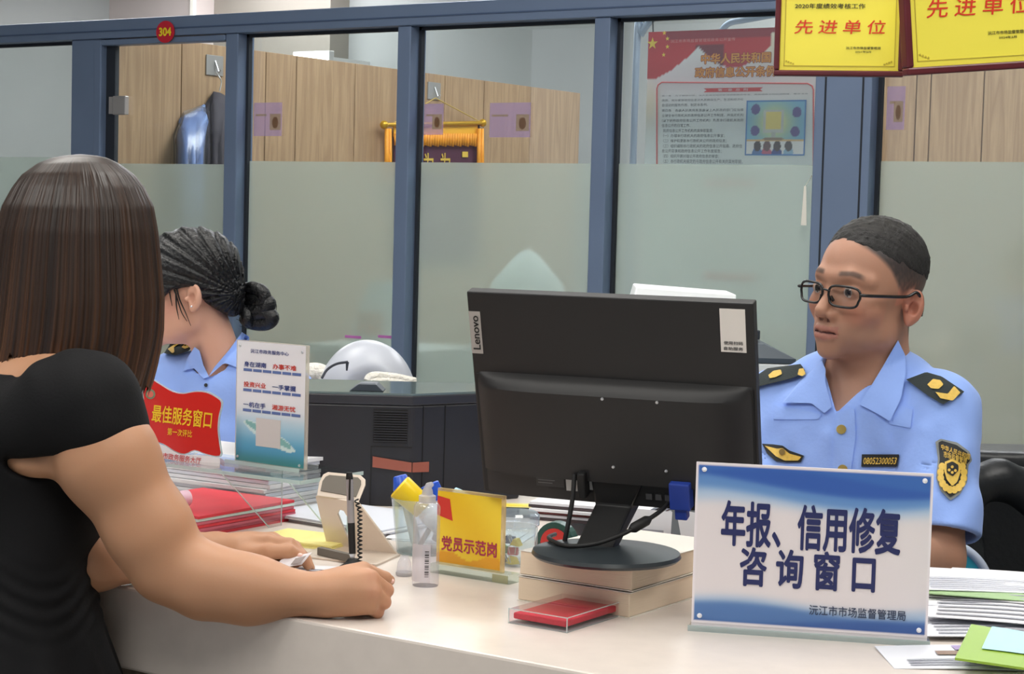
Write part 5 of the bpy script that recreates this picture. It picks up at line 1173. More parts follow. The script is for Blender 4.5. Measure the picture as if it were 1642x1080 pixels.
for u, v in ((0.04, 0.96), (0.95, 0.95), (0.03, 0.05), (0.94, 0.04)): MB().lathe([(0.0026, 0.0), (0.0020, 0.0014)], 10, M=Matrix.Translation((LW * u, -0.0006, LH * v)) @ Matrix.Rotation(math.pi / 2, 4, 'X')).build('pin', m_screw, ls)
# red award plaque with a wavy flag outline
rl, rr_ = onz(232, 737, RZ), onz(352, 742, RZ); rw = float(np.linalg.norm(rr_ - rl)); rp = thing('award_plaque', 'red flag shaped acrylic plaque with yellow lettering on the riser', 'plaque', rl, ang(rl, rr_))
k_ = 1.0 / pxm(rl)
def rpx(x, y): return ((x - 232) / (352 - 232) * rw, (737 + (x - 232) * 0.042 - y) * k_)
outl = [(226, 603), (240, 607), (258, 618), (276, 628), (292, 631), (310, 628), (328, 629), (343, 636), (353, 646), (349, 668), (348, 690), (351, 712), (352, 730), (330, 727), (312, 721), (296, 727), (280, 722), (262, 711), (244, 706), (240, 706), (232, 660)]
P2 = [rpx(*p) for p in outl]; P2s = [tuple(q) for q in smooth_line([np.array(p) for p in P2 + [P2[0]]], 3)[:-1]]
cen = np.mean(P2s, 0); big = [tuple(cen + (np.array(p) - cen) * 1.035) for p in P2s]
MB().prism(big, 0.0006, 0.0060).build('acrylic_plate', m_acr_edge, rp); MB().prism(P2s, -0.0006, 0.0005).build('red_face', mat('flag red print', (206, 40, 34), 0.3, coat=0.4), rp)
m_yel = mat('yellow print', (240, 196, 40), 0.5)
c1 = rpx(291, 667); tx = text('最佳服务窗口', 0, 0, rw * 0.80, 0.030, m_yel, rp, -0.0012, 0.012, M=Matrix.Translation((c1[0], 0, c1[1])) @ Matrix.Rotation(math.radians(4.5), 4, 'Y'))
c2 = rpx(288, 693); text('第一次评比', 0, 0, rw * 0.33, 0.0125, m_yel, rp, -0.0012, 0.006, M=Matrix.Translation((c2[0], 0, c2[1])) @ Matrix.Rotation(math.radians(4), 4, 'Y'))
c3 = rpx(240, 631); MB().lathe([(0.0001, 0), (0.0085, 0), (0.0085, 0.0006), (0.0001, 0.0006)], 24, closed=False, M=Matrix.Translation((c3[0], -0.0010, c3[1])) @ Matrix.Rotation(math.pi / 2, 4, 'X')).build('emblem_ring', mat('green grey seal', (120, 140, 112), 0.5), rp)
MB().lathe([(0.0001, 0), (0.0055, 0), (0.0055, 0.0006), (0.0001, 0.0006)], 20, closed=False, M=Matrix.Translation((c3[0], -0.0018, c3[1])) @ Matrix.Rotation(math.pi / 2, 4, 'X')).build('emblem_centre', mat('pale red seal', (214, 110, 96), 0.5), rp)
pe = [rpx(*p) for p in ((238, 706), (262, 714), (296, 729), (330, 730), (352, 734), (352, 748), (300, 742), (236, 730))]
MB().prism(pe, 0.0007, 0.004).build('white_foot', mat('white acrylic', (232, 230, 234), 0.4), rp)
c4 = rpx(283, 733); text('沅江市政务服务大厅', 0, 0, rw * 0.66, 0.011, mat('red print small', (206, 60, 60), 0.5), rp, -0.0002, 0.004, 2, M=Matrix.Translation((c4[0], 0, c4[1])) @ Matrix.Rotation(math.radians(5.5), 4, 'Y'))

# --- folders and papers behind and below the riser
def stack(name, label, cat, loc, rz, w, d, n, t, mats, jit=0.004, sub='sheet', curl=0.0, group=None):
    o = thing(name, label, cat, loc, rz, group)
    for i in range(n):
        jx, jy, ja = (rng.random(3) - 0.5) * jit; z = i * t
        MB().box(jx, w + jx, jy, d + jy, z, z + t * 0.86, M=Matrix.Rotation(ja * 4, 4, 'Z')).build(sub, mats[i % len(mats)], o)
    return o
m_redf = mat('crimson card', (206, 48, 62), 0.5, var=0.05); m_pinkf = mat('deep pink card', (196, 92, 110), 0.5); m_whitef = mat('pale green card', (210, 226, 220), 0.6)
stack('folder_stack', 'stack of crimson card folders lying under the acrylic riser', 'folders', (-2.335, 2.245, CT), 0.01, 0.215, 0.245, 7, 0.0052, [m_redf, m_pinkf, m_pinkf, m_redf, m_pinkf, m_whitef, m_redf], 0.005, 'folder')
stack('yellow_paper', 'pale yellow paper pad lying between folders and phone stand', 'paper pad', (*onz(408, 868)[:2], CT), 0.12, 0.15, 0.10, 3, 0.003, [mat('pale yellow paper', (244, 232, 150), 0.7)], 0.003)
stack('paper_stack', 'tall stack of white bound documents behind the red plaque', 'papers', (-2.50, 2.50, CT), 0.03, 0.30, 0.20, 12, 0.0075, [m_paper, mat('grey paper', (206, 210, 220), 0.7), m_paper], 0.010, 'booklet')
stack('paper_stack', 'low stack of white forms behind the phone stand', 'papers', (-2.17, 2.475, CT), -0.02, 0.27, 0.19, 4, 0.003, [m_paper, mat('grey paper')], 0.02)
stack('paper_stack', 'thin white sheets fanned beside the pen cup', 'papers', (-1.88, 2.44, CT), 0.35, 0.21, 0.15, 2, 0.0015, [m_paper], 0.02)
pr = thing('paper_roll', 'pale pink rolled paper lying by the folders', 'paper roll', V(262, 797, 3.12))
MB().tube([(0, 0, 0), np.array(V(300, 792, 3.16) - V(262, 797, 3.12))], 0.014, 20).build('roll', mat('pale pink paper', (236, 200, 216), 0.7), pr, smooth=0.8)
MB().tube([np.array(V(270, 796, 3.128) - V(262, 797, 3.12)), np.array(V(276, 795, 3.135) - V(262, 797, 3.12))], 0.0146, 20).build('band', m_paper, pr, smooth=0.8)
pr.location.z = CT + 0.0375 + 0.0145
# card and slip in the visitor's hand
idc = thing('identity_card', 'small white card pinched in the hand of the woman in black', 'card', LV(470, 905, -0.016))
o_ = LV(470, 905, -0.016); sheet([LV(432, 913, -0.045), LV(484, 904, -0.030), LV(500, 885, -0.016), LV(452, 896, -0.026)], 0.0009, 'card', mat('white card', (226, 220, 224), 0.35), idc, o_, 0); sheet([LV(466, 904.5, -0.0385), LV(482, 901.5, -0.0345), LV(491, 890.5, -0.0265), LV(474, 894.5, -0.030)], 0.0004, 'portrait', mat('grey portrait print', (150, 138, 136), 0.5), idc, o_, 0)
sl = onz(470, 918); slp = thing('slip', 'white slip with dark blue stripes lying by the fist', 'paper', (*sl[:2], CT), 0.5)
MB().box(0, 0.10, 0, 0.06, 0.0004, 0.0012).build('sheet', m_paper, slp); MB().box(0.0, 0.10, 0.012, 0.017, 0.0013, 0.0016).build('stripe', mat('dark blue stripe', (40, 60, 96), 0.5), slp); MB().box(0.0, 0.10, 0.024, 0.027, 0.0013, 0.0016).build('stripe', mat('dark blue stripe'), slp)

# --- loose papers at the right of the big sign
def curled(name, label, cat, P, rz, w, d, m, lift=(0, 0, 0, 0), z=0.0, arch=0.0, part='sheet', thick=0.0012, extra=None):
    o = thing(name, label, cat, (P[0], P[1], CT + z), rz)
    def fn(u, v): return (w * u, d * v, 0.001 + lift[0] * (1 - u) * (1 - v) + lift[1] * u * (1 - v) + lift[2] * u * v + lift[3] * (1 - u) * v + arch * math.sin(math.pi * u) * (0.4 + 0.6 * math.sin(math.pi * v)))
    MB().surf(fn, 14, 14).build(part, m, o, solid=thick, smooth=0.6)
    if extra:
        for (u0, u1, v0, v1, mm) in extra: MB().surf(lambda u, v: tuple(np.array(fn(u0 + (u1 - u0) * u, v0 + (v1 - v0) * v)) + (0, 0, 0.0016)), 8, 8).build('print_block', mm, o, smooth=0.6)
    return o
m_lime = mat('lime green cover', (136, 172, 50), 0.45); m_cyan = mat('pale cyan cover', (160, 214, 220), 0.45); m_lil = mat('lilac print', (170, 150, 196), 0.5); m_brn = mat('brown print', (140, 112, 92), 0.5); m_gy = mat('grey text print', (150, 152, 162), 0.6)
curled('leaflet', 'grey printed leaflet at the front of the loose papers', 'leaflet', onz(1434, 1072), 0.62, 0.19, 0.11, mat('cool white paper', (226, 228, 236), 0.5), (0, 0, 0.006, 0.002), 0.0, 0.004, extra=((0.12, 0.9, 0.08, 0.12, m_gy), (0.12, 0.8, 0.17, 0.21, m_gy), (0.12, 0.85, 0.26, 0.30, m_gy), (0.35, 0.95, 0.45, 0.62, m_brn), (0.5, 0.8, 0.66, 0.9, m_lil)))
curled('booklet', 'lime green booklet curling up at the right edge of the counter', 'booklet', onz(1530, 1084), 0.22, 0.26, 0.14, m_lime, (0.016, 0.0, 0.006, 0.030), 0.006, 0.006, 'cover', 0.003, extra=((0.10, 1.0, 0.30, 1.0, m_cyan),))
for i, (px_, py_, rz, w, d, z, lf, ar, lab) in enumerate(((1487, 1020, 0.55, 0.28, 0.20, 0.006, (0, 0.004, 0.01, 0.004), 0.004, 'white sheet with dark table print just behind the leaflet'),
        (1478, 995, 0.30, 0.30, 0.20, 0.012, (0.006, 0.0, 0.012, 0.02), 0.010, 'curved white sheet arching over the loose papers'), (1482, 975, 0.45, 0.30, 0.21, 0.019, (0.004, 0.012, 0.02, 0.0), 0.006, 'broad white sheet in the middle of the loose papers'),
        (1475, 955, 0.15, 0.32, 0.21, 0.027, (0.0, 0.008, 0.014, 0.006), 0.005, 'white sheet near the top of the loose papers'), (1476, 945, 0.50, 0.24, 0.12, 0.036, (0, 0.0, 0.004, 0.01), 0.003, 'topmost white sheet by the blue shirt sleeve'))):
    curled('loose_sheet', lab, 'paper', onz(px_, py_, CT + z), rz, w, d, m_paper if i % 2 else mat('cool white paper'), lf, z, ar, extra=[(0.06, 0.9 - 0.13 * ((k * 5 + i) % 4), 0.05 + 0.085 * k, 0.075 + 0.085 * k, m_gy) for k in range(5 + i % 3)])
curled('green_folder', 'thin green edged folder under the topmost sheet', 'folder', onz(1484, 952, CT + 0.033), 0.28, 0.26, 0.18, mat('sage green card', (150, 180, 130), 0.6), (0, 0, 0.006, 0.0), 0.0325, 0.002, 'cover')

# --- clutter behind the monitor foot
bx = onz(792, 828); bb = thing('pen_box', 'flat black and yellow carton behind the clip jar', 'box', bx, 0.55)
MB().box(0, 0.085, 0, 0.05, 0, 0.018).build('carton', m_black2, bb, bevel=0.001); MB().box(0.002, 0.083, 0.001, 0.049, 0.0181, 0.0186).build('printed_top', mat('olive yellow print', (206, 196, 110), 0.5), bb); MB().box(0.02, 0.06, 0.012, 0.030, 0.0187, 0.0190).build('yellow_patch', mat('yellow patch', (226, 196, 40), 0.5), bb)
stack('paper_stack', 'dark mixed files stacked behind the monitor neck', 'files', (*onz(845, 832)[:2], CT), 0.25, 0.22, 0.16, 6, 0.0055, [mat('dark file', (70, 58, 60), 0.6), m_paper, mat('maroon file', (104, 44, 46), 0.6), m_paper], 0.012, 'file')
ms = onz(1030, 886); mouse = thing('stapler', 'glossy dark red desk stapler behind the monitor foot', 'stapler', ms, 0.35)
MB().surf(lambda u, v: ((u - 0.5) * 0.13, math.cos(math.pi * v) * 0.026 * (1 - 0.3 * (2 * u - 1) ** 2), 0.006 + 0.034 * math.sin(math.pi * v) * (1 - 0.55 * (2 * u - 1) ** 4)), 20, 12).build('shell', mat('dark red lacquer', (150, 24, 36), 0.12, coat=0.6), mouse, smooth=3.2)
MB().box(-0.066, 0.066, -0.026, 0.026, 0, 0.007).build('base', mat('dark red plastic', (90, 20, 28), 0.4), mouse, bevel=0.003)
td = onz(893, 880); tpd = thing('tape_dispenser', 'dark green rounded tape dispenser with a red roll behind the monitor', 'tape dispenser', td, 0.2)
MB().prism([(-0.035, 0), (0.045, 0), (0.045, 0.012)] + [(0.034 * math.cos(a), 0.010 + 0.036 * math.sin(a)) for a in np.linspace(0.2, math.pi, 14)], -0.012, 0.012).build('body', mat('dark green plastic', (30, 70, 62), 0.3), tpd, bevel=0.001)
MB().lathe([(0.013, -0.0135), (0.024, -0.0135), (0.024, 0.0135), (0.013, 0.0135)], 24, M=Matrix.Translation((0, 0, 0.012)) @ Matrix.Rotation(math.pi / 2, 4, 'X')).build('tape_roll', mat('red tape', (190, 44, 40), 0.4), tpd, smooth=0.7)
for (x0, x1, y0, y1, dd, lab) in ((985, 1078, 812, 880, 2.86, 'white printed note leaning behind the monitor'), (1084, 1122, 815, 898, 2.84, 'narrow white note leaning by the big sign')):
    b_ = V((x0 + x1) / 2, y1, dd); nt_ = thing('note_sheet', lab, 'paper', b_)
    sheet([V(x0 + 14, y1 - 6, dd), V(x1 - 4, y1, dd), V(x1, y0 + 8, dd + 0.02), V(x0, y0, dd + 0.02)], 0.001, 'sheet', m_paper, nt_, b_, 0); sheet([V(x0 + 20, y1 - 26, dd + 0.0035), V(x1 - 14, y1 - 22, dd + 0.0035), V(x1 - 14, y1 - 30, dd + 0.0055), V(x0 + 20, y1 - 34, dd + 0.0055)], 0.0005, 'print_block', m_gy, nt_, b_, 0)
    nt_.location.z = max(nt_.location.z, CT + 0.004)
# ------------------------------------------------------------------ things standing behind the counter
# --- black multifunction printer
PD = 3.45; ztp = 0.975; pfc = V(663, 631, PD)
pp = thing('printer', 'large black printer with glass lid and orange tape strip', 'printer', (*pfc[:2], CT), YAW)
T = float(pfc[2] - CT)
foot = [(-0.32, 0.0), (0.0, 0.0), (0.20, 0.14), (0.20, 0.25), (-0.32, 0.25)]
MB().prism(foot, 0.0, T - 0.022, plane='xy').build('body', mat('black printer plastic', (34, 35, 42), 0.42, var=0.05), pp, bevel=0.004)
MB().prism([(p[0] * 1.012, (p[1] - 0.12) * 1.02 + 0.12) for p in foot], T - 0.022, T - 0.004, plane='xy').build('lid', mat('dark lid plastic', (46, 47, 54), 0.35), pp, bevel=0.002)
MB().prism([(p[0] * 1.0, (p[1] - 0.12) * 1.01 + 0.12) for p in foot], T - 0.0039, T, plane='xy').build('glass_plate', mat('dark glass', (96, 110, 112), 0.06, spec=0.8), pp)
vx0, vx1 = -(663 - 600) / 870, -(663 - 655) / 870
MB().box(vx0, vx1, -0.0015, 0.001, T - 0.092, T - 0.030).build('vent_panel', mat('vent black', (16, 16, 18), 0.6), pp)
for i in range(13): MB().box(vx0 + 0.001, vx1 - 0.001, -0.004, -0.0015, T - 0.090 + i * 0.0046, T - 0.0885 + i * 0.0046).build('vent_slat', mat('slat black', (38, 39, 46), 0.5), pp)
MB().box(vx0 - 0.004, 0.0, -0.0012, 0.001, T - 0.1005, T - 0.0985).build('seam', mat('vent black'), pp); MB().box(vx0 - 0.004, vx0 - 0.0025, -0.0012, 0.001, 0.0, T - 0.1005).build('seam', mat('vent black'), pp)
ch = Matrix.Rotation(math.atan2(0.14, 0.20), 4, 'Z')
for sx_ in (0.022, 0.070): MB().box(sx_, sx_ + 0.0015, -0.0012, 0.001, 0.02, T - 0.024, M=ch).build('seam', mat('vent black'), pp)
m_tape = mat('orange brown tape', (150, 84, 70), 0.35)
tz = T - (742 - 631) / 870
tpm = MB(); tpm.add([(vx0, -0.0022, tz + 0.010), (0.0, -0.0022, tz), (0.0, -0.0022, tz - 0.018), (vx0, -0.0022, tz - 0.010)], [(0, 1, 2, 3)]); tpm.build('tape_strip', m_tape, pp, solid=0.0006)
tpm = MB(); e = ch @ Vector((0.036, -0.0022, 0)); e0 = ch @ Vector((0.0, -0.0022, 0)); tpm.add([(e0[0], e0[1], tz), (e[0], e[1], tz), (e[0], e[1], tz - 0.019), (e0[0], e0[1], tz - 0.018)], [(0, 1, 2, 3)]); tpm.build('tape_strip', m_tape, pp, solid=0.0006)
wd = thing('stand_wedge', 'small dark wedge lying on the printer lid', 'wedge', (*V(588, 627, PD + 0.03)[:2], CT + T + 0.0005), YAW)
MB().prism([(-0.032, 0), (0.032, 0), (0.018, 0.013), (-0.014, 0.013)], -0.01, 0.05).build('wedge_body', mat('grey blue plastic', (58, 64, 74), 0.4), wd, bevel=0.001); MB().box(-0.012, 0.016, 0.0, 0.04, 0.0131, 0.0136).build('top_face', mat('grey blue plastic light', (78, 84, 94), 0.4), wd)

# --- grey office chair behind the printer, with a towel over its arms
cd_ = 4.45
oc = thing('office_chair', 'grey office chair with rounded back and cream towel behind the printer', 'chair', (*V(585, 600, cd_)[:2], 0.0)); WORLD_MADE.add(oc.name)
def chair_back(p):
    c = V(588, 640, cd_); q = (p - c) @ VIEW.T
    d = s_ell(q, (0, 0, 0), (0.118, 0.095, 0.142)); d = smin(d, s_ell(q, (0, 0.01, -0.22), (0.16, 0.07, 0.16)), 0.03)
    return smax(d, -s_ell(q, (0.02, -0.14, 0.0), (0.085, 0.085, 0.11)), 0.02)
organic('backrest', chair_back, V(588, 640, cd_) - (0.26, 0.26, 0.40), V(588, 640, cd_) + (0.26, 0.26, 0.18), 0.005, mat('light grey leather', (186, 190, 200), 0.35, var=0.05, vscale=8), oc, None, 1)
seam = [V(516, 606, cd_ - 0.13), V(525, 592, cd_ - 0.12), V(540, 583, cd_ - 0.115), V(558, 580, cd_ - 0.11)]
MB().tube(smooth_line(seam, 5), 0.003, 6).build('seam', mat('dark seam', (50, 54, 64), 0.6), oc); MB().tube([V(557, 580, cd_ - 0.112), V(556, 594, cd_ - 0.112)], [0.004, 0.002], 6).build('zip_pull', mat('dark seam'), oc)
cb_ = V(588, 640, cd_)
MB().box(cb_[0] - 0.24, cb_[0] + 0.24, cb_[1] - 0.24, cb_[1] + 0.22, 0.44, 0.52).build('seat', mat('light grey leather'), oc, bevel=0.03, seg=3)
MB().tube([(cb_[0], cb_[1], 0.08), (cb_[0], cb_[1], 0.44)], 0.03, 14).build('gas_column', m_screw, oc)
for i in range(5):
    a = i * 2 * math.pi / 5; MB().tube([(cb_[0], cb_[1], 0.10), (cb_[0] + 0.28 * math.cos(a), cb_[1] + 0.28 * math.sin(a), 0.055)], [0.025, 0.015], 10).build('base_arm', m_black2, oc); MB().lathe([(0.02, -0.012), (0.026, 0), (0.02, 0.012)], 12, M=Matrix.Translation((cb_[0] + 0.28 * math.cos(a), cb_[1] + 0.28 * math.sin(a), 0.027)) @ Matrix.Rotation(math.pi / 2, 4, 'X')).build('caster', m_black2, oc)
m_towel = mat('cream towelling', (232, 228, 218), 0.95, bump=0.8, bscale=120)
tw = thing('towel', 'cream towel draped over the grey chair behind the printer', 'towel', (*V(610, 612, cd_ - 0.15)[:2], V(610, 612, cd_ - 0.15)[2])); WORLD_MADE.add(tw.name)
MB().tube(smooth_line([V(590, 612, cd_ - 0.17), V(598, 604, cd_ - 0.165), V(630, 606, cd_ - 0.14), V(665, 613, cd_ - 0.12)], 6), 0.012, 12).build('fold', m_towel, tw, smooth=3.2); MB().tube(smooth_line([V(586, 622, cd_ - 0.17), V(600, 613, cd_ - 0.17), V(640, 615, cd_ - 0.14), V(672, 622, cd_ - 0.12)], 6), 0.012, 12).build('fold', m_towel, tw, smooth=3.2)
MB().tube(smooth_line([V(480, 606, cd_), V(500, 596, cd_), V(518, 600, cd_), V(524, 616, cd_)], 6), 0.022, 12).build('fold', m_towel, tw, smooth=3.2)

# --- second printer beyond the monitor
p2 = V(1240, 600, 4.3); q2 = thing('printer', 'grey printer with a white paper tray cover behind the monitor', 'printer', (*p2[:2], 0.0), YAW)
s2 = 4.3 / FPX; zb = float(V(1240, 588, 4.3)[2])
MB().box(-0.34, 0.045, 0.0, 0.35, 0.0, zb - 0.02).build('cabinet', mat('grey cabinet', (120, 124, 128), 0.5), q2, bevel=0.004)
MB().box(-0.34, 0.048, -0.005, 0.35, zb - 0.02, zb + 0.008).build('white_body', mat('white printer plastic', (214, 220, 222), 0.4), q2, bevel=0.004)
MB().add([(-0.34, -0.006, zb + 0.009), (0.050, -0.006, zb + 0.009), (0.050, 0.35, zb + 0.009), (-0.34, 0.35, zb + 0.009), (-0.34, 0.02, zb + 0.050), (-0.02, 0.02, zb + 0.050), (-0.02, 0.33, zb + 0.055), (-0.34, 0.33, zb + 0.055), (0.050, -0.006, zb + 0.020), (-0.34, -0.006, zb + 0.020), (0.050, 0.35, zb + 0.020), (-0.34, 0.35, zb + 0.020)],
    [(0, 1, 8, 9), (9, 8, 5, 4), (1, 2, 10, 8), (8, 10, 6, 5), (4, 5, 6, 7), (2, 3, 11, 10), (10, 11, 7, 6), (3, 0, 9, 11), (11, 9, 4, 7), (3, 2, 1, 0)]).build('dark_lid', mat('slate lid', (62, 72, 82), 0.35), q2)
MB().box(-0.34, -0.02, 0.10, 0.30, zb + 0.0555, zb + 0.078).build('hinge_block', mat('dark slate', (44, 50, 60), 0.4), q2, bevel=0.003)
MB().add([(-0.335, 0.14, zb + 0.079), (-0.075, 0.14, zb + 0.079), (-0.075, 0.30, zb + 0.079), (-0.335, 0.30, zb + 0.079), (-0.31, 0.16, zb + 0.170), (-0.072, 0.16, zb + 0.158), (-0.080, 0.29, zb + 0.162), (-0.31, 0.29, zb + 0.174)], [(0, 1, 5, 4), (1, 2, 6, 5), (2, 3, 7, 6), (3, 0, 4, 7), (4, 5, 6, 7), (3, 2, 1, 0)]).build('paper_tray', mat('white tray', (240, 244, 246), 0.5), q2, bevel=0.003)

# --- teal chair of the man and black chair behind him
tc = thing('chair', 'teal plastic chair with pale rim behind the man', 'chair', (*MV(1500, 960, 0.20)[:2], 0.0)); WORLD_MADE.add(tc.name)
arc = [(1500, 866), (1525, 873), (1550, 882), (1570, 900), (1582, 922), (1588, 950), (1588, 1000)]
MB().tube(smooth_line([MV(x, y, 0.26) for x, y in arc], 6), 0.0085, 12).build('back_rim', mat('pale grey rim', (176, 186, 204), 0.35), tc, smooth=3.2)
bk_ = MB(); pts = [MV(x, y, 0.265) for x, y in arc]; lft = [MV(x, y, 0.26) for x, y in ((1330, 866), (1305, 873), (1282, 882), (1262, 900), (1250, 922), (1245, 950), (1245, 1000))]
bk_.add(pts + lft, [(i, i + 1, i + 8, i + 7) for i in range(6)]); bk_.build('back_shell', mat('teal plastic', (40, 150, 172), 0.4), tc, solid=0.008)
MB().tube(smooth_line([MV(x, y, 0.26) for x, y in ((1330, 866), (1305, 873), (1282, 882), (1262, 900), (1250, 922), (1245, 950), (1245, 1000))], 6), 0.0085, 12).build('back_rim', mat('pale grey rim'), tc, smooth=3.2)
sc_ = MV(1415, 980, 0.12); MB().box(-0.21, 0.21, -0.21, 0.20, 0.40, 0.43, M=Matrix.Translation((sc_[0], sc_[1], 0)) @ Matrix.Rotation(YAW - ya, 4, 'Z')).build('seat', mat('teal plastic'), tc, bevel=0.012)
for sx in (-0.19, 0.19):
    for sy in (-0.19, 0.18):
        p_ = np.array([sc_[0], sc_[1], 0]) + bl * sx - bf * sy; MB().tube([p_ + (0, 0, 0.40), p_ + bl * sx * 0.1 - bf * sy * 0.1 + (0, 0, 0.001)], 0.011, 10).build('leg', m_screw, tc)
bcd = 3.75; kc = thing('armchair', 'black leather high armchair behind the man at the right', 'chair', (*V(1600, 900, bcd + 0.2)[:2], 0.0)); WORLD_MADE.add(kc.name)
def black_back(p):
    q = (p - V(1640, 900, bcd + 0.10)) @ VIEW.T
    d = np.max(np.abs(q - np.array([0, 0.05, -0.02])) - np.array([0.30, 0.06, 0.22]), axis=1) - 0.03; return d + 0.006 * np.sin(q[:, 0] * 9) * np.cos(q[:, 2] * 6) + 0.004 * noise3(p, 14, 41)
organic('backrest', black_back, V(1640, 900, bcd + 0.1) - (0.46, 0.46, 0.40), V(1640, 900, bcd + 0.1) + (0.46, 0.46, 0.36), 0.012, mat('black leather', (22, 25, 29), 0.42, bump=0.1, bscale=90), kc, None, 2)
def black_arm(p):
    d = s_chain(p, [V(1540, 775, bcd - 0.15), V(1600, 768, bcd - 0.12), V(1660, 790, bcd - 0.10), V(1700, 830, bcd - 0.1)], [0.03, 0.035, 0.04, 0.05], 0.03); return smin(d, s_chain(p, [V(1540, 800, bcd - 0.15), V(1545, 930, bcd - 0.12)], [0.035, 0.05], 0.03), 0.05)
organic('armrest', black_arm, V(1600, 860, bcd - 0.12) - (0.3, 0.3, 0.2), V(1600, 860, bcd - 0.12) + (0.3, 0.3, 0.2), 0.010, mat('black leather'), kc, None, 1)
ks = V(1640, 1000, bcd - 0.1); MB().box(-0.3, 0.3, -0.28, 0.25, 0.20, 0.46, M=Matrix.Translation((ks[0], ks[1], 0)) @ Matrix.Rotation(YAW, 4, 'Z')).build('seat', mat('black leather'), kc, bevel=0.03, seg=3)
for sx in (-0.26, 0.26):
    for sy in (-0.24, 0.21): p_ = np.array([ks[0], ks[1], 0]) + RT * sx + FWH * sy; MB().tube([p_ + (0, 0, 0.2), p_ + (0, 0, 0.001)], 0.02, 10).build('leg', m_black2, kc)

# ------------------------------------------------------------------ two award plaques hanging from the ceiling in front of the partition
m_mah = mat('dark mahogany frame', (92, 30, 38), 0.35, var=0.15, vscale=14); m_ycard = mat('award yellow', (246, 232, 84), 0.4)
def plaque(lab, corners_px, d, title, year, date):
    """corners: bottom left, bottom right of the frame"""
    (x0, y0), (x1, y1) = corners_px; a, b = V(x0, y0, d[0]), V(x1, y1, d[1]); w = float(np.linalg.norm((b - a)[:2])); h = w * 0.70
    t = thing('award_plaque', lab, 'plaque', M=basis(a, (b - a) / np.linalg.norm(b - a))); w = float(np.linalg.norm(b - a)); h = w * 0.70; f = w * 0.045
    for (u0, u1, v0, v1) in ((0, w, 0, f), (0, w, h - f, h), (0, f, f, h - f), (w - f, w, f, h - f)): MB().box(u0, u1, 0, 0.022, v0, v1).build('frame_bar', m_mah, t, bevel=0.003)
    MB().box(f * 0.8, w - f * 0.8, 0.006, 0.016, f * 0.8, h - f * 0.8).build('yellow_sheet', m_ycard, t)
    ml = mat('gold line', (196, 176, 60), 0.5); g = f * 1.7
    for (u0, u1, v0, v1) in ((g, w - g, g, g + 0.0016), (g, w - g, h - g, h - g + 0.0016), (g, g + 0.0016, g, h - g), (w - g, w - g + 0.0016, g, h - g)): MB().box(u0, u1, 0.0052, 0.006, v0, v1).build('gold_border', ml, t)
    for sx in (0, 1):
        for k in range(4): 
            r = w * 0.010; cx_ = g + w * (0.02 + 0.018 * k) if sx == 0 else w - g - w * (0.02 + 0.018 * k); MB().prism(star_poly(cx_, g + w * (0.018 + 0.012 * (3 - k) * 0.6), r), 0.0050, 0.006).build('corner_ornament', ml, t)
    mr = mat('vermilion print', (220, 52, 28), 0.5)
    text(title, w * 0.50, h * 0.545, w * 0.70, h * 0.155, mr, t, 0.0050, 0.004, shear=0.12, space=1.45)
    text(year, w * 0.42, h * 0.775, w * 0.54, h * 0.058, mat('black print', (50, 46, 30), 0.5), t, 0.0050, 0.008)
    text('沅江市市场监督管理局', w * 0.685, h * 0.315, w * 0.265, h * 0.030, mat('black print'), t, 0.0050, 0.008, 2); text(date, w * 0.685, h * 0.272, w * 0.12, h * 0.022, mat('black print'), t, 0.0050, 0.006, 2)
    for u in (0.25, 0.75): MB().tube([(w * u, 0.011, h), (w * u, 0.011, CEIL - float(a[2]))], 0.0012, 6).build('hanging_wire', m_screw, t)
plaque('yellow award plaque in dark mahogany frame hanging beside the flag poster', ((1240, 121), (1449, 123)), (3.36, 3.32), '先进单位', '2020年度绩效考核工作', '2021年3月')
plaque('yellow award plaque in mahogany frame cut off by the right picture edge', ((1456, 121), (1695, 106)), (3.16, 3.24), '先进单位', '2023年度绩效考核工作', '2024年2月')

# ------------------------------------------------------------------ on and behind the glass
def glass_pt(x, y, dy=-0.03): return onY(x, y, WY + dy)
st = thing('number_sticker', 'round red sticker with yellow number 304 on the door frame', 'sticker', glass_pt(265.5, 51, -0.0345)); r_ = 17.5 / pxm(glass_pt(265, 51))
MB().lathe([(0.0001, 0), (r_, 0), (r_, 0.002), (0.0001, 0.002)], 40, closed=False, M=Matrix.Scale(1.15, 4, (1, 0, 0)) @ Matrix.Rotation(math.pi / 2, 4, 'X')).build('disc', mat('sticker red', (208, 34, 56), 0.4), st)
text('304', 0, 0, r_ * 1.55, r_ * 0.80, mat('sticker yellow', (250, 224, 40), 0.5), st, -0.003, 0.03)
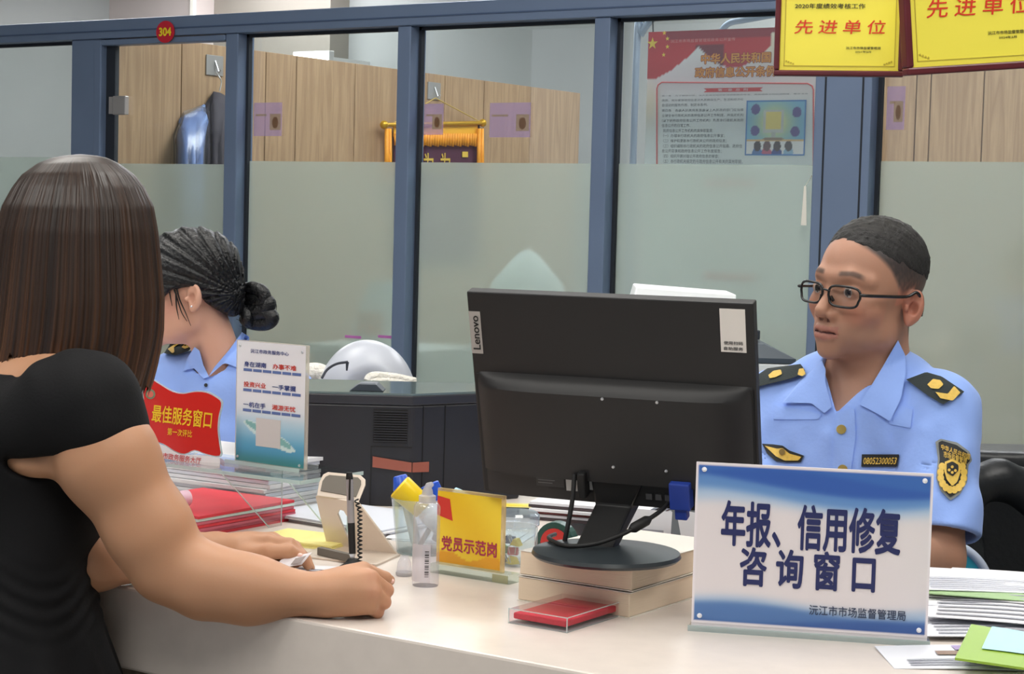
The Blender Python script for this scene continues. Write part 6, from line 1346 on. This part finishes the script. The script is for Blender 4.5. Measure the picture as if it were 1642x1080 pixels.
# reflections of purple notices, painted as thin translucent films on the panes
m_purple = mat_clear('purple reflection film', (244, 238, 248), 0.05, 0.1, 0.30, (190, 172, 206)); m_purple2 = mat_clear('cream reflection film', (244, 240, 226), 0.05, 0.1, 0.35, (206, 192, 160))
for (x0, x1, y0, y1, lab) in ((406, 452, 164, 218, 'painted reflection of a purple portrait notice on the pane right of the door'), (679, 711, 166, 216, 'painted reflection of a purple portrait notice partly behind the second mullion above the pennant'), (784, 851, 164, 220, 'wide painted reflection of a purple portrait notice on the middle pane'), (1420, 1452, 138, 208, 'painted reflection of a purple portrait notice on the pane under the plaques')):
    a, b = glass_pt(x0, y1, 0.043), glass_pt(x1, y0, 0.043); w, h = float(b[0] - a[0]), float(b[2] - a[2]); n = thing('notice_reflection', lab, 'sticker', (a[0], WY + 0.0445, a[2]), group='painted notice reflections on the glass')
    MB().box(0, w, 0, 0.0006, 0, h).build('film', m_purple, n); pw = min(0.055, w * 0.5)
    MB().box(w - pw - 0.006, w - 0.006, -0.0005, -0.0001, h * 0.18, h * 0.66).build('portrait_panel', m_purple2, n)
    MB().prism([(w - 0.006 - pw * 0.5 + pw * 0.28 * math.cos(t), h * 0.40 + h * 0.17 * math.sin(t)) for t in np.linspace(0, 2 * math.pi, 20, endpoint=False)], -0.0009, -0.0006).build('portrait_shape', mat_clear('brown reflection film', (230, 218, 204), 0.05, 0.1, 0.22, (170, 142, 118)), n)
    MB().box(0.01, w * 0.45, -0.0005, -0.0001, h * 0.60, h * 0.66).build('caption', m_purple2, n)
# pull tag on the frosted pane
tg = glass_pt(1290, 330, -0.01); tt = thing('pull_tag', 'thin white pull tag hanging on the frosted pane by the wide post', 'tag', tg)
MB().add([(-0.004, 0, 0.063), (0.004, 0, 0.063), (0.010, 0, -0.062), (-0.010, 0, -0.062)], [(0, 1, 2, 3)]).build('tag', mat('white tag', (244, 240, 230), 0.5), tt, solid=0.001); MB().tube([(0, 0.0, 0.063), (0.0, 0.05, 0.10)], 0.0012, 6).build('cord', mat('white tag'), tt)

# hooks, jacket and pennant on the cupboard front
m_hook = mat('grey hook plate', (150, 148, 146), 0.4)
def hook(x, y, lab):
    P = onX(x, y, XW); t = thing('wall_hook', lab, 'hook', (XW + 0.001, P[1], P[2])); k = 1.4 * 24 / pxm(P) / 2
    MB().box(0, 0.006, -0.055, 0.055, -0.045, 0.045).build('plate', m_hook, t, bevel=0.002); MB().tube(smooth_line([(0.006, 0, 0.02), (0.02, 0, -0.01), (0.03, 0, -0.03), (0.045, 0, -0.02)], 4), 0.004, 8).build('hook_wire', m_screw, t); return P
h1 = hook(343, 105, 'adhesive hook holding the coat hanger behind the door pane'); h2 = hook(695, 146, 'adhesive hook holding the pennant cord on the oak front')
jk = thing('hanging_uniform', 'light blue shirt and dark jacket on a hanger behind the door', 'clothes', (XW + 0.05, h1[1], 1.2)); WORLD_MADE.add(jk.name)
def JP(x, y, o=0.05): return onX(x, y, XW + o)
MB().tube(smooth_line([JP(346, 116, 0.04), JP(352, 124, 0.06), JP(355, 132, 0.06), JP(352, 146, 0.06)], 5), 0.003, 8).build('hanger_hook', m_screw, jk, smooth=1.5)
def cloth(outline, o0, name, m, seed, par, depth_=0.10, n=60):
    B = resample(outline, n); c = B.mean(0); vs = [JP(*c, o0)]; R = 7
    for r in range(1, R + 1):
        for i, b in enumerate(B):
            q = c + (b - c) * r / R; bul = o0 * (1 - (r / R) ** 3) + 0.012 * math.sin(q[0] * 0.55 + seed) * (1 if r < R else 0.4); vs.append(JP(q[0], q[1], max(0.008, bul)))
    f = [(0, 1 + i, 1 + (i + 1) % n) for i in range(n)]
    for r in range(R - 1):
        for i in range(n): a = 1 + r * n + i; b = 1 + r * n + (i + 1) % n; f.append((a, a + n, b + n, b))
    mb = MB(); mb.add(vs, f); return mb.build(name, m, par, solid=0.006, smooth=3.2)
cloth([(342, 148), (356, 150), (366, 160), (366, 430), (322, 430), (324, 200), (330, 168)], 0.09, 'jacket', mat('dark uniform jacket', (66, 62, 72), 0.75), 1.0, jk); cloth([(326, 168), (336, 176), (333, 198), (330, 400), (284, 400), (285, 215), (289, 190), (308, 180)], 0.12, 'shirt', mat('pale blue shirt', (132, 158, 208), 0.7, bump=0.2, bscale=30), 2.0, jk)
cloth([(296, 180), (330, 168), (338, 185), (336, 420), (282, 420), (280, 215)], 0.16, 'plastic_cover', mat_clear('thin plastic cover', (246, 248, 252), 0.06, 0.30), 0.4, jk)
pn_ = thing('pennant', 'maroon silk pennant with orange fringe and gold rod on the oak front', 'pennant', (XW + 0.02, h2[1], 1.3)); WORLD_MADE.add(pn_.name)
MB().tube([JP(616, 200, 0.045), JP(774, 197, 0.045)], 0.011, 12).build('rod', mat('gold rod', (206, 160, 40), 0.3, 0.5), pn_, smooth=1); 
for e in ((616, 200), (774, 197)): c_ = JP(*e, 0.045); MB().lathe([(0.0001 + 0.022 * math.sin(math.pi * i / 8), -0.022 * math.cos(math.pi * i / 8)) for i in range(9)], 14, tuple(c_)).build('rod_knob', mat('gold rod'), pn_, smooth=3.2)
MB().tube([JP(630, 198, 0.04), JP(698, 157, 0.03), JP(768, 194, 0.04)], 0.003, 6).build('cord', mat('yellow cord', (200, 170, 90), 0.7), pn_)
def pslab(quad, o, nm, m, th=0.006): mb = MB(); mb.add([JP(x, y, o) for x, y in quad], [(0, 1, 2, 3)]); return mb.build(nm, m, pn_, solid=th)
pslab([(630, 202), (768, 199), (766, 420), (634, 420)], 0.02, 'banner', mat('maroon velvet', (78, 34, 58), 0.8))
m_or = mat('orange silk', (240, 160, 36), 0.55, var=0.1, vscale=30); pslab([(632, 201), (766, 198), (766, 216), (632, 219)], 0.035, 'top_band', mat('gold silk', (236, 178, 48), 0.5))
for i in range(34):
    x = 632 + i * 4; MB().tube([JP(x + 2, 214, 0.04), JP(x + 2, 233 + (i % 3), 0.04)], [0.009, 0.007], 6).build('fringe_strand', m_or, pn_, smooth=3.2)
for x0 in (620, 768): 
    for k in range(2): MB().tube([JP(x0 + 5 * k, 206, 0.05), JP(x0 + 5 * k, 300, 0.05)], [0.010, 0.013], 8).build('side_tassel', m_or, pn_, smooth=3.2)
m_goldp = mat('gold pennant print', (214, 180, 70), 0.5)
for (x, y, w_, h_) in ((687, 262, 16, 34), (714, 262, 16, 34)):
    me = text_mesh('为', 0.01, 2); n_ = len(me.vertices); a = np.empty(n_ * 3, np.float32); me.vertices.foreach_get('co', a); a = a.reshape(-1, 3); lo, hi = a.min(0), a.max(0)
    px = np.stack([x - w_ / 2 + (a[:, 0] - lo[0]) / (hi[0] - lo[0]) * w_, y + h_ / 2 - (a[:, 1] - lo[1]) / (hi[1] - lo[1]) * h_], 1)
    me.vertices.foreach_set('co', np.array([JP(p[0], p[1], 0.030 + 1e-4 * z_) for p, z_ in zip(px, a[:, 2])], np.float32).ravel()); me.materials.clear(); addmesh('lettering', me, m_goldp, pn_)
pslab([(741, 243), (750, 243), (750, 252), (741, 252)], 0.030, 'gold_seal', m_goldp, 0.002)

# --- poster on a tube frame behind the glass
PYY = 6.35; po = onY(1034, 260, PYY); pz0 = 0.55
psx = float(onY(1312, 200, PYY)[0] - onY(1034, 200, PYY)[0]); ptop = float(onY(1160, 47, PYY)[2])
ban = thing('poster_stand', 'tall white poster with red flag top on a pale tube frame behind the glass', 'poster', (po[0], PYY, 0.0))
PHt = ptop - pz0; PW = psx
def poster_art(U, V):
    c = np.tile(np.array([232, 240, 240.0]), (len(U), 1)); s = lambda t: 1 / (1 + np.exp(-np.clip(t, -40, 40)))
    def mixto(rgb, a): c[:] = c * (1 - a[:, None]) + np.array(rgb, float) * a[:, None]
    T_ = (1 - V) * PHt / PW                    # distance from the top in poster widths
    warm = np.exp(-(((U - 0.9) / 0.25) ** 2 + ((T_ - 0.10) / 0.16) ** 2)); mixto((250, 226, 176), warm * 0.8); mixto((236, 214, 224), np.exp(-((T_ - 0.25) / 0.12) ** 2) * 0.6); mixto((246, 226, 190), np.exp(-(((U - 0.02) / 0.05) ** 2 + ((T_ - 0.38) / 0.12) ** 2)) * 0.7)
    edge = 0.25 - 0.28 * np.clip(U / 0.33, 0, 1) ** 0.8 * 0 - 0.18 * np.clip((U - 0.02) / 0.30, 0, 1) ** 1.5
    fold2 = 0.09 + 0.11 * np.sin(np.clip((U - 0.30) / 0.42, 0, 1) * math.pi) ; e2 = np.where(U < 0.30, edge, np.where(U < 0.72, fold2, 0.03))
    flag = T_ < e2; c[flag] = (196, 34, 44); sh = flag & (U > 0.28) & (U < 0.45) & (T_ > 0.08); c[sh] = (120, 24, 44); top = flag & (T_ < 0.05) & (U > 0.1); c[top] = (150, 26, 46)
    return c
graphic('printed_face', 0, PW, pz0, ptop, 90, 200, poster_art, ban, -0.002)
MB().box(0, PW, -0.0015, 0.001, pz0, ptop).build('sheet', m_paper, ban)
m_tube = mat('pale blue grey tube', (168, 186, 208), 0.35, 0.4)
tx0 = float(onY(1011, 200, PYY)[0] - po[0]); ztb = float(onY(1030, 28, PYY)[2])
MB().tube(smooth_line([(tx0, 0.03, 0.05), (tx0, 0.03, ztb - 0.16), (tx0 + 0.02, 0.03, ztb - 0.06), (tx0 + 0.07, 0.03, ztb), (tx0 + 0.12, 0.03, ztb + 0.02), (PW + 0.05, 0.03, ztb + 0.05), (PW + 0.08, 0.03, ztb - 0.1), (PW + 0.08, 0.03, 0.05)], 6), 0.014, 12).build('tube_frame', m_tube, ban, smooth=3.2)
tb2 = onY(1150, 48, PYY) - np.array([po[0], PYY, 0]); tb3 = onY(1240, 28, PYY) - np.array([po[0], PYY, 0])
MB().tube(smooth_line([tb2 + (-0.01, 0.03, -0.02), tb2 + (0.03, 0.03, 0.025), (tb2 + tb3) / 2 + (0, 0.03, 0.02), tb3 + (0.2, 0.03, 0.04)], 6), 0.012, 12).build('cross_tube', m_tube, ban, smooth=3.2)
for x in (tx0, PW + 0.08): MB().box(x - 0.02, x + 0.02, -0.2, 0.25, 0.0, 0.03).build('foot', m_tube, ban)
MB().tube([(0.02, 0.0, ptop - 0.01), (0.0, 0.025, ptop + 0.06)], 0.003, 6).build('tie', m_black2, ban)
def pp_(x, y): P = onY(x, y, PYY); return float(P[0] - po[0]), float(P[2])
def ptext(body, x0, x1, y0, y1, m, bold=0.0, res=2, yy=-0.004):
    a = pp_(x0, y1); b = pp_(x1, y0); text(body, (a[0] + b[0]) / 2, (a[1] + b[1]) / 2, b[0] - a[0], b[1] - a[1], m, ban, yy, bold, res)
m_or2 = mat('orange title print', (226, 150, 40), 0.5); m_dr = mat('dark red outline print', (150, 50, 30), 0.5)
ptext('中华人民共和国', 1124, 1238, 82, 104, m_dr, 0.06, 2, -0.0035); ptext('中华人民共和国', 1125, 1237, 83, 103, m_or2, 0.02); ptext('政府信息公开条例', 1114, 1246, 104, 126, m_dr, 0.06, 2, -0.0035); ptext('政府信息公开条例', 1115, 1245, 105, 125, m_or2, 0.02)
m_dg = mat('dark grey print', (84, 90, 100), 0.6); m_pk = mat('pale red print', (220, 150, 150), 0.6)
ptext('沅江市市场监督管理局政务公开宣传', 1076, 1180, 60, 69, m_pk, 0.0)
ls_ = ['第一条　为了保障公民、法人和其他组织依法获取政府信息，提高政府工作的透明度，建设法治', '政府，充分发挥政府信息对人民群众生产、生活和经济社', '会活动的服务作用，制定本条例。', '第四条　各级人民政府及县级以上人民政府部门应当建', '立健全本行政机关的政府信息公开工作制度，并指定机构', '（以下统称政府信息公开工作机构）负责本行政机关政府', '信息公开的日常工作。', '政府信息公开工作机构的具体职能是：', '（一）办理本行政机关的政府信息公开事宜；', '（二）维护和更新本行政机关公开的政府信息；', '（三）组织编制本行政机关的政府信息公开指南、政府信', '息公开目录和政府信息公开工作年度报告；', '（四）组织开展对拟公开政府信息的审查；', '（五）本行政机关规定的与政府信息公开有关的其他职能。']
xe = [1296, 1193, 1136, 1193, 1193, 1193, 1108, 1145, 1163, 1166, 1191, 1158, 1154, 1192]
for i, (l, e) in enumerate(zip(ls_, xe)): yy = 152 + i * 8.2; ptext(l, 1062 if i not in (7, 8, 9, 10, 12, 13) else 1064, e, yy - 2.9, yy + 2.9, m_dg, 0.0, 1)
m_rl = mat('red line print', (214, 90, 90), 0.5)
def pbar(x0, x1, y0, y1, m, nm, yy=-0.0036): a = pp_(x0, y1); b = pp_(x1, y0); return MB().box(a[0], b[0], yy, yy + 0.0006, a[1], b[1]).build(nm, m, ban)
fr_ = [pp_(*p) for p in ((1054, 330), (1054, 142), (1056, 136), (1062, 132), (1296, 134), (1303, 138), (1305, 144), (1305, 330))]
MB().tube([(p[0], -0.003, p[1]) for p in fr_], 0.003, 6).build('border_line', m_rl, ban)
a, b = pp_(1129, 148), pp_(1224, 140); MB().prism([(a[0], a[1]), (b[0], a[1]), (b[0] - 0.012, (a[1] + b[1]) / 2), (b[0], b[1]), (a[0], b[1]), (a[0] + 0.012, (a[1] + b[1]) / 2)], -0.0040, -0.0032).build('ribbon', mat('ribbon red', (206, 50, 56), 0.5), ban); ptext('第一章  总  则', 1152, 1200, 141.5, 146.5, m_paper, 0.0, 1, -0.0046)
# small illustration of a screen and onlookers
def illo(U, V):
    c = np.tile(np.array([120, 186, 226.0]), (len(U), 1)); g = np.exp(-(((U - 0.48) / 0.30) ** 2 + ((V - 0.60) / 0.32) ** 2)); c = c * (1 - g[:, None]) + np.array([252, 244, 150]) * g[:, None]
    c[V < 0.27] = (240, 240, 240); c[(V > 0.25) & (V < 0.285)] = (228, 190, 130)
    scr_ = (np.abs(U - 0.47) < 0.17) & (np.abs(V - 0.62) < 0.21); c[scr_] = (206, 212, 206); c[(np.abs(U - 0.47) < 0.13) & (np.abs(V - 0.63) < 0.16)] = (246, 226, 130); c[(np.abs(U - 0.47) < 0.04) & (V > 0.30) & (V < 0.42)] = (190, 196, 190); c[((U - 0.47) / 0.18) ** 2 + ((V - 0.30) / 0.03) ** 2 < 1] = (150, 130, 110)
    for (cu, cv) in ((0.16, 0.84), (0.85, 0.78), (0.16, 0.45), (0.83, 0.43)): c[((U - cu) / 0.075) ** 2 + ((V - cv) / 0.095) ** 2 < 1] = (92, 84, 150)
    for (cu, hc, bc2) in ((0.21, (60, 50, 54), (90, 130, 190)), (0.37, (110, 80, 84), (200, 100, 130)), (0.54, (70, 60, 62), (60, 80, 150)), (0.73, (80, 76, 80), (150, 190, 220))):
        c[((U - cu) / 0.085) ** 2 + ((V - 0.05) / 0.09) ** 2 < 1] = bc2; c[((U - cu) / 0.062) ** 2 + ((V - 0.17) / 0.095) ** 2 < 1] = hc
    e = (U < 0.015) | (U > 0.985) | (V < 0.018) | (V > 0.982); c[e] = (70, 130, 200); return c
a, b = pp_(1195, 249), pp_(1294, 160); graphic('illustration', a[0], b[0], a[1], b[1], 70, 60, illo, ban, -0.0040)
for cx_, cy_, r_ in ((1047, 70, 9), (1066, 53, 3.4), (1071, 62, 3.4), (1071, 75, 3.4), (1065, 88, 3.4)):
    q = pp_(cx_, cy_); MB().prism(star_poly(q[0], q[1], r_ / 375.0), -0.0040, -0.0032).build('star', mat('star yellow', (246, 214, 60), 0.5), ban)
for yy in (290, 440): pbar(1130, 1212, yy, yy + 7, mat('red band print', (210, 110, 110), 0.6), 'print_band')

# --- blurred things standing behind the frosted film
cn = thing('covered_stand', 'white cloth covered pointed stand dimly seen through the frosted middle pane', 'stand', (*onY(846, 420, 5.95)[:2], 0.0)); ap = onY(846, 400, 5.95)
MB().lathe([(0.22, 0.0), (0.21, ap[2] - 0.35), (0.13, ap[2] - 0.12), (0.03, ap[2] - 0.01), (0.001, ap[2])], 24).build('cover', mat('white cover cloth', (236, 246, 246), 0.7), cn, smooth=0.8); MB().lathe([(0.212, ap[2] - 0.38), (0.217, ap[2] - 0.37), (0.212, ap[2] - 0.36)], 24).build('hem', m_paper, cn)
wb_ = onY(592, 500, 5.9); wbag = thing('carrier_bag', 'white carrier bag with orange squares dimly seen through the frosted pane', 'bag', (wb_[0], 5.9, 0.0))
zc_ = float(wb_[2])
tb = MB().box(-0.30, 0.30, -0.05, 0.4, zc_ - 0.18, zc_ - 0.14).build('table_top', mat('pale table', (200, 206, 204), 0.5), wbag)
MB().surf(lambda u, v: (0.15 * math.sin(2 * math.pi * u) * (1 - 0.55 * v * v), 0.10 + 0.10 * math.cos(2 * math.pi * u) * (1 - 0.5 * v), zc_ - 0.14 + 0.26 * v), 24, 8, True).build('bag', mat('white bag film', (236, 244, 244), 0.5), wbag, smooth=1.0)
for i in range(3):
    for j in range(2): MB().box(-0.055 + i * 0.042, -0.055 + i * 0.042 + 0.036, -0.012, -0.006, zc_ - 0.09 + j * 0.046, zc_ - 0.09 + j * 0.046 + 0.040).build('orange_square', mat('orange print', (214, 130, 50), 0.5), wbag)
for sx in (-0.27, 0.27): MB().box(sx - 0.02, sx + 0.02, 0.0, 0.35, 0.0, zc_ - 0.18).build('table_leg', mat('pale table'), wbag)
for (x0, x1, lab) in ((553, 579, 'thin magenta strip stuck low on the frosted pane left piece'), (606, 632, 'thin magenta strip stuck low on the frosted pane next to the mullion')):
    a, b = glass_pt(x0, 541, 0.044), glass_pt(x1, 538, 0.044); t = thing('magenta_strip', lab, 'strip', (a[0], WY + 0.0440, a[2])); MB().box(0, float(b[0] - a[0]), 0, 0.0006, 0, 0.010).build('strip', mat('magenta tape', (206, 120, 200), 0.5), t)
# lamp seen above the cupboard
la_ = onY(497, 92, 9.4); lm = thing('wall_lamp', 'bright rectangular lamp glowing above the oak cupboard', 'lamp', (la_[0], 9.4, la_[2])); k9 = 1 / pxm(la_)
MB().box(-36 * k9, 40 * k9, 0.0, 0.05, -14 * k9, 10 * k9).build('lamp_box', m_lamp_rim, lm, bevel=0.004); MB().box(-34 * k9, 38 * k9, -0.004, -0.0005, -12 * k9, 8 * k9).build('diffuser', mat('bright diffuser', (255, 255, 250), 0.5, emit=9.0), lm)
MB().box(-0.02, 0.02, 0.05, 0.62, -0.02, 0.02).build('bracket', m_lamp_rim, lm)
